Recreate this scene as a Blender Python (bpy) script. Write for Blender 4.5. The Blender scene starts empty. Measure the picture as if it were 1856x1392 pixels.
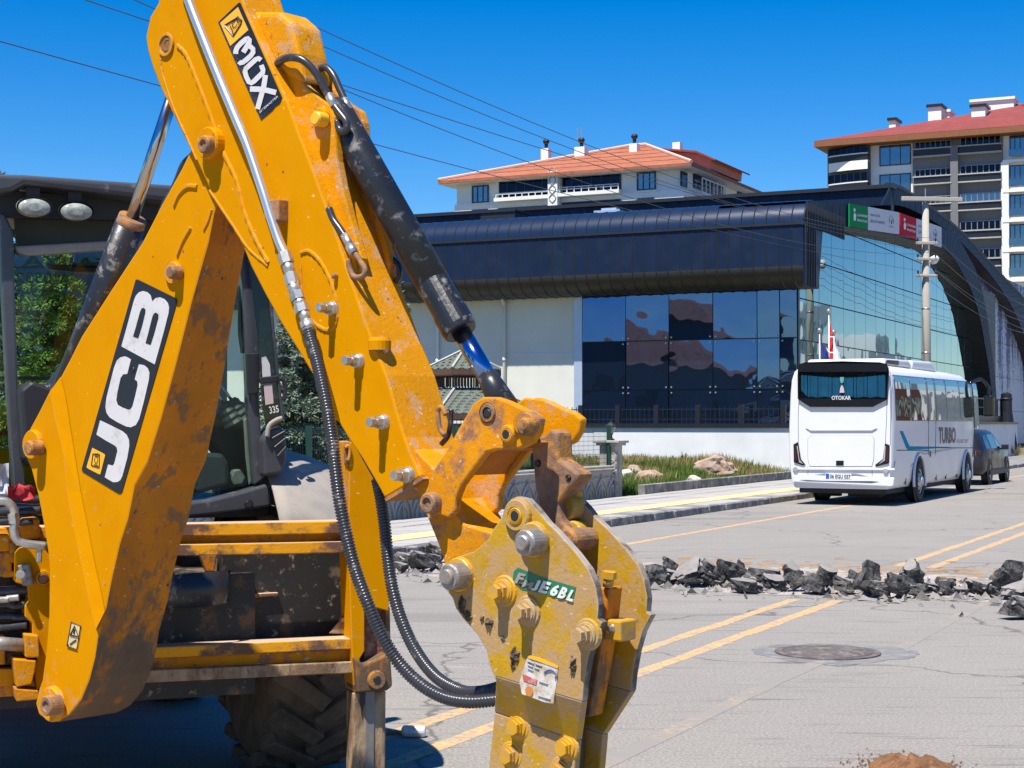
import bpy, bmesh, math, random
from mathutils import Vector, Matrix, noise
random.seed(7)
SC = bpy.context.scene
COL = SC.collection
R = math.radians
# ---------------------------------------------------------------- camera, sky, sun, exposure
F_PX = 3000.0                     # focal length in photo pixels (1856 wide)
CAM_H = 1.75
PITCH = math.atan(72.0 / F_PX)
cam_d = bpy.data.cameras.new('camera')
cam_d.sensor_width = 36.0
cam_d.lens = 36.0 * F_PX / 1856.0
cam_d.clip_start = 0.1
cam_d.clip_end = 3000
cam = bpy.data.objects.new('camera', cam_d)
COL.objects.link(cam)
cam.location = (0, 0, CAM_H)
cam.rotation_euler = (R(90) + PITCH, 0, 0)
SC.camera = cam

SUN_EL, SUN_AZ = R(65), R(32)     # sun behind the camera, a little to the left
to_sun = Vector((-math.sin(SUN_AZ) * math.cos(SUN_EL), -math.cos(SUN_AZ) * math.cos(SUN_EL), math.sin(SUN_EL)))
world = bpy.data.worlds.new('World')
SC.world = world
world.use_nodes = True
wn = world.node_tree
bg = wn.nodes['Background']
sky = wn.nodes.new('ShaderNodeTexSky')
sky.sky_type = 'NISHITA'
sky.sun_disc = False
sky.sun_elevation = SUN_EL
sky.sun_rotation = math.atan2(to_sun.x, to_sun.y)
sky.altitude = 900
sky.air_density = 1.0
sky.dust_density = 0.3
sky.ozone_density = 4.0
hsv = wn.nodes.new('ShaderNodeHueSaturation')
hsv.inputs['Saturation'].default_value = 1.50
hsv.inputs['Hue'].default_value = 0.508
hsv.inputs['Value'].default_value = 1.0
wn.links.new(sky.outputs[0], hsv.inputs['Color'])
wn.links.new(hsv.outputs[0], bg.inputs[0])
bg.inputs[1].default_value = 0.088
sun_d = bpy.data.lights.new('sun', 'SUN')
sun_d.energy = 4.6
sun_d.angle = R(0.53)
sun_d.color = (1.0, 0.945, 0.855)
sun = bpy.data.objects.new('sun', sun_d)
COL.objects.link(sun)
sun.rotation_euler = to_sun.to_track_quat('Z', 'Y').to_euler()
SC.view_settings.view_transform = 'Standard'
SC.view_settings.look = 'None'
SC.view_settings.exposure = 0.80
SC.view_settings.gamma = 1.0
SC.view_settings.use_curve_mapping = False
SC.cycles.max_bounces = 6
SC.cycles.transparent_max_bounces = 12
SC.cycles.use_denoising = True

# ---------------------------------------------------------------- geometry helpers
def ray(px, py):
    c, s = math.cos(PITCH), math.sin(PITCH)
    x, y = (px - 928.0) / F_PX, (696.0 - py) / F_PX
    return Vector((x, c - y * s, s + y * c))
CAM = Vector((0, 0, CAM_H))
def proj(px, py, p0, n):
    d = ray(px, py)
    return CAM + d * ((Vector(p0) - CAM).dot(n) / d.dot(n))
def ground(px, py, z=0.0):
    return proj(px, py, (0, 0, z), Vector((0, 0, 1)))
# site axes: a runs along the road, b to its left
TH = R(26)
DA = Vector((math.sin(TH), math.cos(TH), 0))
DB = Vector((-math.cos(TH), math.sin(TH), 0))
UP = Vector((0, 0, 1))
SITE_ROT = R(90) - TH
def S(a, b, z=0.0): return DA * a + DB * b + UP * z
def SA(px, py, a): return proj(px, py, DA * a, DA)
def SB(px, py, b): return proj(px, py, DB * b, DB)
def ab(v): return v.dot(DA), v.dot(DB), v.z

class MB:
    """collects polygons; every build() links ONE mesh object"""
    def __init__(s): s.v = []; s.f = []; s.m = []; s.mi = 0; s.sm = []; s.smooth = False
    def add(s, vs, fs):
        o = len(s.v)
        s.v += [Vector(v) for v in vs]
        for f in fs:
            s.f.append([i + o for i in f]); s.m.append(s.mi); s.sm.append(s.smooth)
        return s
    def prism(s, pts, off, off2=None):
        """polygon pts (3D) extruded by vector off; off2 = optional list of per-vertex vectors"""
        n = len(pts)
        far = [p + (off2[i] if off2 else off) for i, p in enumerate(pts)]
        fs = [list(range(n)), list(range(2 * n - 1, n - 1, -1))]
        for i in range(n):
            j = (i + 1) % n
            fs.append([j, i, n + i, n + j])
        return s.add(list(pts) + far, fs)
    def face(s, pts): return s.add(pts, [list(range(len(pts)))])
    def box(s, c, sx, sy, sz, ax=None, ay=None, az=None):
        """centre c, full sizes, optional axes"""
        ax = ax or Vector((1, 0, 0)); ay = ay or Vector((0, 1, 0)); az = az or UP
        c = Vector(c)
        vs = [c + ax * (i * sx / 2) + ay * (j * sy / 2) + az * (k * sz / 2) for k in (-1, 1) for j in (-1, 1) for i in (-1, 1)]
        return s.add(vs, [[0, 2, 3, 1], [4, 5, 7, 6], [0, 1, 5, 4], [2, 6, 7, 3], [0, 4, 6, 2], [1, 3, 7, 5]])
    def sbox(s, a0, a1, b0, b1, z0, z1):
        return s.box(S((a0 + a1) / 2, (b0 + b1) / 2, (z0 + z1) / 2), abs(a1 - a0), abs(b1 - b0), abs(z1 - z0), DA, DB, UP)
    def tube(s, path, rad, n=10, cap=True, up=None):
        path = [Vector(p) for p in path]
        m = len(path)
        rr = rad if isinstance(rad, (list, tuple)) else [rad] * m
        t0 = (path[1] - path[0]).normalized()
        u = up or (Vector((0, 0, 1)) if abs(t0.z) < .9 else Vector((1, 0, 0)))
        vs = []
        for i, p in enumerate(path):
            t = (path[min(i + 1, m - 1)] - path[max(i - 1, 0)])
            t = t.normalized() if t.length > 1e-9 else t0
            u = (u - t * u.dot(t))
            u = u.normalized() if u.length > 1e-6 else t.orthogonal().normalized()
            w = t.cross(u)
            for k in range(n):
                a = 2 * math.pi * k / n
                vs.append(p + (u * math.cos(a) + w * math.sin(a)) * rr[i])
        fs = []
        for i in range(m - 1):
            for k in range(n):
                k2 = (k + 1) % n
                fs.append([i * n + k, i * n + k2, (i + 1) * n + k2, (i + 1) * n + k])
        old = s.smooth
        s.smooth = n > 6
        s.add(vs, fs)
        s.smooth = old
        if cap:
            o = len(s.v) - len(vs)
            s.f.append([o + k for k in range(n - 1, -1, -1)]); s.m.append(s.mi); s.sm.append(False)
            s.f.append([o + (m - 1) * n + k for k in range(n)]); s.m.append(s.mi); s.sm.append(False)
        return s
    def cyl(s, p, axis, r, h, n=16, r2=None):
        axis = Vector(axis).normalized()
        return s.tube([Vector(p), Vector(p) + axis * h], [r, r if r2 is None else r2], n)
    def lathe(s, p, axis, prof, n=20):
        """prof: list of (distance along axis, radius)"""
        axis = Vector(axis).normalized()
        u = axis.orthogonal().normalized(); w = axis.cross(u)
        vs = []
        for d, r in prof:
            for k in range(n):
                a = 2 * math.pi * k / n
                vs.append(Vector(p) + axis * d + (u * math.cos(a) + w * math.sin(a)) * r)
        fs = []
        for i in range(len(prof) - 1):
            for k in range(n):
                k2 = (k + 1) % n
                fs.append([i * n + k, i * n + k2, (i + 1) * n + k2, (i + 1) * n + k])
        s.add(vs, fs)
        o = len(s.v) - len(vs)
        if prof[0][1] > 1e-4: s.f.append([o + k for k in range(n - 1, -1, -1)]); s.m.append(s.mi); s.sm.append(False)
        if prof[-1][1] > 1e-4: s.f.append([o + (len(prof) - 1) * n + k for k in range(n)]); s.m.append(s.mi); s.sm.append(False)
        return s
    def hexbolt(s, p, axis, r, h, washer=1.7):
        axis = Vector(axis).normalized()
        s.cyl(p, axis, r * washer, h * .25, 14)
        s.tube([Vector(p) + axis * h * .25, Vector(p) + axis * h], [r, r], 6)
        return s
    def build(s, name, mats, parent=None, bevel=0, seg=2, local=False, wn=True, tri=False):
        me = bpy.data.meshes.new(name)
        base = Vector((0, 0, 0)) if (local or parent is None) else Vector(parent['_base'])
        vs = [v - base for v in s.v]
        org = Vector((0, 0, 0))
        if parent is None and not local and vs:
            lo = Vector((min(v.x for v in vs), min(v.y for v in vs), min(v.z for v in vs)))
            hi = Vector((max(v.x for v in vs), max(v.y for v in vs), max(v.z for v in vs)))
            org = Vector(((lo.x + hi.x) / 2, (lo.y + hi.y) / 2, lo.z))
            vs = [v - org for v in vs]
        me.from_pydata(vs, [], s.f)
        if not isinstance(mats, (list, tuple)): mats = [mats]
        for m in mats: me.materials.append(m)
        if any(s.m): me.polygons.foreach_set('material_index', s.m)
        me.polygons.foreach_set('use_smooth', s.sm)
        me.update()
        bm = bmesh.new(); bm.from_mesh(me)
        bmesh.ops.recalc_face_normals(bm, faces=bm.faces)
        bm.to_mesh(me); bm.free()
        o = bpy.data.objects.new(name, me)
        COL.objects.link(o)
        o.location = org
        if parent: o.parent = parent
        o['_base'] = tuple((base + org) if parent is None else base)
        if bevel:
            b = o.modifiers.new('bevel', 'BEVEL')
            b.width = bevel; b.segments = seg; b.limit_method = 'ANGLE'; b.angle_limit = R(35)
            b.harden_normals = False
        return o
def tag(o, label=None, cat=None, group=None, kind=None):
    if label: o['label'] = label
    if cat: o['category'] = cat
    if group: o['group'] = group
    if kind: o['kind'] = kind
    return o
def thing(name, label, cat, loc=(0, 0, 0), rot=0.0, group=None):
    o = bpy.data.objects.new(name, None)
    COL.objects.link(o)
    o.location = loc; o.rotation_euler = (0, 0, rot); o.empty_display_size = .2
    o['_base'] = tuple(loc)
    return tag(o, label, cat, group)
def structure(o): o['kind'] = 'structure'; return o
def stuff(o): o['kind'] = 'stuff'; return o
def share(src, name, loc, parent=None, rot=None, scale=None, mats=None):
    """a copy of a mesh object that shares its mesh data"""
    c = src.copy(); COL.objects.link(c); c.name = name; c.parent = parent
    c.location = loc
    if rot is not None: c.rotation_euler = rot
    if scale is not None: c.scale = scale
    return c
def copy_tree(o, parent=None):
    c = o.copy(); COL.objects.link(c); c.parent = parent
    for ch in list(o.children): copy_tree(ch, c)
    return c
def spline(pts, n=8):
    """Catmull-Rom through points"""
    pts = [Vector(p) for p in pts]
    P = [pts[0] * 2 - pts[1]] + pts + [pts[-1] * 2 - pts[-2]]
    out = []
    for i in range(1, len(P) - 2):
        for k in range(n):
            t = k / n
            a, b, c, d = P[i - 1], P[i], P[i + 1], P[i + 2]
            out.append(.5 * ((2 * b) + (c - a) * t + (2 * a - 5 * b + 4 * c - d) * t * t + (3 * b - a - 3 * c + d) * t ** 3))
    out.append(pts[-1])
    return out
def text_mesh(string, bold=0.0, extrude=0.002):
    cu = bpy.data.curves.new('text_source', 'FONT')
    cu.body = string; cu.size = 1; cu.offset = bold; cu.extrude = 0; cu.resolution_u = 3
    o = bpy.data.objects.new('text_source', cu)
    COL.objects.link(o)
    dg = bpy.context.evaluated_depsgraph_get()
    me = bpy.data.meshes.new_from_object(o.evaluated_get(dg))
    bpy.data.objects.remove(o); bpy.data.curves.remove(cu)
    return me
def lettering(name, string, origin, xdir, ydir, width, height, mat, parent, bold=0.0, lift=None, local=False):
    """flat letters fitted into width x height at origin (world); xdir/ydir unit vectors"""
    me = text_mesh(string, bold)
    xs = [v.co.x for v in me.vertices]; ys = [v.co.y for v in me.vertices]
    x0, x1, y0, y1 = min(xs), max(xs), min(ys), max(ys)
    nrm = xdir.cross(ydir)
    if lift is None: lift = .002
    base = Vector((0, 0, 0)) if local or parent is None else Vector(parent['_base'])
    for v in me.vertices:
        v.co = Vector(origin) + xdir * ((v.co.x - x0) / (x1 - x0) * width) + ydir * ((v.co.y - y0) / (y1 - y0) * height) + nrm * lift - base
    me.materials.clear(); me.materials.append(mat)
    o = bpy.data.objects.new(name, me); COL.objects.link(o)
    if parent: o.parent = parent
    o['_base'] = tuple(base)
    return o
# ---------------------------------------------------------------- materials
def mat(name, col, rough=.5, metal=0.0, var=.12, vscale=3.0, spec=.5, coat=0.0, bump=0.0, bscale=60.0,
        dirt=None, dscale=6.0, damt=.5, dsharp=.08, dirt2=None, d2scale=25.0, d2amt=.35, stretch=None, trans=0.0, objvar=0.0, zdirt=None, edge=None, scr=None, dust=None):
    m = bpy.data.materials.new(name); m.use_nodes = True
    nt = m.node_tree; N = nt.nodes; L = nt.links
    bs = N['Principled BSDF']
    bs.inputs['Roughness'].default_value = rough
    bs.inputs['Metallic'].default_value = metal
    bs.inputs['Specular IOR Level'].default_value = spec
    if coat: bs.inputs['Coat Weight'].default_value = coat; bs.inputs['Coat Roughness'].default_value = .08
    geo = N.new('ShaderNodeNewGeometry')
    pos = geo.outputs['Position']
    if stretch:
        mp = N.new('ShaderNodeMapping'); mp.inputs['Scale'].default_value = stretch
        L.new(pos, mp.inputs['Vector']); pos = mp.outputs[0]
    def ntex(scale, detail=5, rough_=.6):
        n = N.new('ShaderNodeTexNoise'); n.inputs['Scale'].default_value = scale
        n.inputs['Detail'].default_value = detail; n.inputs['Roughness'].default_value = rough_
        L.new(pos, n.inputs['Vector']); return n.outputs['Fac']
    def rampf(fac, lo, hi):
        r = N.new('ShaderNodeMapRange'); r.inputs[1].default_value = lo; r.inputs[2].default_value = hi
        L.new(fac, r.inputs[0]); return r.outputs[0]
    def mix(fac, c1, c2):
        x = N.new('ShaderNodeMix'); x.data_type = 'RGBA'
        if hasattr(fac, 'links') or hasattr(fac, 'node'): L.new(fac, x.inputs[0])
        else: x.inputs[0].default_value = fac
        for i, c in ((6, c1), (7, c2)):
            if hasattr(c, 'node'): L.new(c, x.inputs[i])
            else: x.inputs[i].default_value = (*c[:3], 1)
        return x.outputs[2]
    c_lo = [max(0, c * (1 - var)) for c in col]; c_hi = [min(1, c * (1 + var)) for c in col]
    cur = mix(rampf(ntex(vscale), .3, .7), c_lo, c_hi)
    if objvar:
        oi = N.new('ShaderNodeObjectInfo')
        cur = mix(rampf(oi.outputs['Random'], 0, 1), [c * (1 - objvar) for c in col], cur)
    rsock = None
    if dirt:
        f = rampf(ntex(dscale, 8, .65), 1 - damt - dsharp, 1 - damt + dsharp)
        cur = mix(f, cur, dirt)
        rsock = f
    if dirt2:
        f2 = rampf(ntex(d2scale, 6, .7), 1 - d2amt - .05, 1 - d2amt + .05)
        cur = mix(f2, cur, dirt2)
    if scr:          # short thin scratches and flaked chips in two directions
        for k_, rot_ in enumerate(((.3, .5, .2), (1.1, -.7, 2.0))):
            mp2 = N.new('ShaderNodeMapping'); mp2.inputs['Rotation'].default_value = rot_; mp2.inputs['Scale'].default_value = (5, 60, 60)
            L.new(geo.outputs['Position'], mp2.inputs['Vector'])
            n2 = N.new('ShaderNodeTexNoise'); n2.inputs['Scale'].default_value = 1.0; n2.inputs['Detail'].default_value = 2; L.new(mp2.outputs[0], n2.inputs['Vector'])
            cur = mix(rampf(n2.outputs['Fac'], scr[1] + .02 * k_, scr[1] + .02 * k_ + .02), cur, scr[0])
        vo = N.new('ShaderNodeTexVoronoi'); vo.inputs['Scale'].default_value = 9; L.new(geo.outputs['Position'], vo.inputs['Vector'])
        ad2 = N.new('ShaderNodeMath'); ad2.operation = 'MULTIPLY_ADD'; L.new(ntex(70, 3, .7), ad2.inputs[0]); ad2.inputs[1].default_value = .10; L.new(vo.outputs['Distance'], ad2.inputs[2])
        cur = mix(rampf(ad2.outputs[0], .105, .09), cur, scr[2])
    if edge:         # paint worn through along the plate edges
        bv = N.new('ShaderNodeBevel'); bv.samples = 4; bv.inputs['Radius'].default_value = edge[1]
        dt = N.new('ShaderNodeVectorMath'); dt.operation = 'DOT_PRODUCT'; L.new(bv.outputs[0], dt.inputs[0]); L.new(geo.outputs['True Normal'], dt.inputs[1])
        s1 = N.new('ShaderNodeMath'); s1.operation = 'SUBTRACT'; s1.inputs[0].default_value = 1.0; L.new(dt.outputs['Value'], s1.inputs[1])
        m1 = N.new('ShaderNodeMath'); m1.operation = 'MULTIPLY_ADD'; L.new(ntex(26, 6, .75), m1.inputs[0]); m1.inputs[1].default_value = .9; L.new(s1.outputs[0], m1.inputs[2])
        cur = mix(rampf(m1.outputs[0], .56, .66), cur, edge[0])
    if zdirt:
        sx = N.new('ShaderNodeSeparateXYZ'); L.new(geo.outputs['Position'], sx.inputs[0])
        zr = N.new('ShaderNodeMapRange'); zr.clamp = False
        zr.inputs[1].default_value = zdirt[1]; zr.inputs[2].default_value = zdirt[0]; zr.inputs[3].default_value = 0; zr.inputs[4].default_value = 1
        L.new(sx.outputs[2], zr.inputs[0])
        ad = N.new('ShaderNodeMath'); ad.operation = 'MULTIPLY_ADD'; L.new(ntex(11, 8, .7), ad.inputs[0]); ad.inputs[1].default_value = 2.6; L.new(zr.outputs[0], ad.inputs[2])
        cur = mix(rampf(ad.outputs[0], 1.7, 2.1), cur, zdirt[2])
    if dust:         # pale dust lying on upward faces
        sn = N.new('ShaderNodeSeparateXYZ'); L.new(geo.outputs['True Normal'], sn.inputs[0])
        m3 = N.new('ShaderNodeMath'); m3.operation = 'MULTIPLY_ADD'; L.new(ntex(18, 6, .7), m3.inputs[0]); m3.inputs[1].default_value = .8; L.new(sn.outputs[2], m3.inputs[2])
        cur = mix(rampf(m3.outputs[0], 1.12, 1.3), cur, dust)
    L.new(cur, bs.inputs['Base Color'])
    if rsock is not None:
        rr = N.new('ShaderNodeMapRange'); rr.inputs[3].default_value = rough; rr.inputs[4].default_value = min(1, rough + .4)
        L.new(rsock, rr.inputs[0]); L.new(rr.outputs[0], bs.inputs['Roughness'])
        if metal:
            r2 = N.new('ShaderNodeMapRange'); r2.inputs[3].default_value = metal; r2.inputs[4].default_value = 0
            L.new(rsock, r2.inputs[0]); L.new(r2.outputs[0], bs.inputs['Metallic'])
    if bump:
        bp = N.new('ShaderNodeBump'); bp.inputs['Strength'].default_value = min(1, bump); bp.inputs['Distance'].default_value = .01
        L.new(ntex(bscale, 6, .65), bp.inputs['Height']); L.new(bp.outputs[0], bs.inputs['Normal'])
    if trans: bs.inputs['Transmission Weight'].default_value = trans
    return m
def glass_mat(name, tint, opacity, rough=.02, refl=.12):
    """thin see-through pane: tinted transparency plus mirror reflection"""
    m = bpy.data.materials.new(name); m.use_nodes = True
    nt = m.node_tree; N = nt.nodes; L = nt.links
    N.remove(N['Principled BSDF'])
    out = N['Material Output']
    tr = N.new('ShaderNodeBsdfTransparent'); tr.inputs[0].default_value = (*[c * (1 - opacity) for c in tint], 1)
    gl = N.new('ShaderNodeBsdfGlossy'); gl.inputs['Roughness'].default_value = rough; gl.inputs[0].default_value = (.9, .95, 1, 1)
    fr = N.new('ShaderNodeLayerWeight'); fr.inputs[0].default_value = .35
    mr = N.new('ShaderNodeMapRange'); mr.inputs[3].default_value = refl * .5; mr.inputs[4].default_value = min(1, refl * 5)
    L.new(fr.outputs['Fresnel'], mr.inputs[0])
    mx = N.new('ShaderNodeMixShader')
    L.new(mr.outputs[0], mx.inputs[0]); L.new(tr.outputs[0], mx.inputs[1]); L.new(gl.outputs[0], mx.inputs[2])
    L.new(mx.outputs[0], out.inputs[0])
    return m
M = {}
YEL = (.60, .252, .0)
RUST = (.20, .085, .035); MUD = (.30, .22, .15)
M['yellow'] = mat('yellow_paint', YEL, .45, spec=.03, zdirt=(.10, .95, (.50, .26, .09)), edge=((.42, .25, .10), .012), scr=((.74, .42, .14), .735, (.24, .10, .03)),  var=.06, vscale=2.0, dirt=(.52, .20, .0), dscale=4, damt=.42, dsharp=.2, dirt2=(.46, .22, .05), d2scale=46, d2amt=.26, bump=.03, bscale=40)
M['yellow_worn'] = mat('worn_yellow_paint', (.62, .25, .0), .5, spec=.15, edge=((.26, .14, .07), .016), scr=((.6, .42, .28), .70, (.20, .09, .04)), var=.12, dirt=(.52, .28, .12), dscale=12, damt=.42, dsharp=.05, dirt2=RUST, d2scale=30, d2amt=.34, bump=.3, bscale=70)
M['yellow_rusty'] = mat('rusty_yellow_paint', (.59, .225, .002), .55, spec=.15, edge=((.20, .11, .065), .018), scr=((.55, .40, .28), .69, (.17, .085, .045)), var=.15, dirt=(.26, .13, .075), dscale=11, damt=.43, dsharp=.06, dirt2=(.42, .27, .18), d2scale=34, d2amt=.34, bump=.3, bscale=60)
M['under_rust_shade'] = mat('scraped_orange_steel', (.52, .17, .004), .6, edge=((.20, .12, .07), .015), scr=((.42, .30, .22), .70, (.05, .035, .025)), var=.2, dirt=(.25, .125, .05), dscale=10, damt=.43, dsharp=.03, dirt2=(.11, .062, .03), d2scale=30, d2amt=.35, bump=.5, bscale=60, stretch=(1, 1, .55), spec=.25, zdirt=(.62, 1.45, (.13, .085, .05)))  # rust and scrapes; also colours the valve block as if shaded
M['mustard'] = mat('mustard_paint', (.44, .25, .010), .5, spec=.2, edge=((.40, .33, .26), .014), scr=((.50, .40, .25), .70, (.13, .08, .05)), var=.16, vscale=6, dirt=(.40, .25, .11), dscale=9, damt=.5, dsharp=.06, dirt2=(.15, .09, .05), d2scale=42, d2amt=.33, bump=.25, bscale=80)
M['mustard_clean'] = mat('mustard_paint_clean', (.56, .29, .015), .45, var=.12, dirt=(.36, .23, .11), dscale=18, damt=.42)
M['steel_rust'] = mat('rusted_steel', (.24, .14, .085), .65, .1, var=.3, vscale=14, spec=.25, dirt=(.42, .19, .05), dscale=13, damt=.46, dsharp=.04, dirt2=(.15, .085, .055), d2scale=36, d2amt=.38, bump=.4, bscale=70)
M['steel'] = mat('bare_steel', (.30, .29, .275), .5, .6, var=.25, vscale=24, dirt=(.20, .14, .09), dscale=34, damt=.42)
M['chrome'] = mat('chrome_rod', (.50, .50, .52), .16, 1.0, var=.05)
M['zinc'] = mat('zinc_plated', (.52, .505, .46), .36, .8, var=.2, vscale=34, dirt=(.3, .24, .16), dscale=40, damt=.34)
M['black_paint'] = mat('black_paint', (.018, .019, .022), .33, var=.3, dirt=(.20, .19, .18), dscale=14, damt=.40, dsharp=.05, dirt2=(.34, .31, .28), d2scale=34, d2amt=.32, bump=.12, bscale=50)
M['black_plain'] = mat('black_plastic', (.016, .017, .02), .5, var=.2)
M['blackpl'] = mat('dark_grey_plastic', (.045, .047, .055), .42, var=.2, dirt=(.22, .2, .18), dscale=9, damt=.34)
M['pillar'] = mat('pillar_black', (.05, .053, .065), .3, var=.2, dirt=(.2, .19, .18), dscale=20, damt=.32)
M['rubber_hose'] = mat('hose_plastic', (.035, .036, .042), .28, var=.1, dirt=(.25, .22, .19), dscale=24, damt=.34)
M['rubber'] = mat('tyre_rubber', (.035, .032, .03), .8, var=.2, dirt=(.16, .115, .075), dscale=7, damt=.55, dsharp=.16, bump=.3, bscale=60)
M['tank'] = mat('mud_spattered_black', (.016, .014, .013), .55, var=.3, dirt=(.13, .085, .05), dscale=6, damt=.43, dsharp=.05, dirt2=(.36, .26, .17), d2scale=17, d2amt=.36, bump=.2, bscale=50)
M['muddy_leg'] = mat('mud_caked_steel', (.20, .115, .06), .8, var=.35, vscale=9, dirt=(.38, .27, .16), dscale=13, damt=.5, dirt2=(.08, .05, .035), d2scale=25, d2amt=.35, bump=.7, bscale=45, stretch=(1, 1, .4))
M['decal_black'] = mat('decal_black', (.012, .013, .02), .35, var=.1, dirt=(.2, .2, .2), dscale=30, damt=.24)
M['decal_white'] = mat('decal_white', (.58, .565, .56), .5, var=.05, spec=.2, dirt=(.42, .39, .36), dscale=14, damt=.36, scr=((.30, .28, .27), .73, (.2, .19, .18)))
M['decal_yellow'] = mat('decal_yellow', (.85, .42, .02), .4, var=.05)
M['fender'] = mat('dusty_grey_fender', (.21, .20, .188), .6, var=.12, dirt=(.33, .29, .25), dscale=6, damt=.5, dsharp=.2, dirt2=(.16, .15, .14), d2scale=45, d2amt=.34)
M['cab_glass'] = glass_mat('tinted_cab_glass', (.84, .93, .90), .03, refl=.018)
M['asphalt_dark'] = mat('fresh_broken_asphalt', (.022, .022, .024), .8, var=.5, vscale=14, dirt=(.17, .16, .145), dscale=7, damt=.42, dsharp=.12, dirt2=(.12, .115, .105), d2scale=45, d2amt=.42, bump=1.0, bscale=60)
M['asphalt_top'] = mat('worn_asphalt_face', (.24, .22, .205), .85, var=.2, vscale=12, bump=.5, bscale=80)
M['concrete'] = mat('cast_concrete', (.40, .375, .34), .85, var=.14, vscale=2, dirt=(.26, .24, .21), dscale=3, damt=.4, dsharp=.2, bump=.2, bscale=40)
M['white'] = mat('white_plain', (.78, .78, .77), .5, var=.03)
# ================================================================ SETTING: ground, road, pavement
def asphalt_mat(name, lo, hi, streak=.10):
    m = bpy.data.materials.new(name); m.use_nodes = True
    nt = m.node_tree; N = nt.nodes; L = nt.links; bs = N['Principled BSDF']
    geo = N.new('ShaderNodeNewGeometry')
    def nz(sc, det, rg, st=None, rot=0):
        src = geo.outputs['Position']
        if st:
            mp = N.new('ShaderNodeMapping'); mp.inputs['Scale'].default_value = st; mp.inputs['Rotation'].default_value = (0, 0, rot)
            L.new(src, mp.inputs[0]); src = mp.outputs[0]
        n = N.new('ShaderNodeTexNoise'); n.inputs['Scale'].default_value = sc; n.inputs['Detail'].default_value = det; n.inputs['Roughness'].default_value = rg
        L.new(src, n.inputs['Vector']); return n.outputs['Fac']
    def mixf(f, a, b, lo_=.3, hi_=.7):
        r = N.new('ShaderNodeMapRange'); r.inputs[1].default_value = lo_; r.inputs[2].default_value = hi_; L.new(f, r.inputs[0])
        x = N.new('ShaderNodeMix'); x.data_type = 'RGBA'; L.new(r.outputs[0], x.inputs[0])
        for i, c in ((6, a), (7, b)):
            if hasattr(c, 'node'): L.new(c, x.inputs[i])
            else: x.inputs[i].default_value = (*c, 1)
        return x.outputs[2]
    base = mixf(nz(.35, 6, .6), lo, hi)
    sp = mixf(nz(55, 4, .75), [c * .58 for c in lo], [min(1, c * 1.35) for c in hi], .36, .64)
    x = N.new('ShaderNodeMix'); x.data_type = 'RGBA'; x.inputs[0].default_value = .42
    x.inputs[0].default_value = .62; L.new(base, x.inputs[6]); L.new(sp, x.inputs[7])
    # brushed streaks across the view and pale scrapes
    st = nz(1.0, 6, .7, (1.2, 14, 1), R(4))
    y = mixf(st, x.outputs[2], [c * .5 for c in lo], .55, .74)
    wh = nz(.8, 7, .75, (1.0, 9, 1), R(-6))
    z = mixf(wh, y, [min(1, c * 1.5) for c in hi], .63, .74)
    tr = nz(1.0, 4, .6, (.05, 1.1, 1), R(-64))
    z = mixf(tr, z, [c * .72 for c in lo], .55, .72)
    cr = N.new('ShaderNodeTexVoronoi'); cr.feature = 'DISTANCE_TO_EDGE'; cr.inputs['Scale'].default_value = .22
    wp = N.new('ShaderNodeVectorMath'); wp.operation = 'ADD'; wn_ = N.new('ShaderNodeTexNoise'); wn_.inputs['Scale'].default_value = 1.3; wn_.inputs['Detail'].default_value = 6
    L.new(geo.outputs['Position'], wn_.inputs['Vector']); L.new(geo.outputs['Position'], wp.inputs[0]); L.new(wn_.outputs['Color'], wp.inputs[1]); L.new(wp.outputs[0], cr.inputs['Vector'])
    z = mixf(cr.outputs['Distance'], [c * .6 for c in lo], z, .001, .006)
    oil = nz(.9, 5, .55); z = mixf(oil, z, [c * .55 for c in lo], .70, .78)
    L.new(z, bs.inputs['Base Color'])
    bs.inputs['Roughness'].default_value = .88
    bs.inputs['Specular IOR Level'].default_value = .3
    bp = N.new('ShaderNodeBump'); bp.inputs['Strength'].default_value = .5; bp.inputs['Distance'].default_value = .006
    L.new(nz(70, 5, .7), bp.inputs['Height']); L.new(bp.outputs[0], bs.inputs['Normal'])
    return m
M['road'] = asphalt_mat('worn_grey_asphalt', (.212, .198, .178), (.288, .269, .242))
M['soil'] = mat('dry_soil', (.22, .17, .11), .95, var=.2, vscale=.6, dirt=(.10, .12, .035), dscale=.5, damt=.5, dsharp=.2)
M['dust'] = mat('pale_rubble_dust', (.40, .36, .32), .95, var=.15, vscale=3, dirt=(.27, .25, .235), dscale=2.2, damt=.5, dsharp=.1, dirt2=(.30, .17, .08), d2scale=5, d2amt=.36)
M['line'] = mat('road_line_paint', (.66, .36, .13), .8, var=.1, vscale=3, dirt=(.38, .28, .19), dscale=5, damt=.48, dirt2=(.25, .236, .215), d2scale=20, d2amt=.46)
M['line_faded'] = mat('faded_road_line_paint', (.42, .29, .17), .85, var=.1, dirt=(.238, .224, .203), dscale=1.3, damt=.58, dsharp=.14, dirt2=(.235, .22, .20), d2scale=22, d2amt=.52)
M['patch'] = mat('patched_tar_ring', (.17, .165, .16), .85, var=.2, vscale=4, dirt=(.26, .25, .24), dscale=6, damt=.45, bump=.3)
M['iron'] = mat('rusty_cast_iron', (.125, .105, .095), .7, .2, var=.3, vscale=14, dirt=(.24, .21, .19), dscale=9, damt=.42, bump=.3)
M['kerb'] = mat('kerb_stone', (.16, .158, .155), .85, var=.25, vscale=2.5, dirt=(.34, .32, .29), dscale=4, damt=.45, bump=.2, objvar=.25)
M['slab_light'] = mat('light_paving_slab', (.42, .40, .375), .85, var=.08, dirt=(.30, .285, .27), dscale=3, damt=.42, dsharp=.2, objvar=.12)
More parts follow.
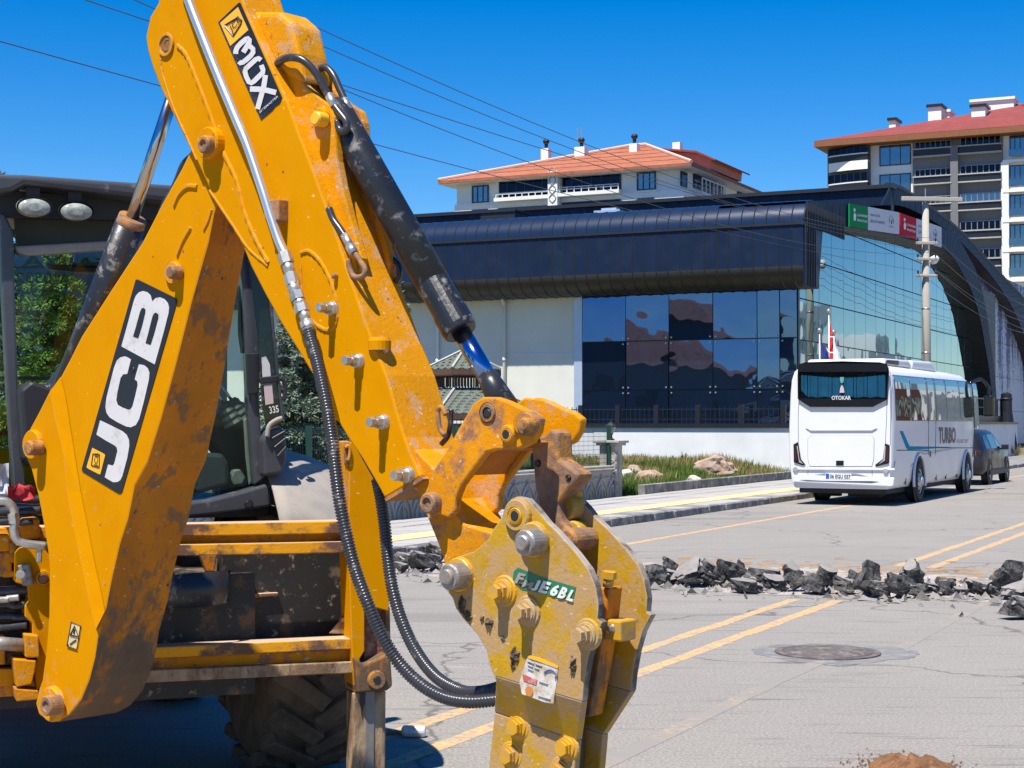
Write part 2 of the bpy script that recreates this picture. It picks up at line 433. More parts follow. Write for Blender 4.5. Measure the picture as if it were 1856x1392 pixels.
M['slab_dark'] = mat('dark_paving_slab', (.17, .165, .16), .85, var=.1, dirt=(.36, .34, .32), dscale=3, damt=.4, dsharp=.2, objvar=.15)
M['tactile'] = mat('yellow_tactile_tile', (.66, .53, .26), .8, var=.08, dirt=(.5, .43, .3), dscale=4, damt=.4, objvar=.1)

mb = MB()
n = 24
gx = [-900, -300, -120, -60, -30, -10, 5, 12, 20, 30, 40, 50, 60, 75, 90, 120, 200, 400, 1200]
gy = [-900, -300, -100, -40, -9.5, 10.8, 14.2, 15, 17, 20, 25, 32, 45, 70, 120, 300, 900]
def gz(a, b):
    if b < 14.3: return -.02
    f = min(1, max(0, (a - 33) / 15)) * min(1, (b - 14.3) / 2.5)
    return .10 + .38 * f
vs = [S(a, b, gz(a, b)) for a in gx for b in gy]
mb.add(vs, [[i * len(gy) + j, (i + 1) * len(gy) + j, (i + 1) * len(gy) + j + 1, i * len(gy) + j + 1] for i in range(len(gx) - 1) for j in range(len(gy) - 1)])
structure(mb.build('ground', M['soil']))
mb = MB(); mb.face([S(-120, -9), S(400, -9), S(400, 10.9), S(-120, 10.9)])
structure(mb.build('road', M['road']))
def sheet(name, pts, m, z, mi=None):
    mb = MB(); mb.prism([Vector((p.x, p.y, z)) for p in pts], UP * -(z - .0006)); return mb.build(name, m)
def ragged_strip(a0, a1, b0, b1, z, amp=.012, seg=.35):
    n = max(2, int((a1 - a0) / seg))
    l = []; r = []
    for i in range(n + 1):
        a = a0 + (a1 - a0) * i / n
        l.append(S(a, b0 + random.uniform(-amp, amp), z)); r.append(S(a, b1 + random.uniform(-amp, amp), z))
    mb = MB(); m = len(l)
    dn = UP * -(z - .0006)
    mb.add(l + r + [p + dn for p in l] + [p + dn for p in r], [[i, i + 1, m + i + 1, m + i] for i in range(m - 1)] + [[i, i + 1, 2 * m + i + 1, 2 * m + i] for i in range(m - 1)] + [[m + i, m + i + 1, 3 * m + i + 1, 3 * m + i] for i in range(m - 1)] + [[0, m, 3 * m, 2 * m], [m - 1, 2 * m - 1, 4 * m - 1, 3 * m - 1]])
    return mb
for (a0, a1, b0, b1, mm) in ((-60, 16.2, 4.25, 4.37, 'line'), (-60, 16.1, 4.66, 4.78, 'line'), (20.2, 200, 4.2, 4.32, 'line'), (20.4, 200, 4.62, 4.74, 'line'),
                             (4, 12.0, 3.27, 3.39, 'line_faded'), (12.9, 16.6, 2.9, 3.02, 'line_faded'), (19.5, 120, 9.0, 9.13, 'line')):
    tag(structure(ragged_strip(a0, a1, b0, b1, .0016).build('road_marking', M[mm])))
# cut across the road, filled with pale dust
pts = []
for i in range(41):
    b = 10.7 - 12.5 * i / 40
    pts.append(S(16.75 + .25 * math.sin(b * 2.1) + random.uniform(-.2, .2) - .05 * max(0, 6 - b), b, .008))
for i in range(41):
    b = 10.7 - 12.5 * (40 - i) / 40
    pts.append(S(19.4 + random.uniform(-.35, .35) + .2 * math.sin(b * 1.3), b, .008))
structure(sheet('road_cut', pts, M['dust'], .004))
# tar ring and manhole
mc = ground(1500, 1184)
pts = []
for i in range(48):
    t = 2 * math.pi * i / 48
    rr = .56 + .03 * math.sin(3 * t) + random.uniform(-.02, .02)
    ex = .13 if math.cos(t) > .75 else 0
    pts.append(mc + Vector((math.cos(t) * (rr + ex), math.sin(t) * rr, 0)))
structure(sheet('tar_patch', pts, M['patch'], .0028))
mh = thing('manhole_cover', 'round rusty iron manhole cover set in a tar ring in the road', 'manhole cover', (mc.x, mc.y, .006))
b_ = MB(); b_.lathe(mc + UP * .004, UP, [(0, .40), (.010, .40), (.012, .345), (.004, .34)], 48); b_.build('frame', M['iron'], mh)
b_ = MB(); b_.lathe(mc + UP * .004, UP, [(0, .335), (.012, .333)] + [(.012 + (.007 if k % 2 else 0), .31 - k * .028) for k in range(10)] + [(.012, .01)], 48)
b_.build('lid', M['iron'], mh)

# pavement with kerb stones and slabs
pave = structure(thing('sidewalk', None, None, tuple(S(12, 12.5, 0))))
del_keys = [k for k in ('label', 'category') if k in pave]
b_ = MB(); b_.sbox(-20, 150, 10.97, 14.05, -.05, .10); b_.build('bed', M['slab_dark'], pave)
def kerbstone():
    return None
for i, a in enumerate([12 + k * 1.0 for k in range(62)]):
    if a in (17.0,): continue
    b_ = MB(); dz = random.uniform(-.012, .012); db = random.uniform(-.012, .012)
    b_.sbox(a + .012, a + .988, 10.80 + db, 10.965, -.05, .135 + dz)
    b_.build('kerb_stone', M['kerb'], pave, bevel=.018, seg=1)
lt = M['slab_light']; dk = M['slab_dark']
for i in range(58):
    a = 14 + i * .8
    for (b0, b1, k) in ((10.99, 11.52, 0), (12.12, 13.05, 1), (13.07, 14.0, 2)):
        b_ = MB(); z = .122 + random.uniform(-.003, .003)
        b_.sbox(a + .01, a + .79, b0, b1, .08, z)
        b_.build('paving_slab', lt if (i + (k > 0) * (i // 1)) % 2 == 0 or random.random() < .25 else dk, pave)
for i in range(92):
    a = 14 + i * .5
    b_ = MB(); b_.sbox(a + .006, a + .494, 11.54, 12.10, .08, .126)
    b_.build('tactile_tile', M['tactile'], pave)

# grey edging kerb of the lawn
edge = thing('lawn_edging', 'dark grey concrete edging between pavement and rough grass', 'kerb', tuple(S(36, 14.15, 0)))
for i in range(15):
    a = 35.75 + i * 1.0
    b_ = MB(); b_.sbox(a + .006, a + .994, 14.02, 14.2, 0, .34); b_.build('edging_stone', M['kerb'], edge, bevel=.012, seg=1)

# ---------------------------------------------------------------- sports hall
M['clad'] = mat('anthracite_cladding', (.0085, .020, .050), .40, .1, var=.05, vscale=.4, spec=.2, dirt=(.0095, .021, .05), dscale=1.5, damt=.35, dsharp=.2, objvar=.14)
M['clad_top'] = mat('anthracite_cladding_sheen', (.010, .024, .058), .28, .2, var=.05, spec=.8, objvar=.14)  # same paint as clad, lightened and glossier to carry the sky's sheen
M['clad_arch'] = mat('navy_arch_cladding', (.0085, .020, .050), .55, 0, var=.05, spec=.14, objvar=.14)
M['clad_dark'] = mat('anthracite_seam', (.018, .020, .028), .5, .2, var=.1)
M['soffit'] = mat('dark_soffit_cladding', (.040, .038, .036), .45, .2, var=.08, objvar=.2)
M['hall_wall'] = mat('cream_render', (.66, .66, .58), .8, var=.03, vscale=.5, dirt=(.55, .55, .49), dscale=.8, damt=.4, dsharp=.3)
M['white_wall'] = mat('white_render', (.74, .755, .74), .8, var=.03, vscale=.7, dirt=(.60, .62, .61), dscale=1.0, damt=.42, dsharp=.25)
M['bluegrey'] = mat('blue_grey_composite', (.42, .50, .62), .3, .3, var=.04)
M['frame_dark'] = mat('dark_window_frame', (.02, .022, .028), .4, .3, var=.1)
def pane_mat(name, col, wave, rough=.015, metal=.93, scale=.5):
    m = bpy.data.materials.new(name); m.use_nodes = True
    nt = m.node_tree; N = nt.nodes; L = nt.links; bs = N['Principled BSDF']
    bs.inputs['Base Color'].default_value = (*col, 1); bs.inputs['Metallic'].default_value = metal
    bs.inputs['Roughness'].default_value = rough
    geo = N.new('ShaderNodeNewGeometry'); oi = N.new('ShaderNodeObjectInfo')
    ad = N.new('ShaderNodeVectorMath'); ad.operation = 'ADD'
    sc = N.new('ShaderNodeVectorMath'); sc.operation = 'SCALE'; sc.inputs['Scale'].default_value = 13.0
    cb = N.new('ShaderNodeCombineXYZ'); L.new(oi.outputs['Random'], cb.inputs[0]); L.new(oi.outputs['Random'], cb.inputs[2])
    L.new(cb.outputs[0], sc.inputs[0]); L.new(geo.outputs['Position'], ad.inputs[0]); L.new(sc.outputs[0], ad.inputs[1])
    n = N.new('ShaderNodeTexNoise'); n.inputs['Scale'].default_value = scale; n.inputs['Detail'].default_value = 1.5
    L.new(ad.outputs[0], n.inputs['Vector'])
    bp = N.new('ShaderNodeBump'); bp.inputs['Strength'].default_value = 1.0; bp.inputs['Distance'].default_value = wave
    L.new(n.outputs['Fac'], bp.inputs['Height']); L.new(bp.outputs[0], bs.inputs['Normal'])
    return m
M['pane_front'] = pane_mat('dark_reflecting_glass', (.065, .125, .25), .010, rough=.012, scale=.7)
M['pane_side'] = pane_mat('teal_reflecting_glass', (.17, .30, .33), .012)

hall = thing('sports_hall', 'modern sports hall with anthracite ribbed canopy, arch and mirror glass walls behind the coach', 'building', tuple(S(60, 25, 0)))
AF, AW, BC, BG = 53.7, 55.1, 15.35, 16.0          # canopy front, wall plane, canopy corner, side glass plane
# canopy profile (a, z), from roof edge over the front and round underneath
prof = [(56.2, 9.32)] + [(AF + .95 - .95 * math.sin(t), 8.50 + .82 * math.cos(t) * 1.0) for t in [R(k) for k in (5, 25, 45, 65, 80, 90)]] + [(AF, 8.42), (AF, 7.02)]
prof += [(AF + .95 - .95 * math.cos(t), 6.98 - .62 * math.sin(t)) for t in [R(k) for k in (0, 22, 45, 68, 90)]] + [(AW + .3, 6.36)]
def canopy_panel(b0, b1, m):
    b_ = MB()
    n = len(prof)
    for bb in (b0, b1): b_.v += [S(a, bb, z) for a, z in prof]
    for i in range(n - 1): b_.f.append([i, i + 1, n + i + 1, n + i]); b_.m.append(1 if i >= 8 else (2 if i < 6 else 0)); b_.sm.append(i not in (0, 6, 7))
    return b_
mb = MB(); mb.add([S(a + .03, b, z - (.03 if z > 8 else -.03)) for b in (BC + .05, 53) for a, z in prof], [[i, i + 1, len(prof) + i + 1, len(prof) + i] for i in range(len(prof) - 1)])
mb.build('canopy_backing', M['clad_dark'], hall)
b = BC; i = 0
while b < 52.5:
    w = .44
    canopy_panel(b + .012, b + w - .012, None).build('cladding_panel', [M['clad'], M['soffit'], M['clad_top']], hall)
    # standing seam
    b_ = MB(); n = len(prof)
    b_.tube([S(a - (.0 if k else 0), b + w, z) for k, (a, z) in enumerate(prof)], .022, 4, cap=False)
    b_.build('standing_seam', M['clad_dark'], hall)
    b += w; i += 1
b_ = MB(); b_.prism([S(a, BC, z) for a, z in prof[:8]] + [S(AF, BC, 6.36), S(AW + .3, BC, 6.36)], DB * .05); b_.build('canopy_end', M['clad'], hall)
b_ = MB()
for k in range(7): b_.sbox(AF + .03 + k * .2, AF + .09 + k * .2, BC - .04, BC, 6.38, 8.45)
stuff(b_.build('end_rib', M['clad_dark'], hall))
b_ = MB(); b_.sbox(AF - .05, AF + .02, BC, 53, 8.40, 8.48); b_.build('gutter_line', M['clad_dark'], hall)
# body and roof block behind
b_ = MB(); b_.sbox(AW + .25, 95, BG + .25, 53, .2, 9.0); b_.build('body', M['clad_dark'], hall)
b_ = MB(); b_.sbox(60.5, 95, 17.5, 53, 8.9, 10.0); b_.build('upper_roof', M['clad'], hall)
for px, w in ((700, 1.2), (912, 1.5)):
    p = SA(px, 384, 58.5); _, bb, z = ab(p)
    b_ = MB(); b_.sbox(58, 59.4, bb - w / 2, bb + w / 2, 9.1, 10.05 if px > 800 else 10.2); b_.sbox(57.95, 59.45, bb - w / 2 - .05, bb + w / 2 + .05, 10.05 if px > 800 else 10.2, 10.12 if px > 800 else 10.28); b_.build('roof_hatch', M['clad_dark'], hall)
p = SA(1107, 378, 57.0); _, bb, z = ab(p)
b_ = MB(); b_.sbox(56.7, 57.3, bb - .38, bb + .38, 9.2, 9.55); b_.sbox(56.6, 57.4, bb - .52, bb + .52, 9.55, 9.68); b_.sbox(56.8, 57.2, bb - .3, bb + .3, 9.68, 9.78)
b_.build('roof_vent', M['bluegrey'], hall)
# cream side wall
bw0 = ab(SA(1041, 600, AW))[1]; bp0 = ab(SA(1056, 600, AW))[1]
b_ = MB(); b_.sbox(AW, AW + .24, bw0, 53, .2, 6.5); b_.build('rendered_wall', M['hall_wall'], hall)
b_ = MB(); b_.sbox(AW - .06, AW + .2, bp0, bw0 - .01, .2, 6.45); b_.build('corner_pilaster', M['bluegrey'], hall)
zj = ab(SA(950, 640, AW))[2]
b_ = MB(); b_.sbox(AW - .006, AW + .01, bw0 + .01, 50, zj - .02, zj + .02); b_.build('wall_joint', M['bluegrey'], hall)
for px in (916, 795):
    bb = ab(SA(px, 640, AW))[1]
    b_ = MB(); b_.tube([S(AW - .02, bb, 6.3), S(AW - .09, bb, 6.15), S(AW - .09, bb, .5)], .06, 10); b_.tube([S(AW - .09, bb, 4.05), S(AW - .09, bb, 4.2)], .075, 10)
    b_.tube([S(AW - .3, bb, 6.42), S(AW - .09, bb, 6.15)], .07, 8); b_.build('downpipe', M['hall_wall'] if px > 900 else M['white_wall'], hall)
# front glazing
cols = [ab(SA(px, 650, AW))[1] for px in (1056, 1135, 1213, 1293, 1373, 1414, 1446)]
rows = [.55, ab(SA(1212, 707, AW))[2], ab(SA(1212, 617, AW))[2], 6.36]
b_ = MB(); b_.sbox(AW + .02, AW + .2, cols[-1] - .02, cols[0], .4, 6.4); b_.build('glazing_backing', M['frame_dark'], hall)
rnd = random.Random(3)
for i in range(6):
    for j in range(3):
        b0, b1, z0, z1 = cols[i + 1] + .018, cols[i] - .018, rows[j] + .018, rows[j + 1] - .018
        t1, t2 = rnd.uniform(-.035, .035), rnd.uniform(-.016, .016)
        c = S(AW - .03, (b0 + b1) / 2, (z0 + z1) / 2)
        b_ = MB(); b_.box(c, .02, b1 - b0, z1 - z0, (DA + DB * t1 + UP * t2).normalized(), (DB - DA * t1).normalized(), (UP - DA * t2).normalized())
        b_.build('glass_pane', M['pane_front'], hall)
for bb in cols[1:-1]:
    for z in rows[1:3]:
        b_ = MB()
        for db in (-.1, .1):
            for dz in (-.1, .1): b_.cyl(S(AW - .04, bb + db, z + dz), -DA, .03, .03, 8)
        stuff(b_.build('glass_clamp', M['zinc'], hall))
# side arch over the street glazing
def apoly(pxs, bpl): return [ab(SB(x, y, bpl)) for x, y in pxs]
top_px = [(1463, 364), (1535, 369), (1582, 378), (1640, 391), (1703, 411), (1736, 433), (1756, 465), (1774, 504), (1787, 560), (1795, 615), (1801, 659), (1806, 716), (1808, 775)]
in_px = [(1463, 411), (1535, 412), (1582, 420), (1640, 432), (1703, 448), (1728, 468), (1746, 498), (1762, 530), (1777, 580), (1786, 630), (1793, 672), (1798, 722), (1800, 775)]
top = [Vector(ab(SB(x, y, BC))) for x, y in top_px]; inn = [Vector(ab(SB(x, y, BC))) for x, y in in_px]
tops = spline(top, 5); inns = spline(inn, 5)
def S3(v, b=None): return S(v.x, v.y if b is None else b, v.z)
npt = len(tops)
for i in range(npt - 1):
    b_ = MB()
    g = .03 if i else 0
    p = [tops[i], tops[i + 1].lerp(tops[i], .06), inns[i + 1].lerp(inns[i], .06), inns[i]]
    b_.prism([S3(q) for q in p], DB * .05)
    b_.build('arch_face_panel', M['clad_arch'], hall)
    b_ = MB(); q0, q1 = inns[i], inns[i + 1].lerp(inns[i], .07)
    b_.prism([S3(q0, BC + .03), S3(q1, BC + .03), S3(q1, BG + .3), S3(q0, BG + .3)], UP * .02)
    b_.build('soffit_panel', M['soffit'], hall)
b_ = MB(); b_.add([S3(q, BC + .04) + UP * .05 for q in inns] + [S3(q, BG + .5) + UP * .05 for q in inns], [[i, i + 1, npt + i + 1, npt + i] for i in range(npt - 1)]); 
b_.add([S3(q, BC + .06) for q in tops] + [S3(q, BG + 2.5) for q in tops], [[i, i + 1, npt + i + 1, npt + i] for i in range(npt - 1)])
b_.add([S3(q, BC + .055) for q in tops] + [S3(q, BC + .055) for q in inns], [[i, i + 1, npt + i + 1, npt + i] for i in range(npt - 1)])
b_.build('arch_backing', M['clad_dark'], hall)
b_ = MB()
for i in range(26):      # ribs on the straight start of the face
    a = AF + .2 + i * .19
    if a > ab(SB(1533, 390, BC))[0]: break
    b_.sbox(a, a + .06, BC - .05, BC, inn[0].z + .03, top[0].z - .06)
stuff(b_.build('face_rib', M['clad_dark'], hall))
# side glazing
zr = [.5, 1.75, 3.2, 4.63, 6.06, 7.5, 8.95, 10.4]
def z_in(a):
    for i in range(npt - 1):
        if inns[i].x <= a <= inns[i + 1].x and inns[i + 1].x > inns[i].x:
            f = (a - inns[i].x) / (inns[i + 1].x - inns[i].x); return inns[i].z * (1 - f) + inns[i + 1].z * f
    return 8.3 if a < 56 else .5
a = AW + .02; k = 0
b_ = MB(); b_.sbox(AW + .1, 89, BG + .05, BG + .2, .4, 5.0); b_.build('glazing_backing', M['frame_dark'], hall)
while a < 90:
    w = 1.0 if k == 0 else 1.68
    zt = min(z_in(a + .05), z_in(a + w - .05)) + .6
    zt2 = max(z_in(a + .05), z_in(a + w - .05)) + .6
    for j in range(7):
        z0, z1 = zr[j] + .02, zr[j + 1] - .02
        if z0 > zt2 - .1: continue
        z1l = min(z1, max(z0 + .05, z_in(a + .02) + .6)); z1r = min(z1, max(z0 + .05, z_in(a + w - .02) + .6))
        t1, t2 = rnd.uniform(-.002, .002), rnd.uniform(-.002, .002)
        b_ = MB(); b_.prism([S(a + .018, BG - t1, z0), S(a + w - .018, BG + t1, z0), S(a + w - .018, BG + t1 + t2, z1r), S(a + .018, BG - t1 + t2, z1l)], DB * .03)
        b_.build('glass_pane', M['pane_side'], hall)
    b_ = MB(); b_.sbox(a + w - .015, a + w + .015, BG - .002, BG + .06, .5, max(.6, zt)); b_.build('mullion', M['frame_dark'], hall)
    a += w; k += 1
# upper roof arch behind, stepping down to the right
o_px = [(1100, 362), (1615, 337), (1640, 347), (1690, 381), (1740, 420), (1790, 473), (1830, 516), (1862, 552), (1900, 610), (1930, 690), (1940, 775)]
i_px = [(1100, 380), (1598, 372), (1640, 375), (1690, 400), (1730, 428), (1770, 468), (1806, 512), (1836, 560), (1862, 625), (1880, 700), (1886, 775)]
B2 = 16.3
oo = spline([Vector(ab(SB(x, y, B2))) for x, y in o_px[1:]], 5); ii = spline([Vector(ab(SB(x, y, B2))) for x, y in i_px[1:]], 5)
for i in range(len(oo) - 1):
    b_ = MB(); b_.prism([S3(q) for q in (oo[i], oo[i + 1].lerp(oo[i], .05), ii[i + 1].lerp(ii[i], .05), ii[i])], DB * .06); b_.build('roof_arch_panel', M['clad_arch'], hall)
m2 = len(oo)
b_ = MB(); b_.add([S3(q, B2 + .05) for q in oo] + [S3(q, 40) for q in oo], [[i, i + 1, m2 + i + 1, m2 + i] for i in range(m2 - 1)])
b_.add([S3(q, B2 + .05) for q in ii] + [S3(q, 17.2) for q in ii], [[i, i + 1, m2 + i + 1, m2 + i] for i in range(m2 - 1)]); b_.build('roof_vault', M['clad_dark'], hall)
b_ = MB()
for i in range(0, m2 - 1):
    for f in (0, .33, .66):
        q = oo[i].lerp(oo[i + 1], f); b_.box(S3(q, B2 + .1) + UP * .06, .12, .3, .16, DA, DB, UP)
stuff(b_.build('roof_seam', M['clad_dark'], hall))
a0 = oo[0].x
for i in range(48):
    b_ = MB(); b0 = B2 + i * .6; b_.sbox(a0 - .04, a0 + .02, b0 + .012, b0 + .588, 9.3, oo[0].z - .1 - .0 * i); b_.build('upper_front_panel', M['clad'], hall)
b_ = MB(); b_.sbox(a0 - .02, a0 + .5, B2, 45, 9.0, oo[0].z - .12); b_.build('upper_front', M['clad_dark'], hall)
b_ = MB(); b_.sbox(a0 - .2, a0 + .6, B2 - .1, 45, oo[0].z - .1, oo[0].z + .06); b_.build('upper_coping', M['clad_dark'], hall)
# perforated blue and white panel wall between the arch legs
def perforated():
    m = bpy.data.materials.new('perforated_blue_screen'); m.use_nodes = True
    nt = m.node_tree; N = nt.nodes; L = nt.links; bs = N['Principled BSDF']; bs.inputs['Roughness'].default_value = .5
    geo = N.new('ShaderNodeNewGeometry')
    v = N.new('ShaderNodeTexNoise'); v.inputs['Scale'].default_value = 4.5; v.inputs['Detail'].default_value = 5; v.inputs['Roughness'].default_value = .8
    L.new(geo.outputs['Position'], v.inputs['Vector'])
    mp = N.new('ShaderNodeMapping'); mp.inputs['Scale'].default_value = (1.2, 1.2, .12); L.new(geo.outputs['Position'], mp.inputs[0])
    w = N.new('ShaderNodeTexNoise'); w.inputs['Scale'].default_value = .9; w.inputs['Detail'].default_value = 3; L.new(mp.outputs[0], w.inputs['Vector'])
    ad = N.new('ShaderNodeMath'); ad.operation = 'ADD'; L.new(v.outputs['Fac'], ad.inputs[0]); L.new(w.outputs['Fac'], ad.inputs[1])
    sx = N.new('ShaderNodeSeparateXYZ'); L.new(geo.outputs['Position'], sx.inputs[0])
    mr = N.new('ShaderNodeMapRange'); mr.inputs[1].default_value = 1; mr.inputs[2].default_value = 9; mr.inputs[3].default_value = .14; mr.inputs[4].default_value = -.12; L.new(sx.outputs[2], mr.inputs[0])
    a2 = N.new('ShaderNodeMath'); a2.operation = 'ADD'; L.new(ad.outputs[0], a2.inputs[0]); L.new(mr.outputs[0], a2.inputs[1])
    cr = N.new('ShaderNodeValToRGB'); e = cr.color_ramp.elements; e[0].position = .98; e[0].color = (.010, .026, .12, 1); e[1].position = 1.08; e[1].color = (.46, .52, .62, 1)
    L.new(a2.outputs[0], cr.inputs[0]); L.new(cr.outputs[0], bs.inputs['Base Color'])
    return m
M['perf'] = perforated()
for i in range(14):
    a = 86.5 + i * 2.0
    for j in range(5):
        b_ = MB(); b_.sbox(a + .01, a + 1.99, 16.9, 16.95, .5 + j * 2 + .01, .5 + (j + 1) * 2 - .01); b_.build('screen_panel', M['perf'], hall)
# sign boards on the arch face
def sign_quad(x0, x1, yt0, yt1, yb0, yb1, m, name, parent, lift=.09, th=.05):
    p = [SB(x0, yb0, BC), SB(x1, yb1, BC), SB(x1, yt1, BC), SB(x0, yt0, BC)]
    b_ = MB(); b_.prism([q - DB * (lift) for q in p], DB * th); return b_.build(name, m, parent), p
M['sign_green'] = mat('green_sign', (.005, .22, .07), .7, var=.05, spec=.08); M['sign_red'] = mat('red_sign', (.50, .012, .03), .7, var=.06, spec=.08)
M['sign_white'] = mat('pale_sign', (.60, .62, .68), .7, var=.04, spec=.1); M['sign_grey'] = mat('grey_sign_print', (.16, .18, .24), .5)
M['sign_pale'] = mat('white_sign_print', (.75, .8, .78), .5)
def signboard(label, x0, xm, x1, colm, words, yf):
    sg = thing('sign_board', label, 'sign', tuple(SB(x0, yf(x0)[1], BC)), group='sign boards along the arch of the hall')
    t = lambda x: yf(x)[0]
    bt = lambda x: yf(x)[1]
    sign_quad(x0, xm, t(x0), t(xm), bt(x0), bt(xm), colm, 'coloured_panel', sg)
    sign_quad(xm, x1, t(xm), t(x1), bt(xm), bt(x1), M['sign_white'], 'white_panel', sg)
    def put(s, fx0, fx1, fy0, fy1, m, bold=.02):
        xa, xb = x0 + (x1 - x0) * fx0, x0 + (x1 - x0) * fx1
        def at(x, f): return SB(x, bt(x) + (t(x) - bt(x)) * f, BC) - DB * .094
        o = at(xa, fy0); xd = (at(xb, fy0) - o); yd = at(xa, fy1) - o
        lettering('lettering', s, o, xd.normalized(), UP, xd.length, yd.length, m, sg, bold)
    fm = (xm - x0) / (x1 - x0)
    put(words[0], fm * .42, fm * .95, .50, .62, M['sign_pale']); put(words[1], fm * .42, fm * .95, .30, .42, M['sign_pale'])
    put(words[2], fm + .04, fm + .24, .62, .74, M['sign_grey'], .03); put(words[3], fm + .04, fm + .34, .32, .50, M['sign_grey'], .03)
    # small figure emblem on the coloured part, pointed emblem on the white part
    def pt(fx, fy):
        x = x0 + (x1 - x0) * fx; return SB(x, bt(x) + (t(x) - bt(x)) * fy, BC) - DB * .096
    b_ = MB(); b_.face([pt(fm * .22, .30), pt(fm * .32, .30), pt(fm * .36, .55), pt(fm * .26, .66), pt(fm * .2, .5)]); b_.face([pt(fm * .2, .68), pt(fm * .3, .7), pt(fm * .32, .8), pt(fm * .22, .84)]); b_.build('emblem', M['sign_pale'], sg)
    b_ = MB(); b_.tube([pt(.80, .45), pt(.80, .62), pt(.84, .80), pt(.88, .62), pt(.88, .45)], .02, 4, cap=False); b_.tube([pt(.84, .40), pt(.84, .60)], .05, 4); b_.tube([pt(.80, .28), pt(.88, .27)], .02, 4); b_.build('emblem', M['sign_grey'], sg)
def ylin(x):
    t = [(1535, 369), (1570, 375), (1625, 385), (1703, 412)]; q = [(1535, 411), (1570, 417), (1625, 424.5), (1703, 448.5)]
    def it(L_):
        for (xa, ya), (xb, yb) in zip(L_, L_[1:]):
            if xa <= x <= xb: return ya + (yb - ya) * (x - xa) / (xb - xa)
        return L_[-1][1]
    return it(t), it(q)
signboard('green and white sign board on the arch, left of the utility pole', 1535.5, 1569, 1625.5, M['sign_green'], ('ÇANKIRI', 'BELEDİYESİ', 'TARIM - KÜLTÜR', 'GENÇLİK MERKEZİ'), ylin)
signboard('red and white sign board on the arch, partly behind the utility pole', 1628, 1657, 1703, M['sign_red'], ('ÇANKIRI', 'BELEDİYESİ', 'SPOR', 'SALONU'), ylin)

# ---------------------------------------------------------------- boundary wall with railing
bwall = thing('boundary_wall', 'low white rendered wall with dark coping in front of the sports hall', 'wall', tuple(S(50, 22, .3)))
b_ = MB(); b_.sbox(50, 50.25, 14.3, 21.4, .2, 1.62); b_.build('wall_panel', M['white_wall'], bwall)
b_ = MB(); b_.sbox(50.01, 50.25, 21.42, 52, .2, 1.62); b_.build('wall_panel', M['white_wall'], bwall)
b_ = MB(); b_.sbox(50.25, 60, 14.3, 14.5, .2, 1.62); b_.build('wall_panel', M['white_wall'], bwall)
b_ = MB(); b_.sbox(49.93, 50.32, 14.2, 52, 1.62, 1.76); b_.build('coping', M['frame_dark'], bwall)
rail = thing('boundary_railing', 'dark steel railing with square posts standing on the low white wall', 'fence', tuple(S(50.1, 22, 1.76)))
b_ = MB()
pb = [ab(SA(px, 740, 50.1))[1] for px in (1053, 1120, 1190, 1265, 1343, 1420)]
step = pb[0] - pb[1]
posts = pb + [pb[0] + step * (k + 1) for k in range(6)]
for bb in posts:
    q = MB(); q.sbox(50.04, 50.16, bb - .08, bb + .08, 1.76, 2.36); q.build('post', M['frame_dark'], rail)
bb = min(posts)
while bb < max(posts):
    b_.tube([S(50.1, bb, 1.76), S(50.1, bb, 2.30)], .010, 4); bb += .16
stuff(b_.build('bar', M['frame_dark'], rail))
for z in (1.88, 2.2):
    q = MB(); q.sbox(50.09, 50.11, min(posts), max(posts), z, z + .03); q.build('rail', M['frame_dark'], rail)
swall = thing('street_wall', 'white wall beside the pavement beyond the parked dark car', 'wall', tuple(S(76, 14.3, 0)))
b_ = MB(); b_.sbox(64, 90, 14.3, 14.55, 0, 1.72); b_.build('wall_panel', M['white_wall'], swall)
b_ = MB(); b_.sbox(64, 90.05, 14.24, 14.6, 1.72, 1.84); b_.build('coping', M['frame_dark'], swall)
# ================================================================ apartment blocks behind
M['cream'] = mat('white_facade', (.72, .73, .71), .8, var=.03)
M['facade_low'] = mat('bright_white_facade', (.78, .78, .76), .8, var=.03)
M['roof_orange'] = mat('orange_roof_tile', (.34, .112, .055), .85, var=.15, vscale=.8, dirt=(.25, .09, .05), dscale=2.0, damt=.42)
M['roof_red'] = mat('red_roof_shingle', (.22, .040, .034), .8, var=.14, vscale=.6, dirt=(.17, .036, .032), dscale=1.6, damt=.42)
M['win_dark'] = pane_mat('dark_balcony_glass', (.014, .018, .028), .01, scale=1.2); M['mull_grey'] = mat('grey_mullion', (.20, .20, .21), .5)
M['win_sky'] = pane_mat('window_glass', (.19, .22, .25), .008, scale=1.2)
M['grey_wall'] = mat('dark_grey_facade', (.16, .165, .17), .8, var=.05)
M['rail_white'] = mat('white_balcony_rail', (.62, .62, .62), .5)
M['soff_brown'] = mat('brown_eave', (.22, .085, .03), .7, var=.1)
def RA(x0, y0, x1, y1, a):
    p, q = SA(x0, y1, a), SA(x1, y0, a)
    _, b0, z0 = ab(p); _, b1, z1 = ab(q)
    return b0, b1, z0, z1
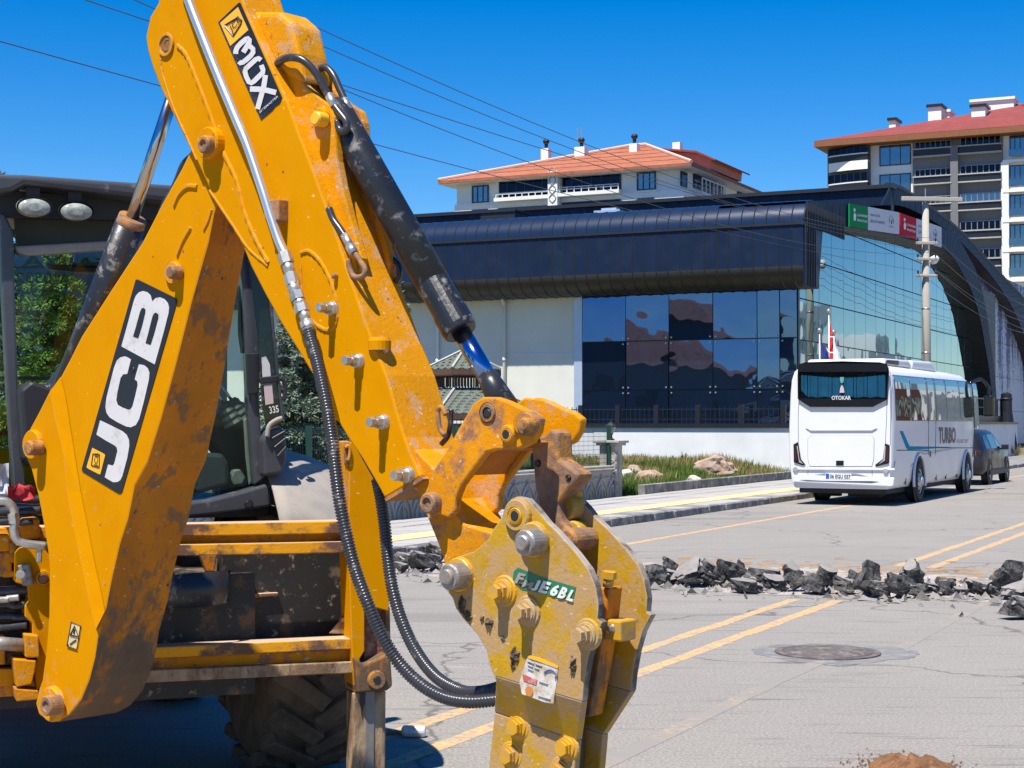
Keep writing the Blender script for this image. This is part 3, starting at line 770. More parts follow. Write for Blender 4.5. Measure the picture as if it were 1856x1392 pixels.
def window(par, rect, a, m_glass, nm='window', mull=2, fr='frame_dark', dep=.12, sill=True):
    b0, b1, z0, z1 = rect
    b_ = MB(); t = .09
    b_.sbox(a - .06, a + dep, b0, b0 - t, z0, z1); b_.sbox(a - .06, a + dep, b1 + t, b1, z0, z1)
    b_.sbox(a - .06, a + dep, b0 - t, b1 + t, z1 - t, z1); b_.sbox(a - .06, a + dep, b0 - t, b1 + t, z0, z0 + t)
    for k in range(1, mull):
        bb = b0 + (b1 - b0) * k / mull
        b_.sbox(a - .05, a + .05, bb - .035, bb + .035, z0 + t, z1 - t)
    f = b_.build(nm, M[fr], par)
    b_ = MB(); b_.sbox(a - .01, a + .01, b0, b1, z0 + .02, z1 - .02); b_.build('pane', M[m_glass], f)
    if sill:
        b_ = MB(); b_.sbox(a - .22, a, b0 + .12, b1 - .12, z0 - .16, z0 - .02); b_.build('sill', M['cream'], f)
    return f
A1 = 104.6
apt = thing('apartment_building', 'white apartment block with orange tiled roof behind the sports hall', 'building', tuple(S(A1 + 9, 47, 0)), group='apartment blocks behind the hall')
bR, bL = ab(SA(1237, 330, A1))[1], ab(SA(828, 350, A1))[1]
ze = ab(SA(1000, 318, A1 - 1.0))[2] + .3
b_ = MB(); b_.sbox(A1, A1 + 20, bR, bL, 0, ze - .25); b_.build('wall', M['cream'], apt)
zb = ab(SA(840, 370, A1))[2]
b_ = MB(); b_.sbox(A1 - .12, A1 + 20.1, bR - .12, bL + .12, 0, zb); b_.build('plinth_band', M['facade_low'], apt)
# hip roof
ov = 1.0; zr_ = ze + 3.0
b_ = MB()
e = [S(A1 - ov, bL + ov, ze - .1), S(A1 - ov, bR - ov, ze - .1), S(A1 + 20 + ov, bR - ov, ze - .1), S(A1 + 20 + ov, bL + ov, ze - .1)]
rl, rr = S(A1 + 8.5, bR + 7.2, zr_), S(A1 + 11.5, bR + 7.2, zr_)
rl2, rr2 = S(A1 + 8.5, bR + 6.0, zr_), S(A1 + 11.5, bR + 6.0, zr_)
b_.add(e + [rl, rl2, rr2, rr], [[0, 1, 5, 4], [1, 2, 6, 5], [2, 3, 7, 6], [3, 0, 4, 7], [4, 5, 6, 7]])
b_.prism(e, UP * -.22)
roof = b_.build('roof', M['roof_orange'], apt)
b_ = MB(); b_.sbox(A1 - ov + .05, A1 + 20 + ov - .05, bR - ov + .05, bL + ov - .05, ze - .36, ze - .33); b_.build('eave_soffit', M['cream'], apt)
b_ = MB()
for p, q in ((e[0], rl), (e[1], rl2), (rl, rl2)): b_.tube([p + UP * .08, q + UP * .08], .11, 6)
b_.build('ridge_cap', mat('ridge_tile', (.62, .42, .36), .8), roof)
for i, f in enumerate((.18, .36, .54, .72, .9)):       # tile courses on the slope that faces the street
    b_ = MB(); p, q = e[0].lerp(rl, f), e[1].lerp(rl2, f); b_.tube([p + UP * .02, q + UP * .02], .035, 4); stuff(b_.build('tile_course', M['roof_orange'], roof))
for (px, py, w, h) in ((990, 284, .6, .8), (1054, 281, .8, .75), (1150, 274, .6, .7)):
    p = SA(px, py, A1 + 6)
    b_ = MB(); b_.box(p + UP * .1, w, w, h * 1.2, DA, DB, UP); c = b_.build('chimney', M['cream'], roof)
    b_ = MB(); b_.cyl(p + UP * (.1 + h * .6), UP, .13, .35, 10); b_.lathe(p + UP * (.42 + h * .6), UP, [(0, .12), (.1, .22), (.25, .26), (.38, .17), (.42, .04)], 12); b_.build('cowl', M['frame_dark'], roof)
b_ = MB(); p = SA(1054, 268, A1 + 6); b_.tube([p + UP * .4, p + UP * 1.5], .05, 6); b_.tube([p + UP * .4 + DB * .3, p + UP * 1.5 + DB * .3], .05, 6); b_.build('flue_pipe', M['zinc'], roof)
p = SA(1228, 272, A1 + 12); b_ = MB(); b_.box(p, .6, .6, 1.1, DA, DB, UP); b_.build('chimney', M['cream'], roof)
# brown dormer gable at the right
b_ = MB(); p0 = SA(1180, 268, A1 + 9); _, pb0, pz0 = ab(p0); p1 = SA(1291, 290, A1 + 9)
q = [SA(1170, 300, A1 + 8), SA(1288, 306, A1 + 8), SA(1290, 287, A1 + 8), SA(1260, 276, A1 + 8), SA(1180, 268, A1 + 8)]
b_.prism(q, DA * 7); b_.build('roof_gable', mat('pink_gable', (.42, .20, .16), .8), roof)
b_ = MB(); q = [SA(1170, 266, A1 + 7.5), SA(1262, 273, A1 + 7.5), SA(1296, 288, A1 + 7.5), SA(1296, 291, A1 + 7.5), SA(1262, 277, A1 + 7.5), SA(1170, 269, A1 + 7.5)]
b_.prism(q, DA * 8); b_.build('gable_roof', M['roof_red'], roof)
for r_ in ((856, 335, 886, 369), (1155, 309, 1189, 346)): window(apt, RA(*r_, A1), A1 - .02, 'win_sky', mull=3)
for r_ in ((857, 379, 886, 396), (1157, 358, 1187, 380)): window(apt, RA(*r_, A1), A1 - .14, 'win_sky', mull=3)
for (r_, ra) in (((905, 322, 1000, 360), (905, 346, 1000, 361)), ((1020, 308, 1126, 352), (1020, 334, 1126, 352))):
    w_ = window(apt, RA(*r_, A1), A1 - .03, 'win_dark', 'balcony_glazing', mull=6, sill=False)
    b0, b1, z0, z1 = RA(*ra, A1)
    b_ = MB()
    b_.sbox(A1 - .55, A1 - .5, b0, b1, z1 - .05, z1); b_.sbox(A1 - .55, A1 - .5, b0, b1, z0 + .22, z0 + .27)
    for k in range(9):
        bb = b0 + (b1 - b0) * k / 8; b_.sbox(A1 - .55, A1 - .5, bb - .03, bb + .03, z0, z1)
    b_.build('balcony_rail', M['rail_white'], apt)
    b_ = MB(); b_.sbox(A1 - .7, A1, b0 + .1, b1 - .1, z0 - .25, z0); b_.build('balcony_slab', M['cream'], apt)
w_ = window(apt, RA(1020, 361, 1126, 378, A1), A1 - .14, 'win_dark', 'balcony_glazing', mull=6, sill=False)
w_ = window(apt, RA(905, 372, 1000, 382, A1), A1 - .14, 'win_dark', 'balcony_glazing', mull=4, sill=False)
b0, b1, z0, z1 = RA(1001, 312, 1018, 378, A1)
b_ = MB(); b_.sbox(A1 - .75, A1 - .2, b0, b1, z0, z1); dec = b_.build('ornament_panel', M['cream'], apt)
b_ = MB(); cb = (b0 + b1) / 2
zz = z0 + .3
while zz < z1 - .3:
    for s_ in (-1, 1): b_.tube([S(A1 - .77, cb + s_ * .18 * math.sin(t) * 1.4, zz + t / math.pi * .62) for t in [k * math.pi / 6 for k in range(7)]], .035, 4, cap=False)
    zz += .62
b_.build('ornament', mat('ornament_brown', (.36, .28, .24), .8), dec)
# right flank
def RBx(x0, y0, x1, y1, b):
    p, q = SB(x0, y1, b), SB(x1, y0, b); a0, _, z0 = ab(p); a1, _, z1 = ab(q); return a0, a1, z0, z1
def wflank(par, r_, b, m_glass, nm='window'):
    a0, a1, z0, z1 = RBx(*r_, b)
    c_ = MB(); c_.sbox(a0, a1, b - .08, b + .05, z0, z1); f = c_.build(nm, M['frame_dark'], par)
    k = 2 if a1 - a0 < 3 else 4
    for i in range(k):
        c_ = MB(); c_.sbox(a0 + (a1 - a0) * (i + .06) / k, a0 + (a1 - a0) * (i + .94) / k, b - .1, b - .07, z0 + .1, z1 - .1); c_.build('pane', M[m_glass], f)
for r_, mg, nm in (((1234, 313, 1244, 337), 'win_dark', 'window'), ((1256, 312, 1297, 340), 'win_dark', 'balcony_glazing'), ((1301, 337, 1309, 357), 'win_dark', 'window'), ((1336, 350, 1345, 356), 'win_dark', 'window')):
    wflank(apt, r_, bR, mg, nm)
a0, a1, z0, z1 = RBx(1256, 339, 1298, 353, bR)
b_ = MB(); b_.sbox(a0, a1, bR - .7, bR, z0 - .1, z0 + .2)
for k in range(7): b_.sbox(a0 + (a1 - a0) * k / 6 - .04, a0 + (a1 - a0) * k / 6 + .04, bR - .7, bR - .64, z0, z1)
b_.sbox(a0, a1, bR - .7, bR - .64, z1 - .08, z1); b_.build('balcony_rail', M['rail_white'], apt)

# tower block
M['slab_grey'] = mat('grey_balcony_slab', (.40, .40, .38), .8)
A2 = 157.0
tw = thing('apartment_building', 'tall dark grey and white apartment tower with red roof at the right', 'building', tuple(S(A2 + 10, 30, 0)), group='apartment blocks behind the hall')
tL, tR = ab(SA(1503, 300, A2))[1], ab(SA(1930, 300, A2))[1]
zE = ab(SA(1680, 246, A2))[2]
b_ = MB(); b_.sbox(A2, A2 + 20, tR, tL, 0, zE - .4); b_.build('wall', M['facade_low'], tw)
def tx(cx, cy): return 1456 + cx / 3.395, 150 + cy / 3.395
def trect(x0, y0, x1, y1): return RA(*tx(x0, y0), *tx(x1, y1), A2)
# eaves and roof
b_ = MB(); ov = 1.8
e = [S(A2 - ov, tL + 1.0, zE), S(A2 - ov, tR - ov, zE), S(A2 + 22, tR - ov, zE), S(A2 + 22, tL + 1.0, zE)]
rA, rB = S(A2 + 10, tL - 18, zE + 4.2), S(A2 + 10, tR + 6, zE + 4.2)
b_.add(e + [rA, rB], [[0, 1, 5, 4], [1, 2, 5], [2, 3, 4, 5], [3, 0, 4]])
b_.face(e[::-1]); roof2 = b_.build('roof', M['roof_red'], tw)
b_ = MB(); b_.prism([p - UP * .02 for p in e], UP * -.55); b_.build('eave', M['soff_brown'], tw)
for (x0, y0, x1, y1, dz) in ((775, 150, 855, 215, 0), (535, 235, 575, 275, 0), (1040, 150, 1125, 205, 0), (1040, 105, 1300, 150, 4), (855, 185, 905, 200, 2)):
    b0, b1, z0, z1 = RA(*tx(x0, y0), *tx(x1, y1), A2 + 5 + dz)
    b_ = MB(); b_.sbox(A2 + 4.5 + dz, A2 + 6.5 + dz, b0, b1, z0 - .6, z1); b_.build('chimney', M['facade_low'], roof2)
    b_ = MB(); b_.sbox(A2 + 4.3 + dz, A2 + 6.7 + dz, b0 + .15, b1 - .15, z1, z1 + .25); b_.build('chimney_cap', M['frame_dark'] if dz == 0 else M['facade_low'], roof2)
FL = 183.0          # storey pitch in crop pixels
# grey centre bay
b0, b1, z0, z1 = trect(682, 330, 1228, 1392); b_ = MB(); b_.sbox(A2 - .25, A2 + .3, b1, b0, 0, z1); b_.build('grey_bay', M['grey_wall'], tw)
b0, b1, z0, z1 = trect(920, 390, 960, 1392); b_ = MB(); b_.sbox(A2 - .8, A2 - .2, b1, b0, 0, z1); b_.build('grey_pier', M['grey_wall'], tw)
b0, b1, z0, z1 = trect(155, 385, 415, 1392); b_ = MB(); b_.sbox(A2 - .12, A2 + .3, b1, b0, 0, z1); b_.build('corner_bay', M['grey_wall'], tw)
def balcony(x0, x1, yt, yb, a, nm='balcony_glazing', n_=7, mg='win_dark', slope=-.055, band=True):
    cx = (x0 + x1) / 2; ya, yb_ = yt, yb
    r_ = trect(x0, ya, x1, yb_)
    window(tw, r_, a, mg, nm, mull=n_, sill=False, fr='mull_grey')
    if band:
        bb0, bb1, z0, z1 = r_
        b_ = MB(); b_.sbox(a - .45, a, bb0, bb1, z0 - .70, z0 - .12); b_.build('balcony_front', M['frame_dark'], tw)
        b_ = MB(); b_.sbox(a - .55, a, bb0 + .1, bb1 - .1, z0 - .10, z0); b_.sbox(a - .55, a, bb0 + .1, bb1 - .1, z0 - .82, z0 - .71); b_.build('balcony_slab', M['slab_grey'], tw)
for k in range(5):
    y = k * FL * .93
    balcony(690, 915, 352 + y, 415 + y, A2 - .3)
    balcony(968, 1220, 322 + y * 1.02, 395 + y * 1.02, A2 - .3, mg='win_dark' if k != 2 else 'win_sky')
    if k < 3:
        rr_ = trect(470, 375 + k * 180, 662, 515 + k * 180); window(tw, rr_, A2 - .02, 'win_sky', mull=3, sill=False)
    rr_ = trect(1270, 318 + k * FL, 1400, 452 + k * FL); window(tw, rr_, A2 - .02, 'win_sky', mull=4, sill=False)
    b0, b1, z0, z1 = trect(1270, 425 + k * FL, 1420, 458 + k * FL)
    b_ = MB(); b_.sbox(A2 - .5, A2 - .45, b0, b1, z0, z1 + .3); b_.build('balcony_rail', M['win_sky'], tw)
    b0, b1, z0, z1 = trect(1232, 462 + k * FL, 1520, 497 + k * FL)
    b_ = MB(); b_.sbox(A2 - .55, A2 - .1, b0, b1, z0, z1); b_.build('white_band', M['facade_low'], tw)
b0, b1, z0, z1 = trect(1228, 490, 1268, 1392); b_ = MB(); b_.sbox(A2 - .5, A2 - .05, b0, b1, 0, z1); b_.build('white_pier', M['facade_low'], tw)
for k in range(2):      # rounded corner balconies
    b0, b1, z0, z1 = trect(160, 398 + k * 160, 415, 462 + k * 172)
    n_ = 12
    def arc(z, r_=0.0): return [S(A2 - .2 - 1.0 * math.sin(math.pi * .5 * (i / n_)) ** .8 * (1) - r_, b1 + (b0 - b1) * (1 - i / n_) if False else b0 + (b1 - b0) * i / n_, z) for i in range(n_ + 1)]
    pl = arc(z0); pu = arc(z1)
    b_ = MB(); b_.add(pl + pu, [[i, i + 1, n_ + 2 + i, n_ + 1 + i] for i in range(n_)]); gl = b_.build('balcony_glazing', M['win_dark'], tw)
    b_ = MB()
    for i in range(0, n_ + 1, 2): b_.tube([pl[i], pu[i]], .06, 4)
    b_.build('glazing_bar', M['frame_dark'], gl)
    for zz, hh, mm in ((z0 - .62, .56, 'frame_dark'), (z0 - 1.5, .86, 'facade_low'), (z0 - .04, .12, 'cream')):
        lo_ = arc(zz, .08); hi_ = arc(zz + hh, .08)
        b_ = MB(); b_.add(lo_ + hi_, [[i, i + 1, n_ + 2 + i, n_ + 1 + i] for i in range(n_)]); b_.face(hi_ + [S(A2, b1, zz + hh), S(A2, b0, zz + hh)]); b_.build('balcony_front' if hh > .2 else 'balcony_slab', M[mm], tw)

# houses on the other side of the street, seen only in the mirror glass
def block(a0, a1, b0, b1, h, wallm, roofm, label, nm='house'):
    t = thing(nm, label, 'building', tuple(S((a0 + a1) / 2, (b0 + b1) / 2, 0)))
    b_ = MB(); b_.sbox(a0, a1, b0, b1, 0, h); b_.build('wall', wallm, t)
    if roofm:
        e = [S(a0 - 1, b0 - 1, h), S(a1 + 1, b0 - 1, h), S(a1 + 1, b1 + 1, h), S(a0 - 1, b1 + 1, h)]
        am, bm = (a0 + a1) / 2, (b0 + b1) / 2; w = min(a1 - a0, b1 - b0) / 2
        p, q = (S(am, b0 + w, h + w * .5), S(am, b1 - w, h + w * .5)) if (b1 - b0) > (a1 - a0) else (S(a0 + w, bm, h + w * .5), S(a1 - w, bm, h + w * .5))
        b_ = MB()
        if (b1 - b0) > (a1 - a0): b_.add(e + [p, q], [[0, 1, 4], [1, 2, 5, 4], [2, 3, 5], [3, 0, 4, 5], [0, 3, 2, 1]])
        else: b_.add(e + [p, q], [[0, 1, 5, 4], [1, 2, 5], [2, 3, 4, 5], [3, 0, 4], [0, 3, 2, 1]])
        b_.build('roof', roofm, t)
    b_ = MB()
    for z in [1.2 + 3 * k for k in range(int(h // 3))]:
        for k in range(int((b1 - b0) // 3)): b_.sbox(a1, a1 + .05, b0 + 1 + 3 * k, b0 + 2.4 + 3 * k, z, z + 1.4)
        for k in range(int((a1 - a0) // 3)): b_.sbox(a0 + 1 + 3 * k, a0 + 2.4 + 3 * k, b1, b1 + .05, z, z + 1.4)
    stuff(b_.build('window', M['win_dark'], t))
    return t
block(-34, -22, 44, 62, 8.5, M['grey_wall'], M['roof_orange'], 'grey house with orange hip roof standing behind the camera', 'house')
block(-60, -48, 26, 41, 11, M['grey_wall'], M['roof_red'], 'dark house with red roof farther behind the camera', 'house')
for i, (a_, bb_, w_, h_) in enumerate(((150, -22, 16, 6), (182, -30, 12, 10), (205, -26, 22, 7), (240, -38, 16, 13), (270, -34, 24, 9), (310, -44, 18, 12))):
    block(a_, a_ + w_, bb_ - 14, bb_, h_ * 1.55, M['facade_low'] if i != 0 else M['roof_orange'], None, ['low orange shop', 'narrow white house', 'long low white house', 'tallest white block', 'wide white block', 'last white block'][i] + ' across the street to the right', 'shop' if i == 0 else 'house')
block(96, 132, -26, -12, 7.5, mat('brick_shop', (.36, .13, .06), .8), M['roof_orange'], 'brick coloured shop row across the street to the right', 'shop')

# ---------------------------------------------------------------- utility pole and wires
M['pole'] = mat('concrete_pole', (.37, .345, .30), .85, var=.1, dirt=(.33, .31, .28), dscale=3, damt=.35, dsharp=.2)
PA_, PB_ = 64.8, 13.7
pole = thing('utility_pole', 'pale concrete utility pole with crossarms and a street lamp behind the coach', 'utility pole', tuple(S(PA_, PB_, .12)))
zt = ab(SB(1675, 366, PB_))[2]
b_ = MB(); b_.tube([S(PA_, PB_, .1), S(PA_, PB_, zt)], [.22, .125], 14); b_.build('shaft', M['pole'], pole)
def zp(y): return CAM_H + (768 - y) * .02143 
armx = DB * .88 + DA * -.35; armx = Vector((1, .12, 0)).normalized()
arms = []
for (y, l, r_, xo) in ((361, 1.22, .085, .22), (441, .42, .06, 0), (470, .42, .05, 0), (500, .42, .05, 0)):
    c = S(PA_, PB_, zp(y)) - Vector((DB.y, -DB.x, 0)) * 0 + armx * xo + Vector((0, -.16, 0))
    b_ = MB(); b_.box(c, l * 2, .14, r_ * 2, armx, UP.cross(armx), UP); b_.build('crossarm', M['pole'], pole, bevel=.02)
    arms.append((c, l))
b_ = MB(); b_.tube([S(PA_, PB_, zt - .1), S(PA_, PB_, zt + .55)], .02, 6); b_.build('spike', M['zinc'], pole)
for i, (c, l) in enumerate(arms[1:]):
    for s_ in (-1, 1):
        b_ = MB(); p = c + armx * (l * .85 * s_); b_.lathe(p + UP * .05, UP, [(0, .015), (.05, .03), (.09, .04), (.13, .03), (.15, .01)], 8); b_.build('insulator', M['black_plain'], pole)
p0 = SB(1689, 474, PB_); p1 = SB(1717, 452, PB_)
b_ = MB(); b_.tube([S(PA_, PB_, zp(485)), p0], .035, 8); b_.build('lamp_arm', M['zinc'], pole)
d = (p1 - p0).normalized()
b_ = MB(); b_.lathe(p0 - d * .05, d, [(0, .06), (.1, .12), (.4, .17), (.75, .15), (.9, .05)], 12); b_.build('lamp_head', M['white'], pole)
for z in (zp(560), zp(640)):
    b_ = MB(); b_.cyl(S(PA_, PB_, z), UP, .235 - .1 * z / zt, .04, 14); b_.build('band', M['zinc'], pole)
M['wire'] = mat('dark_power_wire', (.05, .055, .07), .6, var=.05)
M['wire_l'] = mat('grey_power_wire', (.22, .22, .23), .6, var=.05)
def wire(p, q, sag, label, r_=.011, mw='wire'):
    p, q = Vector(p), Vector(q)
    pts = [p.lerp(q, t) - UP * (sag * 4 * t * (1 - t)) for t in [k / 30 for k in range(31)]]
    b_ = MB(); b_.tube(pts, r_, 5); tag(b_.build('power_wire', M[mw]), label, 'wire', 'overhead wires to the utility pole')
W = [((527, 28), (960, 220), arms[1][0] + armx * .36, 'topmost overhead wire running to the pole'),
     ((543, 65), (908, 220), arms[1][0] - armx * .36, 'second overhead wire from the top running to the pole'),
     ((200, 15), (825, 220), arms[2][0] + armx * .36, 'third overhead wire, crossing the sky above the cab'),
     ((597, 152), (764, 220), arms[2][0] - armx * .36, 'fourth overhead wire from the top running to the pole'),
     ((0, 75), (700, 267), arms[3][0] - armx * .36, 'lowest overhead wire, entering at the left edge of the picture')]
for p1, p2, q, lab in W:
    q = q + UP * .2
    qa, qb, qz = ab(q); k1 = ab(SB(*p1, qb)); k2 = ab(SB(*p2, qb))
    (x1, z1), (x2, z2), (x3, z3) = (k1[0], k1[2]), (k2[0], k2[2]), (qa, qz)
    def zat(x): return z1 * (x - x2) * (x - x3) / ((x1 - x2) * (x1 - x3)) + z2 * (x - x1) * (x - x3) / ((x2 - x1) * (x2 - x3)) + z3 * (x - x1) * (x - x2) / ((x3 - x1) * (x3 - x2))
    xs = [12 + (qa - 12) * k / 40 for k in range(41)]
    b_ = MB(); b_.tube([S(x, qb, zat(x)) for x in xs], .0075, 5); tag(b_.build('power_wire', M['wire']), lab, 'wire', 'overhead wires to the utility pole')
for i, (c, s_) in enumerate(((arms[3][0], -1), (arms[2][0], -1), (arms[2][0], 1), (arms[1][0], 1), (arms[3][0], 1))):
    q = c + armx * (.36 * s_) + UP * .2
    wire(q, q + DA * 46 - UP * .2 + DB * 1.0, .9, ['grey wire leaving the pole to the right, lowest', 'grey wire leaving the pole to the right, second', 'grey wire leaving the pole to the right, third', 'grey wire leaving the pole to the right, highest', 'grey wire leaving the pole to the right, nearest the road'][i], .009, 'wire_l')
# ---------------------------------------------------------------- flags
M['flag_red'] = mat('red_flag', (.62, .02, .03), .7, var=.06); M['flag_blue'] = mat('blue_flag', (.02, .035, .22), .7, var=.06); M['flag_white'] = mat('white_flag', (.75, .75, .76), .7, var=.03)
def flag(px, ytop, fx0, fx1, yt, yb, m, label, aa, emblem=False):
    bpl = ab(SA(px, 700, aa))[1]; zt_ = ab(SA(px, ytop, aa))[2]
    t = thing('flag_pole', label, 'flag', tuple(S(aa, bpl, .4)), group='flags on poles behind the coach')
    b_ = MB(); b_.tube([S(aa, bpl, .3), S(aa, bpl, zt_)], .024, 8); b_.build('pole', M['zinc'], t)
    b_ = MB(); b_.lathe(S(aa, bpl, zt_ - .02), UP, [(0, .02), (.05, .06), (.1, .07), (.15, .05), (.17, .01)], 10); b_.build('finial', M['zinc'], t)
    n_, m_ = 9, 8
    vs = []
    for j in range(m_ + 1):
        y = yt + (yb - yt) * j / m_
        for i in range(n_ + 1):
            f = i / n_
            wdt = (fx1 - fx0) * 1.65 * (.35 + .65 * (j / m_) ** .6)
            p = SA(fx0 + wdt * f, y + 26 * f * (1 - .3 * j / m_), aa)
            vs.append(p + DA * (.10 * math.sin(f * 9 + j * .3) * f))
    b_ = MB(); b_.smooth = True; b_.add(vs, [[j * (n_ + 1) + i, j * (n_ + 1) + i + 1, (j + 1) * (n_ + 1) + i + 1, (j + 1) * (n_ + 1) + i] for j in range(m_) for i in range(n_)])
    fl = b_.build('flag', m, t)
    if emblem:
        c = SA(1507, 625, aa - .16); b_ = MB()
        pts = [c + DB * (.16 * math.cos(k / 10 * 2 * math.pi * .8 + .9)) * 1 + UP * (.24 * math.sin(k / 10 * 2 * math.pi * .8 + .9)) for k in range(11)]
        b_.tube(pts, .022, 5); b_.build('crescent', M['flag_white'], fl)
flag(1503, 568, 1504, 1514, 582, 660, M['flag_red'], 'red flag with white crescent on a steel pole behind the coach', 48.5, True)
flag(1486, 603, 1487, 1502, 610, 672, M['flag_blue'], 'dark blue flag on a steel pole, left of the red flag', 48.5)
flag(1512, 606, 1511, 1524, 612, 668, M['flag_white'], 'white flag on a steel pole, right of the red flag', 48.2)

# ---------------------------------------------------------------- gazebo
M['shingle'] = mat('green_grey_shingle', (.105, .125, .10), .9, var=.12, vscale=2, dirt=(.14, .15, .13), dscale=7, damt=.4)
M['wood'] = mat('brown_stained_wood', (.10, .052, .033), .6, var=.2, vscale=6, stretch=(4, 4, 1)); M['strip'] = mat('pale_hip_strip', (.42, .40, .36), .8)
gc = Vector((-1.32, 45.0, .35)); gz_ = thing('gazebo', 'wooden gazebo with two tier green shingle roof behind the ram of the digger', 'gazebo', tuple(gc))
def hexpt(r_, z, k, ph=.26): return gc + Vector((r_ * math.cos(ph + k * math.pi / 3), r_ * math.sin(ph + k * math.pi / 3), z - gc.z))
def hexroof(r0, z0, r1, z1, nm):
    rows_ = max(3, int((r0 - r1) / .17))
    for k in range(6):
        b_ = MB()
        for j in range(rows_):
            f0, f1 = j / rows_, (j + 1) / rows_
            def ed(f, up): return [hexpt(r0 + (r1 - r0) * f, z0 + (z1 - z0) * f + up, k), hexpt(r0 + (r1 - r0) * f, z0 + (z1 - z0) * f + up, k + 1)]
            a_, c_ = ed(f0, .03), ed(f1, .0); nn = max(2, int((a_[1] - a_[0]).length / .22))
            for q in range(nn):
                t0, t1 = (q + .04) / nn, (q + .96) / nn
                b_.face([a_[0].lerp(a_[1], t0), a_[0].lerp(a_[1], (t0 + t1) / 2) - UP * .045, a_[0].lerp(a_[1], t1), c_[0].lerp(c_[1], t1), c_[0].lerp(c_[1], t0)])
        b_.face([hexpt(r0, z0 - .01, k), hexpt(r0, z0 - .01, k + 1), hexpt(r1, z1 - .01, k + 1), hexpt(r1, z1 - .01, k)])
        stuff(b_.build(nm, M['shingle'], gz_))
        b_ = MB(); b_.tube([hexpt(r0, z0 + .03, k), hexpt(r1, z1 + .03, k)], .035, 5); b_.build('hip_strip', M['strip'], gz_)
        b_ = MB(); b_.prism([hexpt(r0, z0 - .16, k), hexpt(r0, z0 - .16, k + 1), hexpt(r0, z0, k + 1), hexpt(r0, z0, k)], (gc - hexpt(r0, z0, k)).normalized() * .04); b_.build('fascia_board', M['wood'], gz_)
hexroof(1.06, 3.22, .03, 3.72, 'upper_roof'); hexroof(2.35, 2.02, .74, 2.72, 'lower_roof')
for k in range(6):
    b_ = MB()
    for q in range(9):
        p = hexpt(.78, 2.75, k).lerp(hexpt(.78, 2.75, k + 1), q / 9); b_.box(p + UP * .2, .045, .03, .42)
    b_.build('slat', M['wood'], gz_)
    b_ = MB(); p = hexpt(1.95, .35, k); b_.box(p + UP * .85, .12, .12, 1.75); b_.build('post', M['wood'], gz_)
    b_ = MB(); b_.tube([hexpt(1.95, 1.15, k), hexpt(1.95, 1.15, k + 1)], .04, 4); b_.build('rail', M['wood'], gz_)

# ---------------------------------------------------------------- ornamented low wall with green mesh fence
lw = thing('garden_wall', 'low cast concrete garden wall with pointed arch relief, ending at a pillar', 'wall', tuple(S(25, 14.6, .1)))
WB = 14.6
b_ = MB(); b_.sbox(8, 35.0, WB - .09, WB + .09, .05, .70); b_.build('wall_panel', M['concrete'], lw)
for a in range(8, 35, 3):
    b_ = MB(); b_.sbox(a + .01, min(a + 2.99, 35.02), WB - .17, WB + .17, .70, .74); b_.sbox(a + .01, min(a + 2.99, 35.02), WB - .14, WB + .14, .74, .80); b_.build('coping_stone', M['concrete'], lw, bevel=.02)
a = 18.0
while a < 34.8:         # relief: pointed arches with a leaf inside
    b_ = MB(); w = .31
    for s_, r_ in ((1.0, .022), (.62, .018)):
        for sg in (-1, 1):
            b_.tube([S(a + w + sg * w * s_ * math.cos(t) ** .8, WB - .095, .10 + .42 * s_ * (t / (math.pi / 2)) ** .8) for t in [k * math.pi / 2 / 6 for k in range(7)]], r_ * 1.7, 5, cap=False)
    b_.tube([S(a + w, WB - .095, .08), S(a + w, WB - .095, .36)], .03, 5)
    for sg in (-1, 1):
        b_.tube([S(a + w, WB - .095, .16), S(a + w + sg * .08, WB - .095, .24), S(a + w + sg * .06, WB - .095, .32)], .026, 4)
        b_.tube([S(a + w + sg * .28, WB - .095, .56), S(a + w + sg * .14, WB - .095, .52), S(a + w, WB - .095, .60)], .026, 4)
    b_.build('arch_relief', M['concrete'], lw); a += .64
pl = thing('gate_pillar', 'cast concrete pillar with moulded cap at the end of the garden wall', 'pillar', tuple(S(35.4, 14.75, .1)))
b_ = MB(); b_.sbox(35.05, 35.45, 14.46, 14.86, .05, 1.25); b_.build('shaft', M['concrete'], pl, bevel=.012)
b_ = MB(); b_.sbox(34.98, 35.52, 14.39, 14.93, 1.25, 1.31); b_.sbox(34.93, 35.57, 14.34, 14.98, 1.31, 1.37); b_.build('cap', M['concrete'], pl, bevel=.015)
b_ = MB()
for k in range(5):
    z = .3 + .17 * k
    b_.tube([S(35.045, 14.56 + .1 * math.sin(t), z + .12 * math.cos(t)) for t in [j * .7 for j in range(10)]], .012, 4)
    b_.tube([S(35.15 + .1 * math.sin(t), 14.455, z + .12 * math.cos(t)) for t in [j * .7 for j in range(10)]], .012, 4)
b_.build('carved_relief', M['concrete'], pl)
M['green_metal'] = mat('dark_green_metal', (.01, .05, .035), .4, var=.1); M['lamp_glass'] = mat('lamp_glass', (.20, .22, .15), .1, var=.2)
lamp = thing('garden_lamp', 'small dark garden lantern standing on the concrete pillar', 'lamp', tuple(S(35.25, 14.66, 1.37)))
lp = S(35.25, 14.66, 1.37)
b_ = MB(); b_.lathe(lp, UP, [(0, .09), (.02, .09), (.05, .04), (.12, .03), (.14, .06)], 12); b_.build('foot', M['black_plain'], lamp)
b_ = MB(); b_.lathe(lp + UP * .14, UP, [(0, .05), (.16, .11)], 8); b_.build('glass', M['lamp_glass'], lamp)
b_ = MB(); b_.lathe(lp + UP * .30, UP, [(0, .14), (.03, .14), (.09, .07), (.12, .02), (.16, .015), (.17, .001)], 12); b_.build('hood', M['black_plain'], lamp)
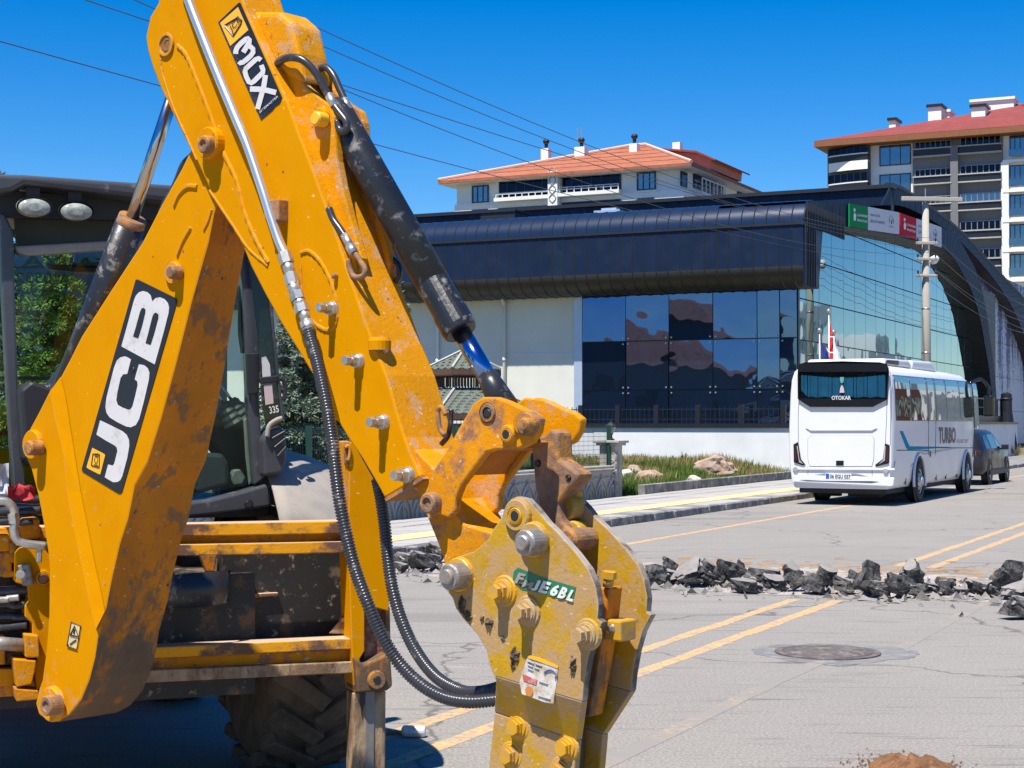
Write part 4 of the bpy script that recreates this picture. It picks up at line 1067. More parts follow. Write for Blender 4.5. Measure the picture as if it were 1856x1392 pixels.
fence = thing('mesh_fence', 'dark green welded mesh fence standing on the garden wall', 'fence', tuple(S(26, 14.62, .8)))
for a in [35.0 - k * 2.5 for k in range(9)]:
    b_ = MB(); b_.sbox(a - .04, a + .04, WB - .03, WB + .05, .80, 1.72); b_.build('post', M['green_metal'], fence)
b_ = MB()
for z in [.86 + .1 * k for k in range(9)]: b_.tube([S(14, WB + .06, z), S(35, WB + .06, z)], .005, 3)
a = 14.0
while a < 35: b_.tube([S(a, WB + .06, .82), S(a, WB + .06, 1.70)], .0045, 3); a += .07
stuff(b_.build('mesh', M['green_metal'], fence))

# ---------------------------------------------------------------- trees
M['needle'] = mat('spruce_needles', (.085, .130, .055), .7, var=.5, vscale=4, spec=.3); M['needle_blue'] = mat('blue_spruce_needles', (.150, .200, .140), .7, var=.5, vscale=3, spec=.3)
M['leaf_yel'] = mat('bright_thuja_leaves', (.15, .205, .035), .7, var=.6, vscale=4, spec=.3); M['bark'] = mat('grey_bark', (.12, .09, .065), .9, var=.3, bump=.5)
def conifer(x, y, h, r, m, label, seed, leaf=.054, z0=.15, nb=7):
    rn = random.Random(seed)
    t = thing('spruce_tree', label, 'tree', (x, y, z0), group='conifers on the lawn')
    b_ = MB(); b_.tube([Vector((x, y, z0 - .1)), Vector((x + .03, y, z0 + h * .5)), Vector((x, y, z0 + h))], [r * .055, r * .035, .01], 8); tr = b_.build('trunk', M['bark'], t)
    cr = MB(); lim = MB()
    lev = 0; z = .25
    while z < h - .15:
        f = z / h; rad = r * (1 - f) ** .8 * rn.uniform(.8, 1.1) + .05
        nbr = max(8, int(19 * (1 - f * .6)))
        for k in range(nbr):
            an = rn.uniform(0, 6.28); L_ = rad * rn.uniform(.72, 1.12)
            dr = Vector((math.cos(an), math.sin(an), 0))
            base = Vector((x, y, z0 + z))
            def at(s): return base + dr * (L_ * s) + UP * (L_ * (.22 * s - .42 * s * s) + .05 * L_ * math.sin(s * 5 + an))
            lim.tube([at(0), at(.5), at(.95)], [.02, .012, .004], 4, cap=False)
            ns = max(5, int(L_ / leaf * 2.4))
            for q in range(ns):
                s = (q + rn.random()) / ns
                if s < .12: continue
                c = at(s)
                for w in range(nb):
                    side = dr.cross(UP) * rn.uniform(-1, 1) * (.30 * L_ * (1.15 - s) + .05) + UP * rn.uniform(-.07, .06)
                    p = c + side; d = (dr * rn.uniform(.3, 1) + side.normalized() * .8 + UP * rn.uniform(-.35, .35)).normalized()
                    u = d.cross(Vector((rn.uniform(-1, 1), rn.uniform(-1, 1), rn.uniform(.2, 1)))).normalized() * leaf * rn.uniform(.22, .4)
                    l = leaf * rn.uniform(.8, 1.6)
                    cr.add([p - d * l * .4, p + u, p + d * l, p - u], [[0, 1, 2, 3]])
        z += (.26 if h > 3 else .2) * rn.uniform(.8, 1.2)
    lim.build('branch', M['bark'], t); cr.build('crown', m, t)
    return t
conifer(-3.65, 29.0, 4.7, 1.55, M['needle_blue'], 'dense blue green spruce between the digger cab and its dipper arm', 11)
conifer(-2.35, 33.0, 4.6, 1.25, M['needle_blue'], 'blue green spruce just right of the dipper arm', 12)
conifer(-5.7, 20.6, 3.9, 1.5, M['leaf_yel'], 'bright green conifer seen through the cab windows of the digger', 13, leaf=.036, nb=10)
conifer(-7.55, 24.0, 5.5, 1.3, M['needle'], 'tall dark green conifer showing its tip above the cab roof at the left edge', 15)
conifer(-3.75, 31.6, 3.6, 1.75, M['needle'], 'broad dark green conifer behind the dense blue green spruce', 14)

# ---------------------------------------------------------------- rough grass, weeds, rocks
def grass_mesh(name, mats, areas, count, hlo, hhi, seed, rule=None):
    rn = random.Random(seed); b_ = MB(); V = b_.v; Fc = b_.f
    vs = []; fs = []; mi = []
    while len(fs) < count:
        a0, a1, b0, b1 = areas[rn.randrange(len(areas))]
        a, b = rn.uniform(a0, a1), rn.uniform(b0, b1)
        den = noise.noise(Vector((a * .7, b * .7, 0)))
        if den < -.25 and rn.random() < .6: continue
        z = gz(a, b)
        h = rn.uniform(hlo, hhi) * (1 + .5 * den)
        dry = (den * .8 + noise.noise(Vector((a * .35 + 9, b * .35, 4))) * .9 + (a - 43) * .055 + rn.uniform(-.3, .3))
        an = rn.uniform(0, 6.28); w = rn.uniform(.012, .03)
        lean = Vector((rn.uniform(-.35, .35), rn.uniform(-.35, .35), 1)) * h
        p = S(a, b, z - .02); u = Vector((math.cos(an), math.sin(an), 0)) * w
        o = len(vs); vs += [p - u, p + u, p + lean]; fs.append((o, o + 1, o + 2)); mi.append(1 if dry > .30 else 0)
    me = bpy.data.meshes.new(name); me.from_pydata(vs, [], fs)
    for m in mats: me.materials.append(m)
    me.polygons.foreach_set('material_index', mi); me.update()
    o = bpy.data.objects.new(name, me); COL.objects.link(o); return stuff(o)
M['grass'] = mat('fresh_grass', (.10, .155, .028), .8, var=.35, vscale=1.5, spec=.2); M['grass_dry'] = mat('dry_grass', (.30, .235, .09), .85, var=.3, vscale=1.5, spec=.2)
grass_mesh('rough_grass', [M['grass'], M['grass_dry']], [(35.8, 49.9, 14.25, 23), (35.8, 44, 14.25, 19), (15, 40, 14.9, 22)], 90000, .14, .36, 5)
def boulder(name, p, sx, sy, sz, m, seed, label, cat='rock', group=None, rot=0, sub=3, rough=.22):
    bm = bmesh.new(); bmesh.ops.create_icosphere(bm, subdivisions=sub, radius=1)
    off = Vector((seed * 3.1, seed * 1.7, seed))
    rn = random.Random(seed)
    cuts = [(Vector((rn.uniform(-1, 1), rn.uniform(-1, 1), rn.uniform(-.6, 1))).normalized(), rn.uniform(.55, .85)) for _ in range(9)]
    for v in bm.verts:
        c = v.co.copy()
        for nrm, d in cuts:
            e = c.dot(nrm) - d
            if e > 0: c -= nrm * e * .92
        c += v.co.normalized() * (noise.noise(v.co * 2.1 + off) * rough + noise.noise(v.co * 6 + off) * rough * .35)
        v.co = Vector((c.x * sx, c.y * sy, c.z * sz))
    lo = min(v.co.z for v in bm.verts)
    for v in bm.verts: v.co.z -= lo
    me = bpy.data.meshes.new(name); bm.to_mesh(me); bm.free()
    me.materials.append(m)
    o = bpy.data.objects.new(name, me); COL.objects.link(o); o.location = p; o.rotation_euler = (0, 0, rot)
    return tag(o, label, cat, group)
M['rock_pink'] = mat('pinkish_limestone', (.34, .235, .165), .9, var=.2, vscale=4, dirt=(.42, .34, .26), dscale=5, damt=.45, bump=.6, bscale=14, dirt2=(.25, .15, .11), d2scale=8, d2amt=.32)
M['rock_pale'] = mat('pale_stone', (.50, .46, .39), .9, var=.2, vscale=6, bump=.5, bscale=20)
q = ground(1297, 868, .2)
boulder('boulder', Vector((q.x, q.y, .18)), .66, .5, .34, M['rock_pink'], 4, 'large pinkish boulder lying in the rough grass left of the coach', 'boulder', rot=.4)
for i, (px, py, s_, lab) in enumerate(((1128, 880, .22, 'pale stone nearest the concrete pillar'), (1150, 876, .26, 'squat pale stone in the grass, second from the pillar'), (1140, 868, .2, 'stone half hidden in the grass behind the front stones'), (1168, 884, .24, 'rounded pale stone in the middle of the small stone heap'), (1186, 882, .22, 'broad stone at the right of the small heap'), (1202, 868, .16, 'small bright white stone right of the stone heap'), (1258, 880, .13, 'small white stone at the lawn edging'), (1160, 870, .18, 'small stone at the back of the heap'))):
    q = ground(px, py, .18); boulder('stone', Vector((q.x, q.y, .16)), s_ * 1.6, s_ * 1.2, s_ * 1.1, M['rock_pale'] if i in (0, 5, 6) else M['rock_pink'], 20 + i, lab, 'stone', 'small stones in the rough grass', rot=i, sub=2)
M['weed_dry'] = mat('dry_weed', (.25, .20, .12), .9, var=.2)
def weed(px, py, h, label, seed, m='weed_dry', bushy=False):
    q = ground(px, py, .4); rn = random.Random(seed)
    t = thing('weed', label, 'weed', (q.x, q.y, .38), group='tall weeds at the white wall')
    b_ = MB(); tips = []
    for k in range(5 if not bushy else 9):
        d = Vector((rn.uniform(-.35, .35), rn.uniform(-.2, .2), 1)) * h * rn.uniform(.6, 1); p = Vector((q.x, q.y, .38))
        b_.tube([p, p + d * .5 + Vector((rn.uniform(-.03, .03), 0, 0)), p + d], [.010, .007, .003], 4); tips += [p + d * f for f in (.45, .6, .75, .9, 1)]
    b_.build('stem', M[m], t)
    b_ = MB()
    for p in tips:
        for k in range(5 if bushy else 3):
            d = Vector((rn.uniform(-1, 1), rn.uniform(-1, 1), rn.uniform(-.3, 1))).normalized() * rn.uniform(.03, .09); u = d.cross(UP).normalized() * .014
            b_.face([p, p + d * .5 + u, p + d, p + d * .5 - u])
    b_.build('leaves', M[m if not bushy else 'grass'], t)
weed(1190, 838, 1.05, 'tallest dry weed with a dark seed head at the white wall', 1); weed(1245, 840, .75, 'dry weed in front of the wall joint', 2); weed(1240, 848, .5, 'low bushy green weed left of the boulder', 3, bushy=True)
weed(1318, 838, 1.0, 'thin dry weed behind the boulder', 4); weed(1295, 842, .7, 'dry weed just behind the boulder top', 5); weed(1125, 842, .6, 'dry weed close to the concrete pillar', 6); weed(1405, 842, .5, 'dry weed next to the coach', 7)

# terrace railing and dark post beyond the street wall
ter = thing('terrace_railing', 'dark railing on the terrace edge below the blue patterned screen', 'railing', tuple(S(86, 15.2, 1.2)))
b_ = MB(); b_.sbox(78, 90, 14.9, 15.6, .8, 2.15); b_.build('terrace_edge', M['frame_dark'], ter)
for k in range(13):
    b_ = MB(); b_.sbox(78.5 + k * .95 - .02, 78.5 + k * .95 + .02, 14.95, 15.0, 2.15, 3.0); b_.build('baluster', M['frame_dark'], ter)
b_ = MB(); b_.sbox(78.4, 90, 14.94, 15.0, 2.96, 3.02); b_.sbox(78.4, 90, 14.95, 14.99, 2.55, 2.58); b_.build('handrail', M['frame_dark'], ter)
q = S(89.4, 14.75, .1); dp = thing('dark_post', 'thick dark post with flared foot at the end of the terrace', 'post', tuple(q))
b_ = MB(); b_.lathe(q, UP, [(0, .62), (1.6, .40), (2.3, .30), (3.2, .28), (3.25, .2), (3.3, .01)], 14); b_.build('shaft', M['frame_dark'], dp)
b_ = MB(); b_.cyl(q + UP * 2.9, UP, .31, .1, 14); b_.build('collar', M['clad_dark'], dp)
q = S(88.2, 14.05, .13); rn = random.Random(9); wd = thing('weed', 'brown dry weed growing against the street wall beyond the dark car', 'weed', tuple(q), group='tall weeds at the white wall')
b_ = MB()
for k in range(60):
    d = Vector((rn.uniform(-.7, .7), rn.uniform(-.3, .2), rn.uniform(.2, 1))) * rn.uniform(.4, 1.0); b_.tube([q, q + d], [.02, .006], 3)
b_.build('stem', M['weed_dry'], wd)
# ================================================================ broken asphalt across the road
def chunk(name, p, sx, sy, sz, rot, seed, label, m=None):
    """angular broken slab: convex cut block with rough broken faces"""
    rn = random.Random(seed)
    bm = bmesh.new(); bmesh.ops.create_cube(bm, size=2)
    bmesh.ops.subdivide_edges(bm, edges=bm.edges[:], cuts=5, use_grid_fill=True)
    off = Vector((seed * 1.37, seed * .77, seed * 2.1))
    cuts = [(Vector((rn.uniform(-1, 1), rn.uniform(-1, 1), rn.uniform(-.5, .5))).normalized(), rn.uniform(.75, 1.05)) for _ in range(7)]
    for v in bm.verts:
        c = v.co.copy()
        for nrm, d in cuts:
            e = c.dot(nrm) - d
            if e > 0: c -= nrm * e
        topf = abs(v.co.z) > .99
        k = .07 if topf else .24
        c += Vector((noise.noise(c * 1.9 + off), noise.noise(c * 1.9 + off + Vector((7, 0, 0))), noise.noise(c * 1.9 + off + Vector((0, 9, 0))) * (.3 if topf else 1))) * k * 1.5 + Vector((noise.noise(c * 5.3 + off), noise.noise(c * 5.3 + off + Vector((3, 0, 0))), 0)) * (.02 if topf else .09)
        v.co = Vector((c.x * sx, c.y * sy, c.z * sz))
    bm.normal_update()
    me = bpy.data.meshes.new(name)
    for f in bm.faces: f.material_index = 1 if (f.normal.z > .8) else 0
    rm = Matrix.Rotation(rot[2], 3, 'Z') @ Matrix.Rotation(rot[1], 3, 'Y') @ Matrix.Rotation(rot[0], 3, 'X')
    for v in bm.verts: v.co = rm @ v.co
    lo = min(v.co.z for v in bm.verts)
    for v in bm.verts: v.co.z -= lo
    bm.to_mesh(me); bm.free()
    for m_ in (M['asphalt_dark'], M['asphalt_top']): me.materials.append(m_)
    o = bpy.data.objects.new(name, me); COL.objects.link(o); o.location = p
    return tag(o, label, 'asphalt chunk', 'broken asphalt chunks in a row across the road')
# (px centre, py base, width px, height px, tilt)
CH = [(1172, 1063, 26, 34, 1.2, 'dark asphalt chunk standing at the left end of the row right of the breaker'), (1192, 1064, 36, 40, .3, 'chunk with a pale worn face, second from the breaker'), (1214, 1058, 40, 28, .2, 'small chunk with a light top, right of the perched block'), (1213, 1040, 26, 24, .7, 'small dark block perched on top beside the breaker end of the row'),
      (1245, 1063, 62, 32, -.5, 'broad slab with its grey road surface tilted to the left'), (1287, 1064, 40, 24, .3, 'small chunk in front of the broad tilted slab'), (1285, 1040, 26, 20, .9, 'low chunk between the perched block and the tall layered chunk'), (1318, 1058, 36, 48, .25, 'tall layered chunk in the left half of the row'), (1336, 1052, 32, 32, -.8, 'flat shard leaning against the tall layered chunk'), (1352, 1075, 52, 26, .1, 'rounded pale chunk at the front of the row'),
      (1386, 1062, 58, 34, .15, 'long dark slab lying flat in the middle of the row'), (1372, 1074, 24, 20, .4, 'small wedge behind the rounded pale chunk'), (1412, 1072, 46, 26, .05, 'dark block with a flat grey top, front of the row'), (1433, 1060, 28, 42, 1.1, 'upright chunk just left of the yellow lines'), (1444, 1071, 30, 36, -.9, 'narrow shard just left of the upright chunk by the yellow lines'),
      (1478, 1076, 46, 40, .3, 'black lump right of the upright chunk by the yellow lines'), (1500, 1066, 34, 44, .6, 'jagged black chunk behind the yellow line end'), (1533, 1076, 40, 32, .3, 'thin chunk between the black lump and the tall leaning slab'), (1548, 1068, 26, 30, .8, 'chunk lying at the foot of the tall leaning slab'), (1578, 1080, 40, 62, .62, 'tallest dark slab leaning to the right above the yellow line'), (1594, 1083, 36, 32, .2, 'small chunk below the light brown leaning chunk'), (1624, 1084, 42, 42, .5, 'rough black chunk right of the tall leaning slab'),
      (1655, 1068, 46, 48, -.6, 'chunk with a light brown face, leaning in the right half of the row'), (1660, 1083, 40, 26, .2, 'flat black chunk right of the light brown leaning chunk'), (1690, 1080, 32, 20, .3, 'smallest black chunk before the leaning plate at the right end'), (1716, 1078, 36, 36, .15, 'squarish dark chunk with a white fleck'), (1744, 1084, 30, 20, .05, 'small pale block lying right of the squarish chunk'), (1776, 1083, 42, 32, .3, 'dark chunk near the right end of the row'), (1800, 1083, 24, 18, .5, 'grey clod nearest the yellow leg, left of the breaker'),
      (1815, 1073, 34, 40, .9, 'leaning plate at the right end of the row'), (1840, 1062, 44, 46, .2, 'black chunk at the back of the right edge'), (1850, 1088, 60, 24, -.45, 'pale slanted slab at the right edge of the picture'), (1848, 1122, 56, 44, .15, 'big dark chunk in front at the right edge with its own shadow'),
      (735, 1030, 40, 26, .2, 'dark clod touching the kerb behind the breaker pin'), (765, 1036, 52, 34, .4, 'dark clod heaped at the kerb left of the breaker'), (790, 1020, 36, 30, .7, 'flat crumb of asphalt left of the dark kerb clod'), (750, 1016, 30, 16, .2, 'small clod at the left end, beside the stabiliser'), (724, 1038, 24, 18, .3, 'thin shard lying on the pavement edge behind the dipper nose'), (780, 1004, 26, 12, .4, 'low shard of asphalt at the left part of the row')]
for i, (px, py, w, h, tilt, lab) in enumerate(CH):
    p = ground(px, py, .01); k = p.y / F_PX
    rn = random.Random(100 + i)
    sx = w * k / 2 * .98; hh = h * k / 2 * .84
    chunk('asphalt_chunk', p + Vector((0, sx * .5, 0)), sx, sx * rn.uniform(.7, 1.0), hh, (rn.uniform(-.35, .55), tilt * rn.uniform(.5, .8), rn.uniform(-.6, .6)), 40 + i,
          lab or 'small broken asphalt chunk wedged among the bigger ones in the row')
# crumbs and dry straw lying around the cut
b_ = MB(); rn = random.Random(77)
for i in range(4200):
    a = 17.35 + rn.gauss(0, .6); b = rn.uniform(1.5, 10.6)
    s_ = .007 + .085 * rn.random() ** 5; p = S(a, b, .01)
    q = [Vector((rn.uniform(-1, 1), rn.uniform(-1, 1), 0)).normalized() * s_ for _ in range(3)]
    b_.add([p + q[0], p + q[1], p + q[2], p + UP * s_ * rn.uniform(.5, 1.1)], [[0, 1, 3], [1, 2, 3], [2, 0, 3]])
stuff(b_.build('asphalt_crumbs', [M['asphalt_top']]))
b_ = MB()
for i in range(260):
    a = 19.6 + rn.gauss(0, .5); b = rn.uniform(2.5, 7.5)
    d = Vector((1, rn.uniform(-.5, .5), 0)).normalized() * rn.uniform(.02, .10); p = S(a, b, .012)
    b_.tube([p - d, p + d], .006, 3)
stuff(b_.build('straw_litter', mat('straw', (.30, .19, .10), .9, var=.3)))
# sand heap at the lower edge
M['sand'] = mat('rusty_sand', (.20, .095, .038), .95, var=.35, vscale=9, dirt=(.11, .05, .02), dscale=22, damt=.45, bump=.9, bscale=50)
q = ground(1652, 1398); b_ = MB(); n_ = 34; vs = []
for r_ in range(9):
    for k in range(n_):
        an = 2 * math.pi * k / n_; rr = .20 * r_ / 8 * (1 + .16 * math.sin(3 * an + 1) + .06 * math.sin(7 * an))
        hgt = .10 * (1 - (r_ / 8) ** 1.6) + .03 * noise.noise(Vector((rr * 22 * math.cos(an), rr * 22 * math.sin(an), 3))) + .014 * noise.noise(Vector((rr * 60 * math.cos(an), rr * 60 * math.sin(an), 8)))
        if rr < .10: hgt -= .08 * (1 - rr / .10)
        vs.append(q + Vector((math.cos(an) * rr * 1.0, math.sin(an) * rr * 1.25, max(.006, hgt))))
b_.smooth = True
b_.add(vs, [[r_ * n_ + k, r_ * n_ + (k + 1) % n_, (r_ + 1) * n_ + (k + 1) % n_, (r_ + 1) * n_ + k] for r_ in range(8) for k in range(n_)])
tag(b_.build('sand_heap', M['sand']), 'small rusty brown sand heap on the asphalt at the lower edge', 'sand heap')
b_ = MB()
for i in range(900):
    an = rn.uniform(0, 6.28); rr = .05 + abs(rn.gauss(.12, .10)); s_ = rn.uniform(.002, .011); p = q + Vector((math.cos(an) * rr, math.sin(an) * rr * 1.2, .005))
    b_.add([p + Vector((s_, 0, 0)), p + Vector((-s_ * .5, s_, 0)), p + Vector((-s_ * .5, -s_, 0)), p + UP * s_], [[0, 1, 3], [1, 2, 3], [2, 0, 3]])
stuff(b_.build('sand_grains', M['sand']))
# empty white can by the stabiliser
c0, c1 = ground(729, 1325, .033), ground(771, 1326, .033)
can = thing('drink_can', 'empty white can lying on the asphalt beside the stabiliser leg', 'can', tuple((c0 + c1) / 2 - UP * .03))
ax = (c1 - c0); Lc = ax.length; ax.normalize()
b_ = MB(); b_.lathe(c0, ax, [(0, .024), (.006, .030), (.014, .033), (Lc - .014, .033), (Lc - .006, .030), (Lc, .026)], 18); b_.build('body', mat('white_can', (.72, .72, .72), .35, .3, var=.1, dirt=(.5, .48, .46), dscale=18, damt=.4), can)
b_ = MB(); b_.lathe(c0 - ax * .002, ax, [(0, .02), (.004, .024)], 16); b_.build('lid', M['zinc'], can)
q = ground(715, 1332); b_ = MB(); b_.box(q + UP * .012, .09, .05, .02); b_.box(q + UP * .01 + Vector((.05, .03, 0)), .05, .02, .015)
tag(b_.build('mud_clod', M['muddy_leg'], bevel=.006), 'flat brown mud clod between the can and the stabiliser leg', 'mud clod')
# ================================================================ coach parked at the kerb
M['bus_white'] = mat('white_coach_paint', (.71, .715, .735), .3, var=.015, coat=.3, dirt=(.66, .66, .66), dscale=2, damt=.35, dsharp=.3)
M['bus_black'] = mat('gloss_black_trim', (.012, .013, .016), .12, var=.1)
M['seam'] = mat('dark_panel_gap', (.06, .065, .075), .6); M['curtain'] = mat('blue_curtain', (.03, .20, .34), .9, var=.2)
M['bus_glass'] = glass_mat('tinted_rear_glass', (.80, .86, .88), .05, refl=.05)
M['bus_side_glass'] = pane_mat('dark_side_glass', (.22, .23, .24), .010, metal=.9, scale=.9)
M['teal'] = mat('teal_stripe', (.0, .26, .42), .6, spec=.03); M['stripe_grey'] = mat('grey_stripe', (.28, .29, .32), .4); M['navy'] = mat('navy_lettering', (.012, .02, .055), .4)
M['lamp_red'] = mat('tail_lamp_lens', (.055, .018, .02), .12, var=.1); M['lamp_clear'] = mat('grey_lamp_lens', (.34, .35, .37), .15)
M['rim'] = mat('steel_rim', (.50, .50, .50), .35, .6, var=.1, dirt=(.2, .18, .16), dscale=12, damt=.36)
M['tyre'] = mat('road_tyre', (.022, .022, .023), .8, var=.2); M['plate'] = mat('plate_white', (.72, .73, .74), .4); M['plate_blue'] = mat('plate_blue', (.02, .08, .40), .4)
A0B, BMID, BLEN, BH = 35.0, 9.25, 9.5, 1.15
bus = thing('coach', 'white coach parked at the kerb, seen from behind, with teal stripe and black rear window', 'coach', tuple(S(A0B, BMID, 0)), SITE_ROT)
def TL(v): a, b, z = ab(v); return Vector((a - A0B, b - BMID, z))
def R4(x, y, off=0.0):       # crop pixel on the rear face -> coach coordinates
    v = TL(SA(1400 + x / 4.07, 600 + y / 4.07, A0B)); return Vector((-off, v.y, v.z))
def S4(x, y, off=0.0):       # crop pixel on the right flank
    v = TL(SB(1400 + x / 4.07, 600 + y / 4.07, BMID - BH)); return Vector((v.x, -side_w(v.z) - off, v.z))
half = [(1.02, .36), (1.10, .50), (1.145, .95), (1.15, 1.72), (1.115, 2.45), (1.085, 2.74), (1.03, 2.89), (.90, 2.99), (.55, 3.07), (0, 3.10)]
def side_w(z):
    for (w0, z0), (w1, z1) in zip(half, half[1:]):
        if z0 <= z <= z1: return w0 + (w1 - w0) * (z - z0) / (z1 - z0)
    return half[0][0]
sec = [(0, .955, -.11), (.05, .98, -.05), (.16, 1.0, 0), (8.55, 1.0, 0), (8.95, .99, -.06), (9.25, .97, -.28), (9.42, .93, -.8), (9.5, .88, -1.5)]
def loft(b_, sections, prof_, zb=.36):
    rows_ = []
    for x, s_, dz in sections:
        r_ = []
        zt = prof_[-1][1]
        full = [(w, z) for w, z in prof_] + [(-w, z) for w, z in reversed(prof_[:-1])]
        for w, z in full:
            k = (z - zb) / (zt - zb)
            r_.append(Vector((x, w * s_, z + dz * k)))
        rows_.append(r_)
    n_ = len(rows_[0]); vs = [p for r_ in rows_ for p in r_]
    fs = [[i * n_ + j, i * n_ + (j + 1) % n_, (i + 1) * n_ + (j + 1) % n_, (i + 1) * n_ + j] for i in range(len(rows_) - 1) for j in range(n_)]
    fs += [list(range(n_))[::-1], [(len(rows_) - 1) * n_ + j for j in range(n_)]]
    b_.smooth = True; b_.add(vs, fs); b_.smooth = False
    for q in (-1, -2): b_.sm[q] = False
b_ = MB(); loft(b_, sec, half)
body = b_.build('body', M['bus_white'], bus, bevel=.02, local=True)
LB = dict(local=True)
# rear window
win = [(196, 262), (212, 242), (250, 230), (520, 222), (800, 230), (838, 242), (858, 268), (862, 300), (850, 505), (742, 560), (282, 560), (192, 502), (190, 300)]
glassp = [(212, 305), (838, 305), (830, 500), (730, 528), (300, 528), (208, 494)]
rw = MB(); rw.prism([R4(x, y, .0) for x, y in win], Vector((-.012, 0, 0))); rw = rw.build('rear_window', M['bus_black'], bus, local=True)
b_ = MB(); n_ = 90
cu = []
for i in range(n_ + 1):
    f = i / n_; x = 214 + 620 * f
    cu.append((x, 322 + 22 * abs(math.sin(f * 3.14)) * (1 if i % 5 else 1.2), 488 + 4 * math.sin(f * 40) - 55 * max(0, 1 - f * 12) , .020 + .010 * math.sin(f * 150) + .004 * math.sin(f * 371)))
b_.smooth = True
b_.add([R4(x, y0, o) for x, y0, y1, o in cu] + [R4(x, y1, o) for x, y0, y1, o in cu], [[i, i + 1, n_ + 2 + i, n_ + 1 + i] for i in range(n_)]); b_.build('curtain', M['curtain'], rw, local=True)
b_ = MB(); b_.prism([R4(x, y, .045) for x, y in win], Vector((-.006, 0, 0))); b_.build('pane', M['bus_glass'], rw, local=True)
b_ = MB()
for i in range(len(win)):
    p, q = win[i], win[(i + 1) % len(win)]
    cx, cy = 526, 400
    sh = lambda t: (cx + (t[0] - cx) * .985, cy + (t[1] - cy) * .97)
    b_.prism([R4(*p, 0), R4(*q, 0), R4(*sh(q), 0), R4(*sh(p), 0)], Vector((-.053, 0, 0)))
b_.prism([R4(200, 240, .046), R4(850, 240, .046), R4(850, 300, .046), R4(200, 302, .046)], Vector((-.01, 0, 0)))
b_.prism([R4(205, 497, .046), R4(845, 503, .046), R4(742, 556, .046), R4(282, 556, .046)], Vector((-.01, 0, 0)))
b_.build('window_border', M['bus_black'], rw, local=True)
def blet(s, x0, y0, x1, y1, y2, m, fn, parent, bold=.02, off=.06, nm='lettering'):
    o = fn(x0, y0, off); xd = fn(x1, y1, off) - o; yd = fn(x0, y2, off) - o
    return lettering(nm, s, o, xd.normalized(), yd.normalized(), xd.length, yd.length, m, parent, bold, lift=.001, local=True)
blet('OTOKAR', 442, 508, 585, 508, 478, M['decal_white'], R4, rw, .03, .060)
b_ = MB(); b_.face([R4(x, y, .055) for x, y in ((500, 455), (536, 455), (530, 420), (518, 395), (505, 420))]); b_.build('sticker', mat('pale_sticker', (.55, .42, .42), .5), rw, local=True)
b_ = MB(); b_.face([R4(x, y, .055) for x, y in ((503, 340), (532, 340), (530, 375), (518, 388), (505, 375))]); b_.build('sticker', mat('green_sticker', (.12, .30, .25), .5), rw, local=True)
# rear hatch, crease, lamps, bumper
b_ = MB(); hp = [(262, 800), (272, 782), (290, 776), (720, 776), (742, 782), (750, 800), (748, 940), (735, 998), (275, 998), (262, 940)]
b_.prism([R4(x, y, 0) for x, y in hp], Vector((-.012, 0, 0))); hatch = b_.build('engine_hatch', M['bus_white'], bus, bevel=.006, local=True)
b_ = MB()
for i in range(len(hp)):
    b_.tube([R4(*hp[i], .002), R4(*hp[(i + 1) % len(hp)], .002)], .006, 4)
b_.build('hatch_gap', M['seam'], hatch, local=True)
b_ = MB()
for pts in ([(196, 508), (190, 640), (192, 815)], [(846, 510), (842, 650), (834, 825)], [(262, 998), (262, 1060)], [(735, 998), (737, 1100)], [(868, 300), (874, 600), (870, 840)]):
    b_ = MB(); b_.tube([R4(x, y, .002) for x, y in pts], .005, 4); b_.build('panel_gap', M['seam'], bus, local=True)
b_ = MB(); b_.prism([R4(x, y, 0) for x, y in ((245, 710), (285, 726), (730, 726), (775, 712), (735, 735), (285, 736))], Vector((-.03, 0, 0))); b_.build('moulding', M['bus_white'], bus, bevel=.008, local=True)
b_ = MB(); b_.prism([R4(x, y, .012) for x, y in ((471, 956), (527, 956), (527, 992), (471, 992))], Vector((-.008, 0, 0))); b_.build('camera_housing', M['bus_black'], bus, local=True)
def lampset(pl, inner):
    b_ = MB(); b_.prism([R4(x, y, 0) for x, y in pl], Vector((-.03, 0, 0))); t = b_.build('tail_lamp', M['bus_black'], bus, bevel=.006, local=True)
    b_ = MB(); b_.prism([R4(x, y, .03) for x, y in inner[0]], Vector((-.006, 0, 0))); b_.build('lens', M['lamp_red'], t, local=True)
    b_ = MB(); b_.prism([R4(x, y, .03) for x, y in inner[1]], Vector((-.006, 0, 0))); b_.build('lens', M['lamp_clear'], t, local=True)
lampset([(157, 836), (192, 818), (212, 945), (245, 985), (225, 992), (160, 968)], [[(163, 845), (178, 836), (186, 950), (168, 955)], [(182, 850), (190, 846), (203, 948), (230, 980), (200, 968)]])
lampset([(832, 828), (866, 842), (862, 976), (768, 1000), (758, 988), (815, 945)], [[(842, 842), (860, 850), (856, 962), (838, 968)], [(830, 850), (838, 846), (832, 955), (785, 985), (818, 950)]])
for pts in ([(150, 1005), (258, 1012), (740, 1012), (905, 1012), (905, 1028), (150, 1024)], [(360, 1052), (400, 1045), (600, 1045), (655, 1056), (740, 1078), (740, 1086), (620, 1062), (380, 1062), (258, 1078), (258, 1070)]):
    b_ = MB(); b_.prism([R4(x, y, 0) for x, y in pts], Vector((-.035, 0, 0))); b_.build('bumper_moulding', M['bus_white'] if pts[0][0] < 200 else M['stripe_grey'], bus, bevel=.01, local=True)
b_ = MB(); b_.prism([R4(x, y, 0) for x, y in ((152, 1062), (905, 1080), (898, 1145), (880, 1152), (160, 1118))], Vector((-.06, 0, 0))); b_.build('bumper', M['bus_white'], bus, bevel=.03, local=True)
